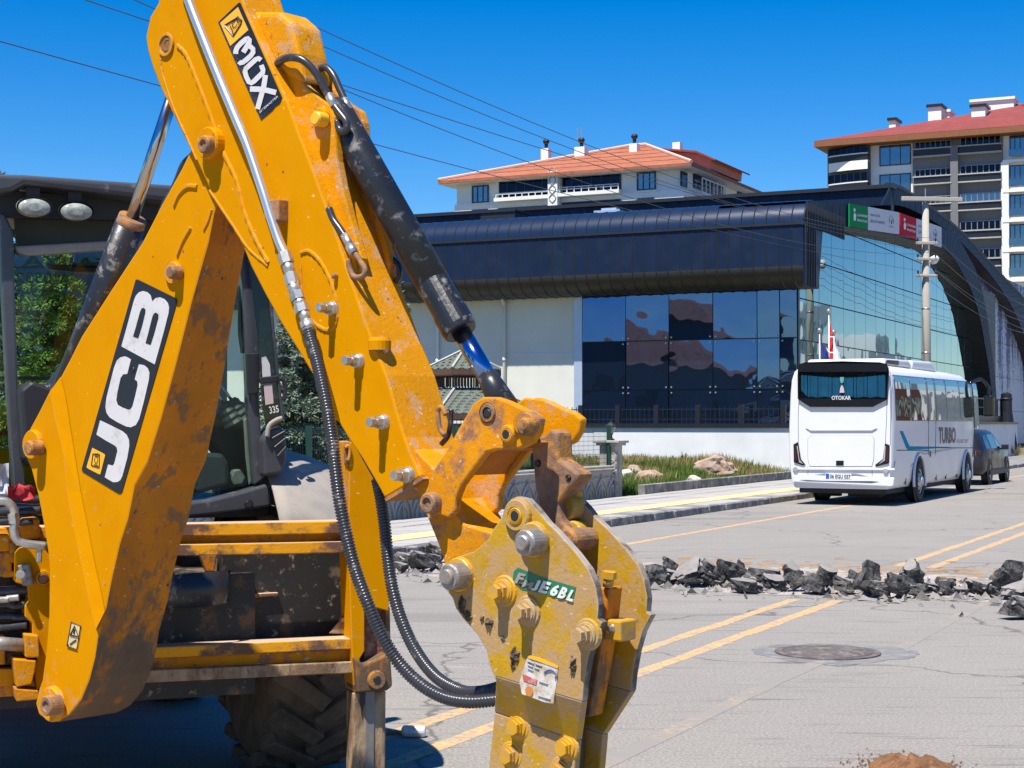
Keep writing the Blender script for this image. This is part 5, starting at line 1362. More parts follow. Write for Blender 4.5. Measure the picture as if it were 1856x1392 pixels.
b_ = MB(); b_.prism([R4(x, y, .055) for x, y in ((210, 1098), (260, 1098), (380, 1104), (600, 1106), (735, 1106), (790, 1112), (735, 1120), (260, 1106))], Vector((-.01, 0, 0))); b_.build('bumper_slot', M['seam'], bus, local=True)
for x, y in ((172, 1018), (838, 1032)):
    b_ = MB(); b_.lathe(R4(x, y, .03), Vector((-1, 0, 0)), [(0, .055), (.012, .05), (.014, .01)], 12); b_.build('fog_lamp', M['lamp_clear'], bus, local=True)
b_ = MB(); b_.prism([R4(x, y, .03) for x, y in ((398, 1048), (588, 1054), (588, 1094), (398, 1088))], Vector((-.034, 0, 0))); plt = b_.build('number_plate', M['plate'], bus, local=True)
b_ = MB(); b_.prism([R4(x, y, .064) for x, y in ((400, 1050), (424, 1051), (424, 1088), (400, 1087))], Vector((-.002, 0, 0))); b_.build('plate_band', M['plate_blue'], plt, local=True)
blet('06 EGU 057', 430, 1085, 582, 1089, 1056, M['navy'], R4, plt, .02, .068)
# flank: windows, seams, stripes, lettering
def spanel(x0, x1, t0, t1, b0, b1, off, m, nm, parent, n=7):
    b_ = MB(); vs = []
    for k in range(n + 1):
        f = k / n
        vs += [S4(x0, t0 + (b0 - t0) * f, off), S4(x1, t1 + (b1 - t1) * f, off)]
    nv = len(vs); vs += [v + Vector((0, .02, 0)) for v in vs]
    fs = [[2 * k, 2 * k + 1, 2 * k + 3, 2 * k + 2] for k in range(n)] + [[0, 1, nv + 1, nv], [nv - 2, nv - 1, 2 * nv - 1, 2 * nv - 2]]
    for e in (0, 1): fs += [[2 * k + e, 2 * k + 2 + e, nv + 2 * k + 2 + e, nv + 2 * k + e] for k in range(n)]
    b_.add(vs, fs); return b_.build(nm, m, parent, local=True)
sw = spanel(913, 1484, 322, 372, 662, 668, .006, M['bus_black'], 'window_band', bus)
wx = [(918, 1022), (1030, 1142), (1156, 1200), (1214, 1282), (1292, 1382), (1391, 1468)]
ty = lambda x: 330 + (x - 915) * .088
for x0, x1 in wx: spanel(x0, x1, ty(x0), ty(x1), 656, 660, .012, M['bus_side_glass'], 'pane', sw)
spanel(1492, 1524, 378, 390, 716, 720, .008, M['bus_side_glass'], 'cab_window', bus)
b_ = MB()
for pts in ([(1152, 340), (1152, 662), (1152, 900), (1140, 1130)], [(1208, 345), (1206, 662), (1202, 900), (1190, 1130)], [(1484, 370), (1490, 668), (1482, 930)], [(918, 880), (1150, 880)], [(1206, 862), (1484, 862)], [(905, 960), (905, 1150)]):
    b_ = MB(); b_.tube([S4(x, y, .003) for x, y in pts], .010, 4); b_.build('panel_gap', M['seam'], bus, local=True)
b_ = MB(); b_.face([S4(x, y, .004) for x, y in ((938, 738), (962, 738), (1012, 850), (1150, 852), (1330, 856), (1150, 870), (1000, 878), (985, 860))]); b_.build('stripe', M['teal'], bus, local=True)
b_ = MB()
for pts in ([(1022, 1000), (1075, 893), (1150, 884), (1330, 866), (1150, 890), (1082, 900), (1030, 1000)], [(1040, 990), (1085, 905), (1150, 900), (1380, 862), (1150, 908), (1092, 912), (1050, 985)], [(1210, 878), (1340, 866), (1210, 886)]):
    b_.face([S4(x, y, .004) for x, y in pts])
b_.build('stripe', M['stripe_grey'], bus, local=True)
blet('TURBO', 1226, 832, 1352, 828, 708, M['navy'], S4, bus, .045, .004)
blet('AKÜ BATTERY', 1357, 826, 1445, 824, 792, M['stripe_grey'], S4, bus, .0, .004)
for x, y in ((1000, 1110), (1226, 1080), (1298, 1072), (1378, 1062), (1165, 905), (1495, 900)):
    b_ = MB(); p = S4(x, y, .0); b_.box(p + Vector((0, -.008, 0)), .10, .02, .14); b_.build('flap_handle', M['bus_black'], bus, local=True)
# wheels with arches
def coach_wheel(x, y, sgn, z=.46):
    c = Vector((x, y, z)); ax_ = Vector((0, sgn, 0))
    b_ = MB(); b_.cyl(Vector((x, y - sgn * .02 + (.001 if sgn > 0 else -.001), z + .02)), ax_, .57, .021, 30); b_.build('wheel_arch', M['tyre'], bus, local=True)
    b_ = MB(); arcp = [Vector((x + .585 * math.cos(t), y + sgn * .02, z + .02 + .585 * math.sin(t))) for t in [R(-14 + k * 8.6) for k in range(25)]]
    b_.tube(arcp, .03, 6, up=ax_); b_.build('arch_trim', M['bus_white'], bus, local=True)
    b_ = MB(); b_.lathe(c - ax_ * .24, ax_, [(0, .34), (.01, .43), (.05, .465), (.22, .465), (.27, .44), (.285, .40), (.287, .30), (.25, .29)], 30); w = b_.build('wheel', M['tyre'], bus, local=True)
    b_ = MB(); b_.lathe(c + ax_ * .0, ax_, [(0, .285), (.02, .28), (.0, .22), (.03, .14), (.06, .11), (.09, .10), (.092, .01)], 24)
    for k in range(8): b_.hexbolt(c + ax_ * .02 + Vector((math.cos(k * .785) * .17, 0, math.sin(k * .785) * .17)), ax_, .018, .03, 1.3)
    b_.build('rim', M['rim'], w, local=True)
for x in (2.46, 8.1):
    coach_wheel(x, -1.145, -1); coach_wheel(x, 1.145, 1)
b_ = MB(); b_.box((4.7, 0, .36), 9.0, 1.9, .22); b_.build('underframe', M['tyre'], bus, local=True)
b_ = MB(); b_.box((.9, -.35, .33), .5, .7, .32); b_.box((1.2, .55, .25), .2, .5, .2); b_.build('mud_flap', M['tyre'], bus, local=True)
b_ = MB(); b_.box((1.9, -.62, .36), .05, .5, .3); b_.build('mud_flap', M['tyre'], bus, local=True)
# roof units
b_ = MB(); b_.prism([Vector((x, -.86, z)) for x, z in ((.45, 3.00), (.55, 3.16), (2.9, 3.20), (3.3, 3.02))], Vector((0, 1.72, 0))); ac = b_.build('roof_unit', M['bus_white'], bus, bevel=.06, seg=3, local=True)
b_ = MB(); b_.prism([Vector((x, -.865, z)) for x, z in ((.62, 3.05), (.68, 3.13), (1.75, 3.15), (1.75, 3.05))], Vector((0, -.012, 0))); b_.build('vent_grille', M['bus_black'], ac, local=True)
b_ = MB(); b_.prism([Vector((x, -.8, z)) for x, z in ((3.4, 3.0), (3.5, 3.22), (5.6, 3.26), (6.4, 3.02))], Vector((0, 1.6, 0))); b_.build('roof_unit', M['bus_white'], bus, bevel=.07, seg=3, local=True)
# front mirror
mi_ = MB(); mi_.tube(spline([(9.2, -1.02, 2.80), (9.6, -1.22, 2.92), (9.85, -1.38, 2.75), (9.85, -1.40, 2.5)], 5), .045, 8); mir = mi_.build('mirror_arm', M['bus_black'], bus, local=True)
b_ = MB(); b_.box((9.86, -1.40, 2.22), .12, .28, .56); b_.build('mirror_head', M['bus_black'], mir, bevel=.05, seg=3, local=True)

# ================================================================ parked dark car ahead of the coach
M['car_paint'] = mat('dark_grey_metallic', (.014, .015, .02), .35, .0, var=.05, coat=.15); M['car_glass'] = pane_mat('car_glass', (.03, .035, .045), .004)
car = thing('parked_car', 'dark grey sport utility car parked ahead of the coach', 'car', tuple(S(47.9, 9.45, 0)), SITE_ROT)
st = [  # x, half width low, half width belt, half width roof, z bottom, z belt, z roof
    (0.0, .78, .80, .60, .42, .95, 1.20), (.12, .88, .88, .66, .32, 1.02, 1.45), (.5, .92, .92, .69, .26, 1.01, 1.52), (1.2, .93, .93, .71, .25, 1.00, 1.57),
    (2.2, .93, .93, .71, .25, .99, 1.57), (2.9, .93, .92, .68, .25, .97, 1.44), (3.45, .93, .91, .80, .25, .97, 1.10), (4.2, .92, .88, .78, .27, .92, .97), (4.55, .86, .80, .66, .30, .80, .86), (4.68, .74, .70, .55, .42, .66, .72)]
b_ = MB(); rows_ = []
for x, wl, wb, wr, zb, zm, zt_ in st:
    hp_ = [(wl * .9, zb), (wl, zb + .15), (wb * 1.0, (zb + zm) * .52), (wb, zm), (wr + .02, zt_ - .06), (wr * .82, zt_), (0, zt_ + .03)]
    rows_.append([Vector((x, y, z)) for y, z in hp_] + [Vector((x, -y, z)) for y, z in reversed(hp_[:-1])])
n_ = len(rows_[0]); b_.smooth = True
b_.add([p for r_ in rows_ for p in r_], [[i * n_ + j, i * n_ + (j + 1) % n_, (i + 1) * n_ + (j + 1) % n_, (i + 1) * n_ + j] for i in range(len(rows_) - 1) for j in range(n_)] + [list(range(n_))[::-1], [(len(rows_) - 1) * n_ + j for j in range(n_)]])
cb_ = b_.build('body', M['car_paint'], car, local=True)
def lerp_st(x):
    for p, q in zip(st, st[1:]):
        if p[0] <= x <= q[0]:
            f = (x - p[0]) / (q[0] - p[0]); return [u + (v - u) * f for u, v in zip(p, q)]
    return list(st[-1])
for x0, x1 in ((.45, 1.15), (1.22, 2.15), (2.22, 3.0)):
    for sg in (-1, 1):
        pts = []
        for x, f in ((x0, .08), (x1, .08), (x1 - (.0 if x1 < 2.9 else .28), .86), (x0 + (.22 if x0 < 1 else 0), .86)):
            _, wl, wb, wr, zb, zm, zt_ = lerp_st(x); pts.append(Vector((x, sg * (wb + (wr + .02 - wb) * f + .004), zm + (zt_ - .06 - zm) * f)))
        b_ = MB(); b_.prism(pts, Vector((0, sg * .006, 0))); b_.build('side_window', M['car_glass'], car, local=True)
b_ = MB(); b_.prism([Vector((.005, -.56, 1.16)), Vector((.005, .56, 1.16)), Vector((.16, .55, 1.46)), Vector((.16, -.55, 1.46))], Vector((-.03, 0, .01))); b_.build('rear_window', M['car_glass'], car, local=True)
for sg in (-1, 1):
    b_ = MB(); b_.box((.05, sg * .68, .92), .12, .3, .16); b_.build('tail_lamp', M['lamp_red'], car, bevel=.03, local=True)
    b_ = MB(); b_.box((2.95, sg * 1.02, 1.06), .14, .2, .15); b_.tube([(2.95, sg * .9, 1.02), (2.95, sg * 1.0, 1.03)], .03, 6); b_.build('mirror', M['car_paint'], car, bevel=.03, local=True)
    b_ = MB(); b_.box((2.3, sg * .935, .36), 3.0, .05, .16); b_.build('sill_trim', M['black_plain'], car, bevel=.02, local=True)
    for x in (1.75, 2.75):
        b_ = MB(); b_.box((x - .35, sg * .935, .92), .18, .03, .035); b_.build('door_handle', M['car_paint'], car, bevel=.008, local=True)
    b_ = MB()
    for x in (1.19, 2.19, 3.05): b_.box((x, sg * .931, .68), .008, .006, .62)
    b_.build('door_gap', M['seam'], car, local=True)
    for x in (.92, 3.80):
        c = Vector((x, sg * .90, .345)); ax_ = Vector((0, sg, 0))
        b_ = MB(); b_.cyl(c - ax_ * .0 + UP * .02, ax_, .40, .034, 26); b_.build('wheel_arch', M['black_plain'], car, local=True)
        b_ = MB(); b_.lathe(c - ax_ * .19, ax_, [(0, .25), (.01, .33), (.04, .345), (.2, .345), (.235, .32), (.245, .26), (.22, .25)], 26); w = b_.build('wheel', M['tyre'], car, local=True)
        b_ = MB(); b_.lathe(c + ax_ * .02, ax_, [(0, .06), (.025, .055), (.028, .01)], 12); b_.lathe(c + ax_ * .0, ax_, [(0, .255), (.035, .25), (.035, .225), (0, .22)], 26)
        for k in range(5):
            t = k * 2 * math.pi / 5; d = Vector((math.cos(t), 0, math.sin(t))); e_ = Vector((-math.sin(t), 0, math.cos(t)))
            b_.prism([c + ax_ * .02 + d * .04 + e_ * .03, c + ax_ * .02 + d * .235 + e_ * .045, c + ax_ * .02 + d * .235 - e_ * .045, c + ax_ * .02 + d * .04 - e_ * .03], ax_ * .018)
        b_.build('rim', M['rim'], w, local=True)
# ================================================================ backhoe loader
PHI = R(40)
nA = Vector((-math.sin(PHI), -math.cos(PHI), 0)); uA = Vector((math.cos(PHI), -math.sin(PHI), 0)); A0 = Vector((-1.88, 6.70, 0))
def PA(px, py, off=0.0): return proj(px, py, A0 + nA * off, nA)
ALF = R(22)
rM = Vector((math.cos(ALF), math.sin(ALF), 0)); hM = Vector((-math.sin(ALF), math.cos(ALF), 0)); nF = -hM
F0 = Vector((-.57, 7.60, 0)); FC = F0 - rM * 1.15
def PF(px, py, off=0.0): return proj(px, py, F0 + nF * off, nF)
def ML(r_, h_, z): return FC + rM * r_ + hM * h_ + UP * z
def mpp(p): return (p - CAM).length / F_PX          # metres per photo pixel at p
ldr = thing('backhoe_loader', 'yellow backhoe loader with raised boom seen from behind on the left', 'backhoe loader', (FC.x, FC.y, 0))
def plate(pxs, off, th, m, name, parent=ldr, bevel=.006, fn=PA, nrm=None, seg=2, back=0.0):
    nrm = nrm or (nA if fn is PA else nF)
    b_ = MB(); b_.prism([fn(x, y, off) - nrm * back for x, y in pxs], -nrm * th)
    return b_.build(name, m, parent, bevel=bevel, seg=seg)
def pin(px, py, off, rpx, h, m, name, parent, fn=PA, head=None, ring=None, n=24, axis=None):
    """round pin or boss standing h proud of the surface; the pixel is where its outer end shows"""
    ax_ = axis or (nA if fn is PA else nF)
    c = fn(px, py, off + h); r_ = rpx * mpp(c)
    b_ = MB(); prof_ = [(-h - .01, r_ * 1.04), (-h * .25, r_), (-.006, r_), (0, r_ - .005)]
    b_.lathe(c, ax_, prof_ + ([(0, r_ * .55), (-.008, r_ * .5), (-.008, .001)] if ring else [(0, .001)]), n)
    o = b_.build(name, m, parent)
    if head:
        b_ = MB(); b_.lathe(c - ax_ * (h * .55 if False else .004), ax_, [(0, r_ * .62), (.012, r_ * .6), (.016, r_ * .5), (.016, .001)], 18); b_.build('pin_end', head, o)
    return o
def bolt(px, py, off, rpx, h, m, parent, fn=PA, boss=None, name='bolt', stud=None):
    ax_ = nA if fn is PA else nF
    c = fn(px, py, off + h); r_ = rpx * mpp(c); base = c - ax_ * (h + .004)
    b_ = MB()
    if boss:
        b_.lathe(base, ax_, [(0, r_ * boss * 1.08), (h * .14, r_ * boss), (h * .18, r_ * boss * .95), (h * .18, r_)], 22)
        b_.lathe(base + ax_ * h * .18, ax_, [(0, r_ * boss * .80), (h * .10, r_ * boss * .78), (h * .12, r_ * boss * .72), (h * .12, r_)], 22)
    b_.cyl(base, ax_, r_ * 1.35, h * .36, 16)
    b_.tube([base + ax_ * (h * .36), base + ax_ * (h * .62)], [r_ * 1.12] * 2, 6)
    b_.cyl(base + ax_ * h * .6, ax_, r_ * .72, h * .14, 12)
    b_.tube([base + ax_ * (h * .72), base + ax_ * h], [r_ * .98] * 2, 6)
    return b_.build(name, m, parent)
# ---------------- boom
bm_px = [(347, 268), (358, 240), (386, 234), (410, 252), (416, 300), (402, 345), (388, 388), (378, 440), (347, 550), (320, 657), (292, 760), (267, 840), (244, 882), (232, 942), (217, 988), (202, 1053), (193, 1100), (177, 1159),
         (172, 1194), (162, 1233), (147, 1270), (125, 1297), (103, 1309), (88, 1308), (70, 1296), (64, 1276), (70, 1250), (76, 1233), (83, 1181), (88, 1115), (89, 1034), (86, 998), (79, 953), (68, 896), (56, 850), (44, 822), (41, 806), (49, 786), (70, 747), (90, 707), (110, 682),
         (127, 650), (147, 610), (200, 527), (257, 440), (293, 370), (328, 307)]
def boomw(y): return .17 if y < 400 else (.30 if y > 900 else .17 + .13 * (y - 400) / 500)
b_ = MB(); b_.prism([PA(x, y, 0) for x, y in bm_px], None, [-nA * boomw(y) for x, y in bm_px])
n_b = len(bm_px)
b_.m = [0, 0] + [1] * n_b
for k in range(n_b):
    if 26 <= k <= 45: b_.m[2 + k] = 0
boom = b_.build('boom', [M['yellow'], M['under_rust_shade']], ldr, bevel=.008)
# raised fold plate down the flank
L_ = [(90, 710), (100, 760), (115, 823), (121, 891), (132, 946), (147, 1020), (162, 1090), (174, 1140)]; Rr = [(110, 683), (119, 720), (130, 790), (146, 891), (158, 950), (173, 1027), (186, 1086), (190, 1108)]
b_ = MB()
lo_ = [PA(x, y, .020) for x, y in L_]; hi_ = [PA(x, y, .003) for x, y in Rr]; lb = [PA(x, y, -.01) for x, y in L_]; k_ = len(L_)
b_.add(lo_ + hi_ + lb, [[i, i + 1, k_ + i + 1, k_ + i] for i in range(k_ - 1)] + [[i, 2 * k_ + i, 2 * k_ + i + 1, i + 1] for i in range(k_ - 1)])
b_.build('fold_plate', M['yellow'], boom)
def weld(pxs, off, parent, r_=.006, m='yellow', fn=PA, name='weld_bead', n=6, sp=7):
    pts = spline([fn(x, y, off) for x, y in pxs], sp); b_ = MB()
    b_.tube(pts, [r_ * (1 + (.12 if name == 'weld_bead' else 0) * math.sin(i * 2.2)) for i in range(len(pts))], n); return b_.build(name, M[m], parent)
weld([(316, 372), (325, 352), (340, 338), (358, 338)], .0, boom, .009, name='cast_rib'); weld([(370, 416), (378, 400), (384, 380)], .0, boom, .007, name='cast_rib'); weld([(322, 462), (333, 435), (346, 412)], .0, boom, .009, name='cast_rib')
pin(310, 494, 0, 21, .015, M['yellow_worn'], 'pin_boss', boom); pin(307, 493, .015, 12, .035, M['steel_rust'], 'pin', boom)
pin(55, 806, 0, 26, .02, M['yellow'], 'pin_boss', boom); pin(50, 812, .02, 13, .05, M['steel_rust'], 'pin', boom)
pin(89, 1277, 0, 30, .025, M['yellow_worn'], 'pin_boss', boom); pin(82, 1280, .025, 17, .05, M['steel_rust'], 'pin', boom, ring=True)
# end slot and hole on the underside
for (x, y, r_) in ((222, 1216, 7), (404, 540, 6), (360, 740, 5)):
    t_ = (x - 300) / 100
    c = None
def cr3(x, y): return 140 + x / 3.315, 480 + y / 3.315
def flat(pxs, off, m, name, parent, fn=PA, th=.0015):
    nrm = nA if fn is PA else nF
    b_ = MB(); b_.prism([fn(x, y, off) for x, y in pxs], -nrm * th); return b_.build(name, m, parent)
dec = flat([cr3(*p) for p in ((355, 88), (362, 88), (590, 200), (600, 212), (598, 225), (268, 1365), (258, 1374), (245, 1372), (34, 1244), (27, 1235), (28, 1220), (350, 92))], .003, M['decal_black'], 'maker_decal', boom, th=.003)
letters = {'B': [(265, 490), (300, 365), (340, 215), (352, 185), (370, 165), (395, 157), (420, 165), (440, 185), (450, 222), (470, 200), (495, 195), (522, 206), (543, 230), (551, 258), (548, 290), (520, 400), (465, 598)],
           'C': [(322, 570), (300, 655), (275, 658), (260, 680), (242, 760), (234, 815), (242, 842), (270, 858), (305, 871), (320, 868), (332, 850), (350, 780), (363, 722), (360, 700), (345, 688), (370, 598), (400, 603), (422, 622), (433, 650), (430, 690), (400, 820), (372, 925), (352, 962), (322, 976), (295, 972), (240, 945), (195, 917), (176, 890), (169, 855), (175, 800), (220, 620), (238, 575), (258, 556), (285, 550), (305, 558)],
           'J': [(137, 935), (200, 965), (270, 1000), (295, 1022), (310, 1055), (312, 1090), (300, 1160), (270, 1270), (258, 1294), (240, 1305), (215, 1306), (190, 1292), (165, 1276), (185, 1200), (212, 1207), (222, 1195), (241, 1120), (237, 1098), (222, 1084), (170, 1055), (115, 1020)]}
for k, pts in letters.items(): flat([cr3(*p) for p in pts], .0045, M['decal_white'], 'letter', dec)
for pts in ([(335, 430), (350, 380), (376, 285), (385, 263), (396, 258), (408, 267), (408, 285), (390, 360), (365, 440)], [(410, 470), (425, 415), (450, 315), (460, 292), (472, 287), (486, 298), (486, 318), (465, 400), (440, 480)]):
    flat([cr3(*p) for p in pts], .006, M['decal_black'], 'letter_counter', dec)
sq = flat([cr3(*p) for p in ((90, 1100), (160, 1136), (166, 1148), (138, 1258), (130, 1258), (60, 1222), (56, 1212))], .0045, M['decal_yellow'], 'logo_square', dec)
def plet(s, p0, p1, hpx, m, off, parent, fn=PA, bold=.03, name='lettering'):
    """letters whose base line runs from pixel p0 to p1, hpx high"""
    o = fn(*p0, off); q = fn(*p1, off); xd = (q - o); w = xd.length; xd.normalize(); nrm = nA if fn is PA else nF
    yd = nrm.cross(xd).normalized()
    return lettering(name, s, o, xd, yd, w, hpx * mpp(o), m, parent, bold, lift=.001)
plet('JCB', cr3(128, 1218), cr3(136, 1135), 14, M['decal_black'], .0055, sq, bold=.0)
b_ = MB(); b_.tube([PA(*cr3(*p), .0058) for p in ((85, 1205), (95, 1135), (134, 1140), (132, 1218), (85, 1205))], .0022, 4); b_.build('logo_border', M['decal_black'], sq)
pin(*cr3(331, 629), .002, 6, .003, M['black_plain'], 'decal_hole', dec)
wl = flat([(129, 1127), (146, 1134), (139, 1177), (121, 1171)], .003, mat('warning_label', (.62, .50, .26), .5), 'warning_label', boom, th=.002)
b_ = MB(); b_.tube([PA(x, y, .005) for x, y in ((127, 1151), (135, 1135), (142, 1154), (127, 1151))], .003, 4); b_.tube([PA(135, 1141, .005), PA(134, 1149, .005)], .004, 4); b_.tube([PA(x, y, .005) for x, y in ((124, 1168), (121, 1171), (129, 1127), (146, 1134), (139, 1177), (121, 1171))], .0018, 4); b_.tube([PA(127, 1168, .005), PA(133, 1163, .005), PA(138, 1160, .005)], .003, 4)
b_.build('warning_print', M['decal_black'], wl)
# ---------------- dipper ram between cab and boom
def rod(p0, p1, rpx0, rpx1, off, m, name, parent=ldr, n=24, extra=None, off1=None):
    a, c = PA(*p0, off), PA(*p1, off if off1 is None else off1); b_ = MB()
    b_.tube([a, c], [rpx0 * mpp(a), rpx1 * mpp(c)], n)
    return b_.build(name, m, parent)
rm1 = rod((112, 735), (236, 408), 27, 27, -.15, M['black_paint'], 'dipper_ram')
rod((231, 420), (241, 394), 26, 25, -.15, M['steel_rust'], 'gland_nut', rm1); rod((236, 406), (316, 165), 11.5, 11.5, -.15, M['chrome'], 'ram_rod', rm1)
def hose(pxs, offs, rpx, m, name, parent=ldr, n=10, sp=8, fn=PA):
    if not isinstance(offs, (list, tuple)): offs = [offs] * len(pxs)
    pts = spline([fn(x, y, o) for (x, y), o in zip(pxs, offs)], sp); b_ = MB(); b_.tube(pts, [rpx * mpp(p) for p in pts], n); return b_.build(name, m, parent)
hose([(372, 270), (350, 284), (334, 300), (325, 322), (315, 345), (300, 372), (290, 400)], -.12, 8, M['rubber_hose'], 'hydraulic_hose'); hose([(346, 290), (328, 318), (318, 338)], -.16, 7, M['rubber_hose'], 'hydraulic_hose')
# ---------------- dipper arm
dp_px = [(292, -60), (287, 5), (272, 30), (264, 67), (268, 93), (277, 123), (290, 157), (310, 200), (333, 247), (357, 293), (380, 343), (400, 383), (433, 430), (455, 484), (480, 533), (510, 587), (543, 640), (567, 680), (585, 722), (600, 757), (613, 765), (630, 793), (657, 833), (683, 877), (697, 903),
         (763, 864), (753, 843), (733, 793), (720, 750), (700, 680), (673, 613), (647, 540), (627, 483), (607, 417), (583, 353), (563, 298), (543, 247), (520, 183), (493, 123), (467, 67), (447, 23), (420, -60)]
b_ = MB(); b_.prism([PA(x, y, .04) for x, y in dp_px], None, [-nA * (.24 if y > 250 else .20) for x, y in dp_px])
n_d = len(dp_px); b_.m = [0, 0] + [0] * n_d
for k in range(n_d):
    if k >= 25: b_.m[2 + k] = 1
for k in range(0, 24): b_.m[2 + k] = 2
dip = b_.build('dipper_arm', [M['yellow'], M['yellow_worn'], M['under_rust_shade']], ldr, bevel=.007)
# inner slide of the dipper down to the nose
b_ = MB(); b_.prism([PA(x, y, .018) for x, y in ((600, 480), (640, 560), (700, 700), (735, 800), (800, 862), (812, 905), (840, 950), (895, 968), (870, 1040), (815, 1060), (805, 1020), (794, 986), (769, 925), (757, 890), (690, 860))], -nA * .20)
b_.m = [0, 0] + [1] * 7 + [2] * (len(b_.f) - 9); b_.build('inner_slide', [M['yellow_rusty'], M['yellow_worn'], M['steel_rust']], dip, bevel=.006)
b_ = MB(); b_.prism([PA(x, y, .043) for x, y in ((697, 903), (763, 864), (768, 868), (699, 909))], nA * -.26); b_.build('end_lip', M['steel_rust'], dip)
# weld beads and cast outlines on the flank
weld([(322, 82), (338, 100), (355, 140), (380, 205), (405, 275), (428, 325), (442, 380), (462, 430), (487, 476)], .04, dip, .008)
weld([(292, 105), (294, 130), (315, 195), (345, 262), (357, 290)], .04, dip, .005); weld([(380, 345), (420, 405), (450, 450), (486, 482)], .04, dip, .005)
weld([(545, 458), (562, 456), (585, 480), (605, 525), (612, 570), (606, 592), (592, 598), (575, 590)], .04, dip, .007); weld([(545, 480), (548, 530), (560, 570), (575, 590)], .04, dip, .005)
pin(302, 80, .04, 14, .006, M['steel_rust'], 'pin', dip, ring=True)
b_ = MB(); c = PA(301, 81, .044); b_.lathe(c, nA, [(0, 21 * mpp(c)), (.006, 20 * mpp(c)), (.006, 16 * mpp(c)), (0, 15 * mpp(c))], 24); b_.build('pin_boss', M['yellow'], dip)
pin(374, 259, .04, 29, .035, M['yellow'], 'pin_boss', dip); pin(367, 261, .075, 16, .03, M['steel_rust'], 'pin', dip, ring=True)
for (x, y, r_) in ((575, 557, 9), (622, 653, 9), (667, 765, 9.5), (712, 862, 10)): bolt(x, y, .04, r_, .075, M['zinc'], dip, boss=1.5)
bolt(681, 628, .01, 8, .03, M['zinc'], dip, boss=1.7)
pin(602, 500, .04, 5, .02, M['steel_rust'], 'stud', dip)
b_ = MB(); c = PA(688, 618, .02); b_.lathe(c - uA * .0, UP, [(-.03, .038), (.0, .038), (.012, .032), (.012, .02), (0, .018)], 18); b_.build('grease_boss', M['yellow'], dip)
# model decal
def cd(x, y): return 380 + x / 6.325, y / 6.325
d3 = flat([cd(*p) for p in ((95, 255), (335, 28), (348, 34), (825, 1115), (803, 1180), (745, 1220), (720, 1258), (585, 1372))], .043, M['decal_black'], 'model_decal', dip, th=.003)
s3 = flat([cd(*p) for p in ((322, 82), (440, 345), (236, 526), (120, 262))], .0445, M['decal_yellow'], 'logo_square', d3)
b_ = MB(); b_.tube([PA(*cd(*p), .046) for p in ((172, 290), (320, 200), (368, 235), (360, 270), (270, 410), (172, 290))], .003, 4); b_.build('logo_border', M['decal_black'], s3)
plet('JCB', cd(262, 392), cd(372, 252), 17, M['decal_black'], .046, s3, bold=.0)
def stroke(pts, w, off, m, name, parent, f=cd):
    P2 = [Vector((*f(*p), 0)) for p in pts]; l = []; r_ = []
    for i, p in enumerate(P2):
        t = (P2[min(i + 1, len(P2) - 1)] - P2[max(i - 1, 0)]).normalized(); nn = Vector((-t.y, t.x, 0)) * (w / 6.325 / 2)
        l.append(p + nn); r_.append(p - nn)
    b_ = MB(); q = [PA(p.x, p.y, off) for p in l] + [PA(p.x, p.y, off) for p in r_]; k = len(l)
    b_.add(q, [[i, i + 1, k + i + 1, k + i] for i in range(k - 1)]); return b_.build(name, m, parent)
DW = M['decal_white']
stroke([(298, 618), (300, 580), (318, 540), (360, 495), (415, 450), (440, 440), (455, 455), (452, 490), (430, 525), (385, 600)], 58, .0455, DW, 'letter', d3)
stroke([(430, 525), (470, 535), (496, 560), (498, 600), (470, 640), (420, 685), (380, 715), (352, 722), (335, 705)], 56, .0456, DW, 'letter', d3)
stroke([(588, 690), (560, 668), (530, 680), (470, 735), (415, 785), (404, 820), (420, 880), (450, 940), (475, 952), (510, 930), (570, 870), (610, 830), (612, 800), (592, 745)], 56, .0455, DW, 'letter', d3)
stroke([(640, 860), (622, 980), (598, 1070), (548, 1250)], 58, .0455, DW, 'letter', d3); stroke([(462, 1020), (560, 1022), (660, 1036), (762, 1062)], 62, .0457, DW, 'letter', d3)
plet('SITEMASTER', cd(578, 1300), cd(790, 1112), 4.2, DW, .0458, d3, bold=.01)
M['pipe'] = mat('bright_steel_pipe', (.74, .73, .71), .30, .85, var=.06)
# steel pipe down the flank with its clamp and couplings
hose([(322, -60), (345, 8), (372, 78), (400, 148), (428, 215), (450, 268), (476, 345), (490, 390), (505, 435), (517, 462)], .085, 8.8, M['pipe'], 'steel_pipe', dip, n=16)
b_ = MB(); c = PA(490, 384, .06); b_.box(c + uA * .04, .06, .05, .075, uA, nA, UP); b_.build('pipe_clamp', M['steel_rust'], dip, bevel=.005)
bolt(482, 388, .06, 8, .04, M['steel_rust'], dip)
b_ = MB()
for (p, q, r_, nn) in (((515, 458), (521, 478), 13, 6), ((520, 474), (527, 500), 10.5, 14), ((526, 496), (531, 516), 13, 6), ((530, 512), (537, 535), 11.5, 14), ((536, 530), (541, 544), 13.5, 6), ((540, 542), (546, 556), 11, 14), ((545, 552), (549, 566), 14, 6), ((549, 562), (556, 584), 10, 14), ((555, 582), (561, 602), 12.5, 14)):
    a, c = PA(*p, .09), PA(*q, .09); b_.tube([a, c], [r_ * mpp(a)] * 2, nn)
b_.build('hose_coupling', M['zinc'], dip)
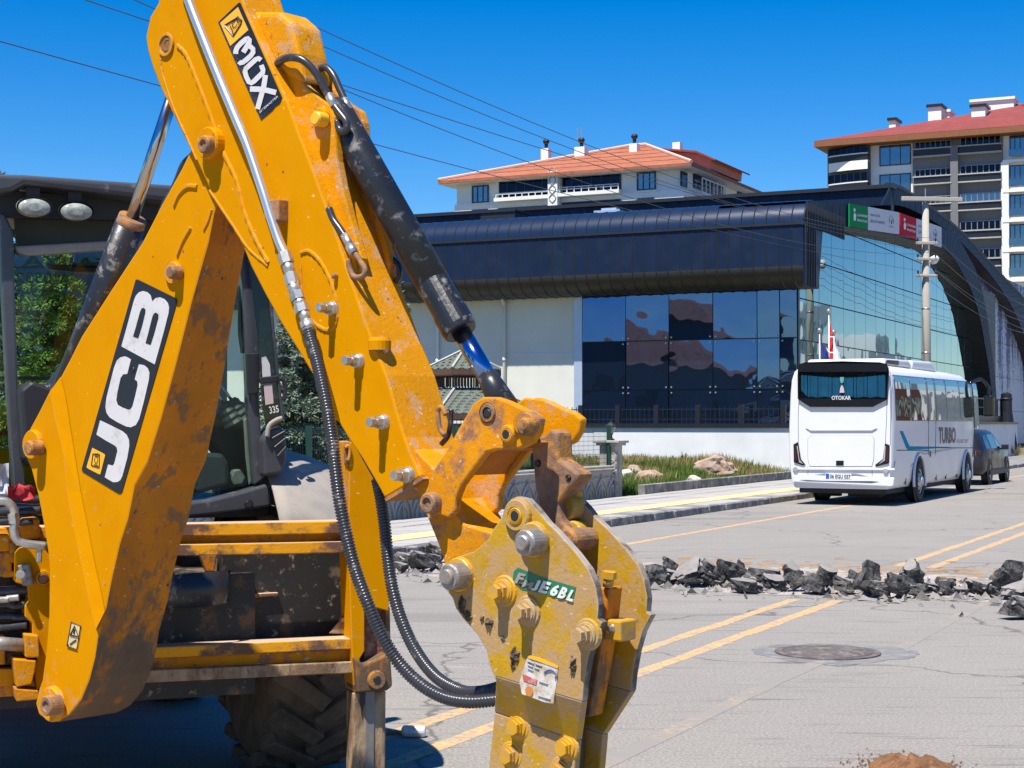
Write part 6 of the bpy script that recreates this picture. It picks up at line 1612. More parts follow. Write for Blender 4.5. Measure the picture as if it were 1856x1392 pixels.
def corrug(pxs, offs, rpx, name, parent=ldr, ringpx=5.6):
    pts = spline([PA(x, y, o) for (x, y), o in zip(pxs, offs)], 24)
    # resample evenly
    d = [0]
    for p, q in zip(pts, pts[1:]): d.append(d[-1] + (q - p).length)
    step = ringpx * mpp(pts[0]) / 3; nst = int(d[-1] / step); out = []; j = 0
    for i in range(nst + 1):
        s_ = i * step
        while j < len(d) - 2 and d[j + 1] < s_: j += 1
        out.append(pts[j].lerp(pts[j + 1], (s_ - d[j]) / max(1e-9, d[j + 1] - d[j])))
    b_ = MB(); b_.tube(out, [rpx * mpp(p) * (1.06 if i % 3 == 0 else (1.04 if i % 3 == 1 else .80)) for i, p in enumerate(out)], 12)
    return b_.build(name, M['rubber_hose'], parent)
h1 = [(557, 590), (564, 618), (577, 665), (590, 725), (601, 790), (608, 850), (616, 910), (628, 970), (643, 1030), (665, 1090), (690, 1148), (722, 1200), (762, 1240), (805, 1264), (850, 1272), (905, 1268)]
corrug(h1, [.09, .10, .12, .14, .15, .16, .17, .17, .17, .17, .15, .12, .10, .08, .06, .02], 11.5, 'corrugated_hose')
h2 = [(684, 870), (690, 900), (697, 950), (703, 1010), (712, 1070), (730, 1130), (757, 1185), (792, 1228), (835, 1252), (870, 1254), (905, 1246)]
corrug(h2, [-.16, -.15, -.14, -.13, -.12, -.11, -.10, -.08, -.06, -.04, -.04], 11, 'corrugated_hose')
# top face fittings: plate cover, ram bracket, bucket ram and hoses
plate([(447, 18), (466, 20), (505, 20), (528, 40), (540, 95), (548, 150), (520, 140), (497, 118), (470, 62)], .0, .15, M['yellow_worn'], 'top_cover', dip, bevel=.03, seg=3)
br = [(511, 140), (520, 118), (534, 122), (553, 155), (580, 178), (598, 190), (605, 212), (608, 250), (611, 292), (620, 338), (634, 395), (655, 468), (648, 510), (625, 470), (600, 385), (575, 322), (548, 250)]
brk = plate(br, -.015, .035, M['yellow_worn'], 'ram_bracket', dip)
plate(br, -.015, .03, M['yellow_rusty'], 'ram_bracket', dip, back=.145)
pin(577, 213, -.015, 19, .02, M['yellow'], 'pin_boss', dip); pin(570, 214, .005, 13, .035, M['decal_yellow'], 'pin', dip)
RO = -.095
brm = MB(); a, c = PA(603, 190, RO), PA(836, 603, RO); k0 = 29 * mpp(a); dd = (c - a).normalized(); Lr = (c - a).length
brm.lathe(a, dd, [(0, k0 * .7), (.02, k0 * .98), (.05, k0), (Lr * .80, k0), (Lr * .80, k0 * .99), (Lr - .085, k0 * .99), (Lr - .08, k0 * 1.05), (Lr - .02, k0 * 1.05), (Lr - .004, k0 * .98), (Lr, k0 * .9), (Lr, k0 * .5)], 30)
for q in range(len(brm.sm)): brm.sm[q] = (q // 30) in (1, 2, 3, 5)
brm = brm.build('bucket_ram', M['black_paint'], ldr)
b_ = MB(); b_.tube([c - dd * .02, PA(893, 700, RO)], [k0 * .56, k0 * .54], 26); b_.build('ram_rod', mat('sky_tinted_rod', (.20, .30, .55), .14, 1.0, var=.04), brm)  # chrome tinted blue: the sky's reflection put into the metal colour
b_ = MB(); p = PA(882, 680, RO); q = PA(915, 738, RO); b_.tube([p, p.lerp(q, .3), q], [k0 * .58, k0 * .66, k0 * .8], 20); b_.build('rod_end', M['black_paint'], brm)
weld([(607, 205), (600, 222), (612, 235)], RO + .05, brm, .012, 'black_paint', name='lug')
hose([(497, 124), (508, 110), (528, 104), (550, 110), (572, 132), (588, 160), (598, 178)], [-.02, .02, .03, .02, 0, -.02, -.03], 7, M['rubber_hose'], 'hydraulic_hose'); rod((596, 172), (606, 194), 8, 8, -.03, M['zinc'], 'hose_fitting')
hose([(606, 192), (616, 205), (628, 222), (626, 238), (616, 235), (610, 220)], -.03, 7, M['rubber_hose'], 'hydraulic_hose')
hose([(577, 126), (590, 122), (604, 136), (616, 162), (626, 184)], -.10, 6.5, M['rubber_hose'], 'hydraulic_hose'); rod((624, 180), (632, 200), 7.5, 7.5, -.10, M['zinc'], 'hose_fitting')
hose([(632, 198), (648, 232), (662, 262), (675, 285), (690, 310), (735, 392), (790, 490), (832, 556), (846, 572), (848, 580), (838, 582)], [-.10, -.12, -.13, -.14, -.16, -.16, -.16, -.15, -.13, -.11, -.09], 4.5, M['black_paint'], 'steel_pipe')
hose([(596, 378), (604, 398), (616, 415), (626, 430)], .03, 7, M['rubber_hose'], 'hydraulic_hose', dip); rod((624, 426), (637, 450), 7.5, 7.5, .03, M['zinc'], 'hose_fitting', dip); rod((634, 446), (642, 460), 9, 9, .03, M['zinc'], 'hose_fitting', dip)
hose([(641, 456), (652, 472), (661, 487), (660, 498), (650, 503), (640, 500), (634, 488), (632, 470)], .03, 5.5, M['steel_rust'], 'steel_pipe', dip)
hose([(702, 452), (708, 465), (722, 480), (724, 500), (714, 514)], -.18, 5, M['black_paint'], 'steel_pipe', dip)
hose([(808, 752), (801, 738), (794, 745), (797, 775), (806, 790)], -.02, 4.5, M['steel_rust'], 'hose_guard', dip); hose([(818, 742), (817, 765), (812, 790), (800, 805)], -.05, 5, M['black_paint'], 'hydraulic_hose', dip)
# ---------------- tipping lever and link
def cl(x, y): return 740 + x / 2.784, 680 + y / 2.784
lev = [cl(*p) for p in ((370, 110), (330, 140), (280, 220), (240, 290), (190, 380), (130, 470), (95, 560), (70, 620), (75, 670), (110, 690), (200, 722), (235, 690), (240, 620), (265, 560), (330, 470), (390, 392), (430, 380), (560, 372), (620, 342), (652, 290), (665, 220), (630, 190), (560, 160), (500, 130), (440, 110))]
tl = plate(lev, .055, .032, M['yellow_rusty'], 'tipping_lever', bevel=.007)
plate(lev, .055, .032, M['yellow_worn'], 'lever_plate', tl, bevel=.007, back=.205)
web = MB(); web.prism([PA(*cl(*p), .03) for p in ((300, 500), (395, 366), (560, 350), (600, 330), (618, 340), (560, 370), (430, 378), (388, 390), (332, 466), (312, 505))], -nA * .18); web.build('lever_web', M['under_rust_shade'], tl)
pin(882, 748, .055, 19, .006, M['steel_rust'], 'pin_recess', tl, ring=True); pin(882, 749, .061, 10, .002, M['black_plain'], 'pin_hole', tl)
pin(917, 786, .055, 17, .02, M['yellow_worn'], 'pin_boss', tl); pin(916, 787, .075, 11, .001, M['black_plain'], 'pin_hole', tl)
pin(951, 768, .055, 22, .02, M['steel_rust'], 'pin_boss', tl); pin(948, 769, .075, 12, .025, M['steel_rust'], 'pin', tl)
pin(773, 912, .055, 19, .035, M['steel_rust'], 'pin', tl, ring=True)
a, c = PA(951, 768, .05), PA(951, 768, -.26); b_ = MB(); b_.tube([a, c], 21 * mpp(a), 24); b_.build('cross_pin', M['yellow_rusty'], tl)
b_ = MB(); a = PA(951, 768, -.255); b_.lathe(a, nA, [(-.02, .045), (0, .05), (.02, .045)], 18); b_.build('pin_end', M['steel_rust'], tl)
lk = [cl(*p) for p in ((690, 300), (720, 270), (752, 290), (760, 428), (812, 462), (862, 500), (852, 528), (795, 590), (752, 650), (768, 735), (805, 775), (850, 795), (862, 820), (850, 860), (815, 880), (780, 870), (735, 815), (700, 775), (660, 690), (638, 560), (622, 380), (640, 320))]
b_ = MB(); b_.prism([PA(x, y, -.055) for x, y in lk], -nA * .075); b_.m = [0, 0] + [1] * len(lk); lnk = b_.build('tipping_link', [M['steel_rust'], M['steel_rust']], ldr, bevel=.012)
pin(*cl(805, 518), -.055, 6, .004, M['black_plain'], 'link_hole', lnk); pin(*cl(650, 445), -.055, 7, .004, M['black_plain'], 'link_hole', lnk)
a = PA(*cl(812, 832), -.04); b_ = MB(); b_.lathe(a, nA, [(-.10, .036), (.005, .036), (.015, .028), (.015, .001)], 20); b_.build('link_boss', M['steel_rust'], lnk)

# ================================================================ hydraulic breaker hanging from the dipper
brkr = thing('hydraulic_breaker', 'mustard yellow hydraulic breaker in its bolted plate bracket, hanging from the dipper', 'breaker', tuple(PA(975, 1440, -.03) * 1.0))
def c9(x, y): return 780 + x / 3.223, 960 + y / 3.223
up = [(936, 900), (955, 904), (974, 924), (991, 946), (1013, 967), (1045, 1003), (1067, 1032), (1079, 1061), (1085, 1096), (1083, 1122), (1092, 1128), (1076, 1160), (1066, 1195), (1058, 1240), (1055, 1272)]
ul = [(899, 1226), (898, 1233), (887, 1205), (881, 1177), (864, 1149), (839, 1121), (826, 1103), (820, 1084), (808, 1069), (797, 1056), (794, 1044), (799, 1028), (814, 1016), (836, 1007), (858, 1000), (873, 988), (885, 976), (893, 960), (909, 938), (916, 917), (925, 905)]
upper = up + ul
NO = .10
def bent(off0, th, sgn, name, mats, back=0.0):
    def PA(x, y, o=0.0, P0=globals()['PA']):
        on = NO + (off0 - o) if back else o      # the matching spot on the near plate
        return P0(x, y, on) - nA * (on - o)
    """upper plate, sloping band, lower plate – one bent sheet"""
    d2 = .055 * sgn
    b_ = MB(); b_.prism([PA(x, y, off0) for x, y in upper], -nA * th)
    b_.m = [0, 0] + [1] * len(upper)
    o = b_.build(name, mats, brkr, bevel=.006)
    s0 = [(899, 1226), (1055, 1272)]; s1 = [(896, 1290), (1045, 1342)]; s2 = [(884, 1400), (1040, 1400), (1024, 1520), (878, 1520)]
    q = [PA(*s0[0], off0), PA(*s0[1], off0), PA(*s1[1], off0 - d2), PA(*s1[0], off0 - d2)]
    b_ = MB(); b_.prism(q, -nA * th); b_.build('bent_band', mats, o, bevel=.003)
    q = [PA(*s1[0], off0 - d2), PA(*s1[1], off0 - d2)] + [PA(x, y, off0 - d2) for x, y in (s2[1], s2[2], s2[3], s2[0])]
    b_ = MB(); b_.prism(q, -nA * th); b_.build('lower_plate', mats, o, bevel=.005)
    return o
EDGE = mat('worn_plate_edge', (.42, .36, .30), .55, .2, var=.3, vscale=20, dirt=(.10, .08, .07), dscale=10, damt=.5)
npl = bent(NO, .028, 1, 'side_plate', [M['mustard'], EDGE]); fpl = bent(-.142, .028, -1, 'side_plate', [M['mustard'], EDGE], back=.242)
# edge flange of the near plate (dark worn edge strip)
b_ = MB(); ed = [(1083, 1122), (1092, 1128), (1076, 1160), (1066, 1195), (1058, 1240), (1055, 1272)]
# bosses, pins and bolts on the near plate
pin(934, 934, NO, 30, .018, M['mustard'], 'pin_boss', npl); pin(932, 935, NO + .018, 17, .004, M['mustard_clean'], 'hole_ring', npl); pin(932, 935, NO + .022, 12, .0015, M['black_plain'], 'pin_hole', npl)
pin(962, 979, NO, 33, .02, M['mustard'], 'pin_boss', npl); pin(949, 984, NO + .02, 24, .055, M['steel'], 'pin', npl, head=M['steel'], ring=True)
pin(828, 1042, NO, 32, .016, M['mustard_clean'], 'pin_boss', npl); pin(812, 1046, NO + .016, 24, .055, M['steel'], 'pin', npl, head=M['steel'], ring=True)
for (x, y) in ((891, 1074), (934, 1111), (1042, 1153)): bolt(x, y, NO, 14, .062, M['mustard_clean'] if x < 900 else M['mustard'], npl, boss=2.0)
for (x, y) in ((926, 1320), (913, 1372), (1014, 1358), (1004, 1400)): bolt(x, y, NO - .055, 14, .035, M['mustard_clean'], npl, boss=1.75)
pin(1028, 895, -.142, 22, .02, M['mustard'], 'pin_boss', fpl); pin(1022, 920, -.142, 24, .05, M['mustard'], 'pin_boss', fpl); pin(1036, 966, -.142, 22, .05, M['mustard'], 'pin_boss', fpl)
# sticker with the type and the tattered instruction label
def cg(x, y): return 920 + x / 13.257, 1020 + y / 13.257
stk = flat([cg(*p) for p in ((150, 200), (240, 120), (330, 150), (620, 265), (760, 330), (1340, 500), (1640, 590), (1560, 940), (1180, 840), (560, 680), (340, 640), (200, 520), (120, 400))], NO + .002, mat('green_sticker', (.02, .17, .085), .5, var=.15, dirt=(.28, .22, .10), dscale=30, damt=.3), 'type_sticker', npl)
STW = mat('worn_sticker_white', (.66, .68, .60), .5, var=.1, dirt=(.40, .36, .24), dscale=30, damt=.34); STG = mat('muddy_sticker_white', (.30, .27, .25), .6, var=.2)
for s_, p0, p1, h, m in (('F', (160, 480), (330, 520), 22, STG), ('M', (340, 560), (560, 640), 15, STG), ('J', (560, 655), (690, 690), 23, STW), ('E', (735, 700), (920, 755), 25, STW), ('6', (990, 770), (1160, 815), 24, STW), ('B', (1190, 830), (1350, 880), 24, STW), ('L', (1400, 890), (1555, 940), 23, STW)):
    o = PA(*cg(*p0), NO + .004); q = PA(*cg(*p1), NO + .004); xd = (q - o); w_ = xd.length; xd.normalize(); yd = nA.cross(xd); yd = (yd + xd * .42).normalized()
    lettering('letter', s_, o, xd, yd, w_, h * mpp(o), m, stk, .05, lift=.001)
def ci(x, y): return 920 + x / 11.6, 1170 + y / 11.6
LAB = mat('tattered_label', (.60, .56, .50), .6, var=.2, vscale=30, dirt=(.36, .27, .15), dscale=22, damt=.45, dirt2=(.30, .24, .2), d2scale=60, d2amt=.36)
lab = flat([ci(*p) for p in ((400, 280), (440, 200), (650, 250), (1060, 430), (1040, 700), (960, 1220), (800, 1200), (300, 1020), (250, 780), (310, 560))], NO + .002, LAB, 'instruction_label', npl)
flat([ci(*p) for p in ((310, 600), (620, 720), (600, 830), (330, 740))], NO + .004, mat('label_red', (.45, .10, .09), .6, dirt=(.55, .4, .35), dscale=40, damt=.4), 'label_print', lab)
flat([ci(*p) for p in ((440, 200), (650, 250), (1060, 430), (1050, 480), (640, 330), (420, 260))], NO + .004, M['decal_yellow'], 'label_print', lab)
b_ = MB(); c = PA(*ci(455, 960), NO + .0045); b_.lathe(c, nA, [(0, 9 * mpp(c)), (.001, 9 * mpp(c)), (.001, .001)], 20); b_.build('label_print', mat('label_orange', (.55, .20, .04), .6), lab)
b_ = MB(); b_.tube([PA(*ci(900 + 130 * math.cos(t), 610 + 110 * math.sin(t)), NO + .004) for t in [R(200 + k * 18) for k in range(12)]], .004, 4); b_.build('label_print', mat('label_blue', (.20, .22, .32), .6), lab)
b_ = MB()
for (x0, y0, x1, y1) in ((420, 320, 560, 380), (590, 380, 720, 430), (420, 400, 530, 450), (560, 460, 660, 500), (420, 480, 540, 530), (660, 750, 850, 810), (640, 1050, 900, 1130)): b_ = MB(); b_.tube([PA(*ci(x0, y0), NO + .004), PA(*ci(x1, y1), NO + .004)], .0022, 4); b_.build('label_print', M['stripe_grey'], lab)
# breaker body, through bolts and hose block between the plates
bo = MB(); bo.prism([PA(x, y, .0) for x, y in ((905, 1060), (1070, 1090), (1062, 1190), (1040, 1280), (1030, 1520), (905, 1520))], -nA * .07); bo.build('breaker_body', mat('dark_brown_steel', (.07, .042, .024), .65, var=.3, dirt=(.16, .09, .045), dscale=9, damt=.4), brkr, bevel=.01)
plate([(1076, 1064), (1104, 1066), (1097, 1130), (1086, 1200), (1068, 1300), (1050, 1300), (1060, 1185)], -.02, .07, M['under_rust_shade'], 'valve_block', brkr)  # browner steel paints in the shade between the plates
for (p, q, off, r_, m) in (((1058, 1020), (1056, 1050), -.06, 9, 'mustard_clean'), ((1076, 1042), (1074, 1075), .04, 9.5, 'zinc'), ((1105, 1036), (1102, 1064), -.02, 12, 'mustard_clean')):
    a, c = PA(*q, off), PA(*p, off); b_ = MB(); b_.tube([a, c - (c - a) * .35], [r_ * .8 * mpp(a)] * 2, 14); b_.tube([c - (c - a) * .45, c], [r_ * 1.1 * mpp(a)] * 2, 6); b_.build('tie_bolt', M[m], brkr)
b_ = MB(); c = PA(1124, 1141, -.06); b_.box(c, .062, .08, .062, uA, nA, UP); b_.build('stop_block', M['mustard_clean'], brkr, bevel=.006)
bolt(1101, 1140, -.02, 6, .02, M['zinc'], brkr)
b_ = MB(); b_.tube([PA(915, 1500, -.03), PA(905, 1640, -.03)], .065, 16); b_.build('chisel', M['steel_rust'], brkr)
# clods of mud stuck to the plate
def clod(px, py, rx, ry, off, seed, m, parent, hgt=.022):
    """a dried splat of mud: ragged outline, lumpy height"""
    o = Vector((seed * 3.7, seed * 1.3, 0)); c = PA(px, py, off); k = mpp(c); u = uA; b_ = MB(); vs = []; na, nr = 26, 7
    for i in range(nr + 1):
        f = i / nr
        for j in range(na):
            t = 2 * math.pi * j / na; rag = 1 + .75 * noise.noise(Vector((math.cos(t) * 1.6, math.sin(t) * 1.6, 0)) + o) + .3 * noise.noise(Vector((math.cos(t) * 5, math.sin(t) * 5, 0)) + o)
            x, y = math.cos(t) * rx * f * rag, math.sin(t) * ry * f * rag
            h_ = hgt * (1 - f ** 2) * (.45 + .9 * abs(noise.noise(Vector((x * .16, y * .16, 0)) + o))) + .004 * noise.noise(Vector((x * .5, y * .5, 0)) + o) * (1 - f)
            vs.append(c + u * (x * k) + UP * (-y * k) + nA * (h_ - (.002 if i == nr else 0)))
    b_.add(vs, [[i * na + j, i * na + (j + 1) % na, (i + 1) * na + (j + 1) % na, (i + 1) * na + j] for i in range(nr) for j in range(na)])
    return b_.build('mud_clod', m, parent)
MUDM = mat('dark_dried_mud', (.085, .06, .04), .95, var=.4, vscale=40, dirt=(.22, .16, .09), dscale=50, damt=.42, bump=.8, bscale=120)
for i, q in enumerate(((838, 1098, 8, 15), (848, 1118, 9, 9), (933, 1188, 13, 12), (930, 1206, 6, 9), (886, 1128, 10, 8), (874, 1120, 5, 6), (944, 1058, 5, 5), (1040, 1206, 8, 12), (912, 1158, 6, 6))): clod(*q, NO, 3 + i, MUDM, npl, .022 if q[2] > 7 else .01)

# ================================================================ rear frame, stabiliser, kingpost
def fplate(pxs, off, th, m, name, parent=ldr, bevel=.005): return plate(pxs, off, th, m, name, parent, bevel, PF)
FRW = mat('scuffed_yellow_rail', (.76, .33, .015), .5, var=.1, dirt=(.16, .085, .06), dscale=4.5, damt=.47, dsharp=.05, dirt2=(.45, .33, .22), d2scale=22, d2amt=.34, bump=.2, bscale=60, stretch=(1, 1, 1.2), spec=.1, dust=(.50, .36, .24), edge=((.14, .08, .05), .012))
def rail(name, y0l, y1l, y0r, y1r, xl, xr, m, off=.0, th=.14): return fplate([(xl, y0l), (xr, y0r), (xr, y1r), (xl, y1l)], off, th, m, name)
fr = fplate([(-260, 976), (634, 962), (634, 988), (-260, 1003)], -.055, .08, M['yellow_rusty'], 'rear_frame')
for (a, b, c, d, xr) in ((953, 975, 944, 967, 630), (990, 1012, 981, 1002, 633)):
    fplate([(-260, a + 8), (xr, c), (xr, d), (-260, b + 8)], .0, .13, FRW, 'frame_rail', fr)
f2 = fplate([(-260, 1218), (636, 1176), (640, 1202), (-260, 1244)], -.05, .07, M['yellow_rusty'], 'rear_frame')
for (yl0, yl1, yr0, yr1, xr, m) in ((1198, 1218, 1157, 1177, 636, FRW), (1238, 1262, 1199, 1220, 646, M['muddy_leg'])):
    fplate([(-260, yl0), (xr, yr0), (xr, yr1), (-260, yl1)], .0, .13, m, 'frame_rail', f2 if m is FRW else f2)
# splattered panels behind the rails
fplate([(402, 1004), (634, 1000), (634, 1160), (402, 1172)], -.26, .3, M['tank'], 'mud_tank')
fplate([(408, 1079), (505, 1074), (505, 1081), (408, 1088)], -.235, .03, FRW, 'tank_strap')
fplate([(596, 1148), (622, 1118), (632, 1120), (632, 1150)], -.10, .01, M['muddy_leg'], 'corner_gusset'); bolt(624, 1124, -.10, 5, .02, M['steel_rust'], ldr, PF)
fplate([(362, 1090), (396, 1090), (396, 1166), (362, 1168)], -.30, .05, M['under_rust_shade'], 'frame_strut'); fplate([(362, 1006), (394, 1006), (388, 1036), (374, 1036)], -.30, .05, M['under_rust_shade'], 'frame_strut')
pan = MB()
pl_ = [(285, 1046, .05), (330, 1040, .05), (380, 1036, .04), (410, 1034, .0), (418, 1033, -.08)]; pb_ = [(285, 1104, .05), (330, 1103, .05), (378, 1100, .04), (405, 1094, .0), (417, 1090, -.08)]
pan.smooth = True; k_ = len(pl_)
pan.add([PF(x, y, o) for x, y, o in pl_] + [PF(x, y, o) for x, y, o in pb_] + [PF(x, y, o - .012) for x, y, o in pl_] + [PF(x, y, o - .012) for x, y, o in pb_],
        [[i, i + 1, k_ + i + 1, k_ + i] for i in range(k_ - 1)] + [[2 * k_ + i, 3 * k_ + i, 3 * k_ + i + 1, 2 * k_ + i + 1] for i in range(k_ - 1)] + [[i, 2 * k_ + i, 2 * k_ + i + 1, i + 1] for i in range(k_ - 1)] + [[k_ + i, k_ + i + 1, 3 * k_ + i + 1, 3 * k_ + i] for i in range(k_ - 1)])
pan.build('hose_guard', M['black_paint'], ldr)
# stabiliser
stb = fplate([(634, 800), (640, 802), (684, 880), (692, 933), (706, 1067), (705, 1108), (678, 1101), (664, 1060), (640, 985), (632, 930)], .06, .16, M['yellow'], 'stabiliser')
fplate([(621, 800), (634, 799), (633, 930), (641, 988), (632, 990), (626, 930)], .05, .10, M['yellow_worn'], 'stabiliser_side', stb)
fplate([(623, 806), (634, 806), (634, 842), (624, 842)], .058, .01, M['under_rust_shade'], 'recess', stb); hose([(626, 812), (631, 808), (634, 818), (632, 832), (627, 834)], .066, 3, M['yellow_worn'], 'lifting_hook', stb, fn=PF)
fplate([(631, 962), (642, 988), (661, 1050), (661, 1180), (652, 1195), (661, 1254), (645, 1256), (640, 1215), (637, 1160), (634, 1060)], .02, .16, M['yellow'], 'end_post', stb)
fplate([(660, 1050), (700, 1108), (706, 1190), (660, 1200)], -.04, .10, mat('red_rust_mud', (.20, .07, .055), .85, var=.5, vscale=24, dirt=(.34, .24, .17), dscale=30, damt=.45, bump=.7, bscale=60), 'inner_leg', stb)
fplate([(699, 1100), (707, 1100), (709, 1190), (701, 1192)], .03, .14, M['under_rust_shade'], 'outer_cheek', stb)
fplate([(642, 1192), (660, 1204), (708, 1184), (712, 1244), (702, 1252), (648, 1257)], .05, .18, M['under_rust_shade'], 'foot_guide', stb, .01)
pin(684, 1233, .05, 17, .012, M['steel_rust'], 'pin_boss', stb, PF); pin(684, 1233, .062, 8, .002, M['black_plain'], 'pin_hole', stb, PF)
lg = fplate([(641, 1256), (700, 1252), (698, 1456), (640, 1458)], .0, .12, M['muddy_leg'], 'leg', stb, .008)
fplate([(662, 1252), (680, 1251), (678, 1456), (662, 1456)], .006, .02, mat('scraped_grey_strip', (.20, .19, .18), .6, .2, var=.3, vscale=8, dirt=(.28, .21, .14), dscale=9, damt=.42), 'wear_strip', lg)
fplate([(652, 1256), (663, 1256), (661, 1275), (655, 1300)], .007, .004, M['black_plain'], 'paint_chip', lg)
ft = PF(669, 1456, -.06); ft.z = .0
b_ = MB(); b_.box(ft + UP * .045, .34, .30, .05, rM, hM, UP); b_.box(ft + UP * .12, .12, .12, .12, rM, hM, UP); b_.build('foot_pad', M['muddy_leg'], stb, bevel=.01)
# kingpost and valve gear at the left
kp = fplate([(28, 1003), (34, 994), (58, 988), (80, 994), (92, 1010), (96, 1060), (94, 1120), (90, 1180), (84, 1245), (66, 1250), (62, 1212), (68, 1190), (60, 1165), (58, 1130), (45, 1118), (45, 1098), (52, 1090), (50, 1062), (28, 1056)], .13, .12, M['yellow'], 'kingpost')
pin(80, 1048, .13, 15, .01, M['yellow'], 'pin_boss', kp, PF); pin(79, 1049, .14, 9, .006, M['steel_rust'], 'pin', kp, PF)
fplate([(32, 1025), (54, 1022), (62, 1060), (42, 1063)], .16, .03, M['steel'], 'clamp_block', kp); bolt(38, 1043, .165, 6, .03, M['zinc'], kp, PF)
fplate([(44, 1150), (70, 1152), (72, 1192), (46, 1192)], .17, .10, M['yellow_worn'], 'hinge_lug', kp); fplate([(25, 1195), (66, 1198), (64, 1215), (58, 1240), (30, 1246), (26, 1215)], .18, .12, M['yellow_worn'], 'hinge_lug', kp); fplate([(26, 1248), (70, 1252), (72, 1268), (30, 1272)], .18, .12, M['yellow_rusty'], 'hinge_lug', kp)
b_ = MB(); b_.tube([PF(-40, 1163, .12), PF(48, 1170, .12)], .028, 16); b_.build('slew_ram', M['steel'], kp)
fplate([(-260, 1215), (24, 1212), (60, 1218), (58, 1240), (-260, 1262)], .06, .12, M['yellow_worn'], 'lower_frame', kp); fplate([(-260, 1255), (26, 1240), (26, 1262), (-260, 1280)], .04, .10, M['yellow_rusty'], 'lower_frame', kp)
hose([(-60, 910), (0, 908), (16, 912), (25, 925), (27, 945), (25, 962), (30, 978), (45, 985), (84, 990)], .20, 7.5, M['zinc'], 'steel_pipe', ldr, fn=PF, n=14)
b_ = MB(); b_.tube([PF(24, 930, .20), PF(26, 948, .20)], 10 * mpp(PF(24, 930, .2)), 6); b_.build('pipe_nut', M['zinc'], ldr); fplate([(66, 987), (78, 988), (76, 1020), (66, 1020)], .21, .02, M['zinc'], 'pipe_bracket')
for i, (y, w, m, x1) in enumerate(((906, 8, 'rubber_hose', 80), (926, 8, 'rubber_hose', 82), (948, 5, 'rubber_hose', 60), (1070, 9, 'rubber_hose', 60), (1098, 7, 'black_paint', 46), (1085, 6, 'zinc', 34), (1120, 8, 'rubber_hose', 50), (1135, 6, 'rubber_hose', 48))):
    hose([(-120, y + 6), (-40, y + 3), (10, y + (2 if i % 2 else -3)), (x1 - 20, y), (x1, y - 2)], .08 + .02 * (i % 3), w, M[m], 'hydraulic_hose', fn=PF)
for (x0, y0, x1, y1, m) in ((38, 938, 72, 976, 'yellow_rusty'), (-60, 968, 18, 1000, 'yellow_worn'), (-80, 1000, 22, 1038, 'yellow_rusty'), (4, 1034, 30, 1046, 'yellow_worn'), (-60, 1150, 10, 1205, 'yellow_worn'), (-60, 1128, 40, 1142, 'under_rust_shade'), (16, 980, 34, 1020, 'yellow_rusty')):
    fplate([(x0, y0 + 2), (x1 - 3, y0), (x1, y0 + 5), (x1, y1), (x0, y1 + 2)], .07, .10, M[m], 'valve_block', ldr, .01)
rg = MB(); rg.smooth = True; rn = random.Random(5); vs = []
for i in range(6):
    for j in range(4): vs.append(PF(14 + i * 10, 880 + j * 8 + rn.uniform(-4, 4), .12 + rn.uniform(0, .06)))
rg.add(vs, [[i * 4 + j, i * 4 + j + 1, i * 4 + j + 5, i * 4 + j + 4] for i in range(5) for j in range(3)])
rgo = tag(rg.build('rag', mat('red_rag', (.45, .03, .04), .9, var=.3)), 'red rag tucked behind the hoses left of the boom', 'rag')
bg_ = MB(); bg_.smooth = True; vs = []
for i in range(7):
    for j in range(5): vs.append(PF(-20 + i * 6, 842 + j * 14 + rn.uniform(-3, 3), .02 + rn.uniform(0, .05)))
bg_.add(vs, [[i * 5 + j, i * 5 + j + 1, i * 5 + j + 6, i * 5 + j + 5] for i in range(6) for j in range(4)])
tag(bg_.build('plastic_bag', mat('pale_plastic_bag', (.55, .57, .60), .3, var=.1)), 'crumpled pale plastic bag at the left edge above the hoses', 'bag')
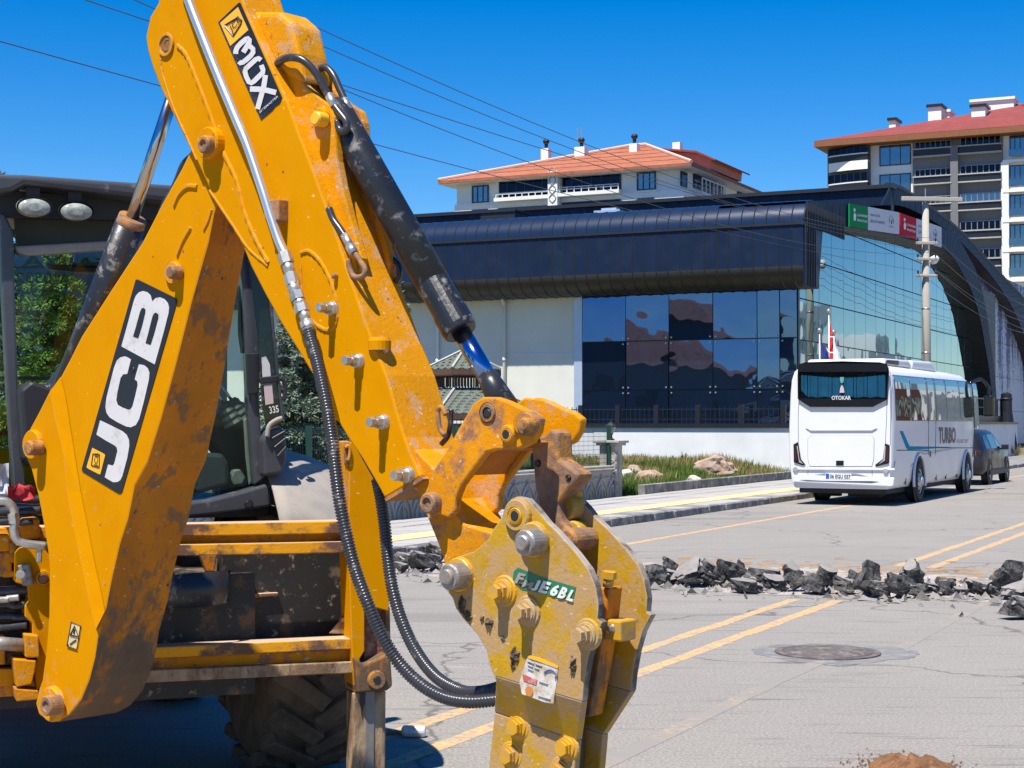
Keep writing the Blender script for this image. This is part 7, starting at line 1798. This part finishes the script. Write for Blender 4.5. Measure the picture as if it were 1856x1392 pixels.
# chassis and underside
b_ = MB(); b_.box(ML(-.05, 1.7, .80), 1.24, 3.1, .54, rM, hM, UP); b_.build('chassis', M['tank'], ldr)  # solid box, widened to block sky light and darken the ground beneath
b_ = MB(); b_.box(ML(-.35, .30, .86), 1.1, .36, .46, rM, hM, UP); b_.build('rear_housing', M['tank'], ldr)
b_ = MB(); b_.box(ML(0, 1.05, .72), 1.5, .22, .24, rM, hM, UP); b_.build('rear_axle', M['black_plain'], ldr)
def big_tyre(rr, hh, rad, wid, nl, front=False):
    c = ML(rr, hh, rad); ax_ = rM; hw = wid / 2
    b_ = MB(); b_.lathe(c - ax_ * hw, ax_, [(.02, rad * .56), (0, rad * .66), (0, rad * .82), (.03, rad * .90), (.07, rad * .935), (wid / 2, rad * .945), (wid - .07, rad * .935), (wid - .03, rad * .90), (wid, rad * .82), (wid, rad * .66), (wid - .02, rad * .56)], 48)
    for q in range(len(b_.sm) - 2): b_.sm[q] = True
    w = b_.build('wheel', M['rubber'], ldr)
    for k in range(nl):
        for sg in (-1, 1):
            t = 2 * math.pi * (k + (.5 if sg > 0 else 0)) / nl
            d = hM * math.cos(t) + UP * math.sin(t); e = -hM * math.sin(t) + UP * math.cos(t)
            la = (ax_ * sg * .85 + e * -.62).normalized(); lw = d.cross(la)
            cc = c + d * (rad * .955) + ax_ * sg * wid * .235
            b_ = MB(); b_.prism([cc - la * wid * .33 - lw * .040 - d * .03, cc + la * wid * .31 - lw * .048 - d * .055, cc + la * wid * .31 + lw * .048 - d * .055, cc - la * wid * .33 + lw * .040 - d * .03], d * .072)
            b_.build('tread_lug', M['rubber'], w, bevel=.008, seg=1)
    b_ = MB(); b_.lathe(c - ax_ * hw, ax_, [(.03, rad * .57), (.10, rad * .52), (.16, rad * .3), (.16, .05), (wid - .16, .05), (wid - .16, rad * .3), (wid - .1, rad * .52), (wid - .03, rad * .57)], 32); b_.build('rim', M['yellow_rusty'], w)
big_tyre(.96, 1.05, .72, .48, 20); big_tyre(-.86, 1.05, .72, .48, 20); big_tyre(.8, 3.4, .48, .34, 16); big_tyre(-.8, 3.4, .48, .34, 16)
# fender
def fender(sg, rr0, rr1):
    b_ = MB(); b_.smooth = True; vs = []; na, nr = 16, 8
    for i in range(na + 1):
        t = R(33 + i * 140 / na)
        for j in range(nr + 1):
            f = j / nr; rr = rr0 + (rr1 - rr0) * f; rad = .93 - .24 * f ** 1.7 * (1 - .3 * math.sin(max(0, t)))
            vs.append(ML(rr, 1.05 - math.cos(t) * rad * .98, .72 + math.sin(t) * rad))
    b_.add(vs, [[i * (nr + 1) + j, i * (nr + 1) + j + 1, (i + 1) * (nr + 1) + j + 1, (i + 1) * (nr + 1) + j] for i in range(na) for j in range(nr)])
    o = b_.build('fender', M['fender'], ldr); s_ = o.modifiers.new('thick', 'SOLIDIFY'); s_.thickness = .015
fender(1, .73, 1.27); fender(-1, -.60, -1.2)
# ---------------- cab
cab = fplate([(300, 916), (380, 906), (440, 891), (489, 876), (491, 918), (440, 926), (380, 933), (300, 941)], -.52, .14, M['blackpl'], 'cab', bevel=.012)
pin(451, 914, -.52, 8, .004, M['black_plain'], 'vent_hole', cab, PF)
b_ = MB(); b_.prism([PF(x, y, -.45) for x, y in ((-260, 300), (-120, 308), (0, 315), (40, 316), (150, 324), (310, 335), (480, 349), (484, 378), (300, 364), (150, 346), (45, 334), (24, 345), (0, 350), (-260, 345))], hM * 1.75); b_.build('roof', M['blackpl'], cab, bevel=.02, seg=3)
fplate([(-200, 340), (20, 345), (480, 372), (480, 404), (25, 395), (-200, 385)], -.62, .05, M['black_plain'], 'roof_lining', cab)
fplate([(25, 394), (470, 402), (470, 446), (30, 452)], -.72, .03, mat('olive_headliner', (.055, .06, .05), .7), 'headliner', cab)
fplate([(26, 446), (200, 436), (470, 428), (470, 443), (200, 452), (48, 463), (30, 457)], -.58, .06, M['fender'], 'window_header', cab, .01)
for (x, y) in ((62, 375), (138, 383)):
    c = PF(x, y, -.46); k = mpp(c); rx, rz = 30 * k, 17 * k
    def ell(o_, s_, dz=0): return [c + nF * o_ + rM * (math.cos(t) * rx * s_) + UP * (math.sin(t) * rz * s_ + dz) for t in [2 * math.pi * q / 24 for q in range(24)]]
    b_ = MB(); b_.smooth = True
    rings = [ell(-.10, .5), ell(-.06, .9), ell(0, 1.02), ell(.012, 1.0)]
    b_.add([p for r_ in rings for p in r_], [[i * 24 + q, i * 24 + (q + 1) % 24, (i + 1) * 24 + (q + 1) % 24, (i + 1) * 24 + q] for i in range(3) for q in range(24)]); lh = b_.build('work_lamp', M['fender'] if x < 100 else M['blackpl'], cab)
    b_ = MB(); b_.smooth = True
    lr = [ell(.010, .90, -.004), ell(.02, .72, -.004), ell(.026, .4, -.004)]
    b_.add([p for r_ in lr for p in r_], [[i * 24 + q, i * 24 + (q + 1) % 24, (i + 1) * 24 + (q + 1) % 24, (i + 1) * 24 + q] for i in range(2) for q in range(24)]); b_.face(lr[2]); b_.build('lens', mat('lamp_lens', (.26, .28, .25), .10, var=.5, vscale=26), lh)
    b_ = MB(); b_.box(c - nF * .06 + UP * (rz + .02), .06, .03, .06, rM, hM, UP); b_.build('lamp_bracket', M['black_plain'], lh)
fplate([(0, 386), (8, 386), (24, 418), (28, 560), (33, 700), (46, 884), (24, 886), (12, 700), (3, 520)], -.56, .10, M['pillar'], 'pillar', cab, .01)
fplate([(-60, 380), (-45, 380), (-40, 880), (-60, 880)], -.75, .10, M['pillar'], 'pillar', cab, .01)
fplate([(420, 380), (446, 380), (460, 540), (468, 620), (470, 720), (479, 868), (462, 880), (453, 760), (447, 640), (440, 520)], -.56, .10, M['pillar'], 'pillar', cab, .01)
fplate([(446, 640), (472, 640), (470, 712), (450, 716)], -.53, .03, M['black_plain'], 'pillar_cover', cab)
gl = flat([(28, 462), (425, 446), (447, 640), (460, 876), (320, 906), (46, 882)], -.60, M['cab_glass'], 'rear_window', cab, PF, .006)
flat([(-58, 395), (3, 392), (10, 700), (22, 884), (-56, 880)], -.66, M['cab_glass'], 'side_window', cab, PF, .006)
qg = glass_mat('dusty_quarter_glass', (.36, .42, .42), .45, refl=.05)
q_ = flat([(448, 440), (470, 440), (490, 545), (503, 680), (513, 762), (484, 786), (474, 720), (466, 600)], -.50, qg, 'quarter_window', cab, PF, .006)
b_ = MB(); b_.tube([PF(x, y, -.495) for x, y in ((470, 440), (490, 545), (503, 680), (513, 762))], .008, 6); b_.build('window_edge', M['pillar'], q_)
flat([(474, 648), (482, 646), (489, 660), (491, 686), (476, 686)], -.490, M['decal_white'], 'sticker', q_, PF); flat([(478, 698), (493, 697), (496, 731), (481, 734)], -.490, mat('pink_sticker', (.55, .42, .42), .6, var=.1), 'sticker', q_, PF)
plet('335', (489, 750), (506, 747), 13, STW, -.490, q_, PF, .02)
fplate([(470, 684), (506, 680), (508, 692), (472, 696)], -.485, .02, M['black_plain'], 'window_latch', q_); hose([(506, 686), (514, 690), (517, 705), (515, 725)], -.47, 4, M['black_plain'], 'latch_handle', q_, fn=PF)
tb = fplate([(476, 796), (492, 776), (508, 772), (518, 784), (520, 836), (512, 858), (478, 864)], -.48, .18, M['blackpl'], 'wheel_step', cab, .015)
for (x0, y0, x1, y1) in ((492, 796, 517, 782), (497, 812, 519, 794), (503, 828, 519, 810)): hose([(x0, y0), ((x0 + x1) / 2, (y0 + y1) / 2), (x1, y1)], -.475, 3, M['black_plain'], 'tread_groove', tb, fn=PF)
hose([(484, 792), (488, 772), (500, 762), (511, 758)], -.47, 4.5, M['fender'], 'grab_handle', tb, fn=PF)
hose([(436, 400), (440, 470), (437, 540), (436, 600), (441, 640)], -.63, 5, M['black_plain'], 'coiled_cable', cab, fn=PF)
# interior
b_ = MB(); b_.box(ML(.1, 1.5, 1.33), 1.3, 1.7, .06, rM, hM, UP); b_.build('floor', M['black_plain'], cab)
b_ = MB(); b_.box(ML(.05, 1.25, 1.52), .48, .48, .14, rM, hM, UP); b_.box(ML(.05, 1.5, 1.68), .48, .14, .36, rM, hM, UP); b_.build('seat', M['black_plain'], cab, bevel=.05, seg=3)
lvq = fplate([(372, 772), (400, 745), (420, 735), (452, 748), (453, 800), (440, 868), (424, 872), (405, 835), (380, 800)], -.80, .2, M['black_plain'], 'lever_console', cab, .02)
for (p0, p1) in (((384, 697), (408, 736)), ((397, 692), (423, 730))):
    a, c = PF(*p0, -.75), PF(*p1, -.75); b_ = MB(); b_.tube([a, c], .008, 8); b_.build('control_lever', M['chrome'], lvq)
    d = (c - a).normalized(); b_ = MB(); b_.lathe(c - d * .02, d, [(k * .016, .022 + .009 * k * .6 + (.006 if k % 2 else 0)) for k in range(8)], 14); b_.build('lever_gaiter', M['black_plain'], lvq)
fplate([(355, 826), (365, 820), (405, 822), (415, 840), (416, 880), (356, 896)], -.66, .08, M['blackpl'], 'seat_back', cab, .02)
fplate([(368, 764), (410, 752), (412, 766), (366, 774)], -.82, .1, mat('beige_console', (.30, .29, .24), .7), 'side_console', cab, .01); fplate([(340, 872), (358, 862), (358, 884), (340, 888)], -.7, .02, M['fender'], 'floor_mat', cab)
fplate([(417, 868), (424, 852), (436, 850), (446, 866), (440, 878), (424, 880)], -.68, .06, M['steel'], 'pedal', cab, .008)
fplate([(442, 760), (452, 756), (458, 870), (452, 880), (446, 830)], -.64, .02, M['fender'], 'pillar_trim', cab)
fplate([(82, 477), (150, 481), (200, 481), (200, 495), (130, 492), (88, 488)], -1.1, .08, M['black_plain'], 'sun_visor', cab, .01)
fplate([(36, 706), (56, 690), (88, 700), (110, 672), (126, 648), (140, 650), (140, 760), (60, 850), (44, 830)], -.36, .25, M['black_plain'], 'engine_cover', cab, .04)
b_ = MB(); b_.box(ML(.12, 2.2, 2.0), 1.5, .05, .02, rM, hM, UP); 
for rr in (-.62, .84):
    b_.box(ML(rr, 2.2, 2.05), .07, .07, 1.45, rM, hM, UP); b_.box(ML(rr, 1.4, 2.05), .06, .09, 1.45, rM, hM, UP)
b_.build('front_frame', M['pillar'], cab)
ws = MB(); ws.box(ML(.11, 2.24, 2.05), 1.42, .006, 1.4, rM, hM, UP); ws = ws.build('windscreen', M['cab_glass'], cab)
WL = mat('green_window_letters', (.03, .10, .07), .6)
# the firm name on the windscreen reads from the front, so it is mirrored from here
def wlet(s, px0, px1, py0, py1):
    q0 = proj(px0, py1, ML(0, 2.235, 0), hM); q1 = proj(px1, py1, ML(0, 2.235, 0), hM); t1 = proj(px0, py0, ML(0, 2.235, 0), hM)
    lettering('lettering', s, q1, -rM, UP, (q1 - q0).dot(rM), (t1 - q0).z, WL, ws, .02, lift=.006)
wlet('TALYA', 40, 205, 468, 488); wlet('0532', 28, 95, 494, 514)
# bonnet and front loader, mostly hidden by the cab
b_ = MB(); b_.prism([ML(-.48, h_, z) for h_, z in ((2.15, .95), (2.15, 1.62), (4.2, 1.38), (4.35, 1.2), (4.35, .75), (2.15, .75))], rM * .96); b_.build('bonnet', M['yellow'], ldr, bevel=.04)
for sg in (-1, 1):
    b_ = MB(); b_.prism([ML(sg * .58, h_, z) for h_, z in ((2.0, 1.25), (2.1, 1.45), (3.6, 1.25), (5.0, .55), (5.0, .35), (3.5, 1.0))], rM * (sg * .10)); b_.build('loader_arm', M['yellow'], ldr, bevel=.015)
b_ = MB(); b_.prism([ML(-1.15, h_, z) for h_, z in ((5.0, .75), (5.0, .12), (5.75, .06), (5.78, .10), (5.06, .2), (5.06, .75))], rM * 2.3); b_.build('loader_bucket', M['steel_rust'], ldr)
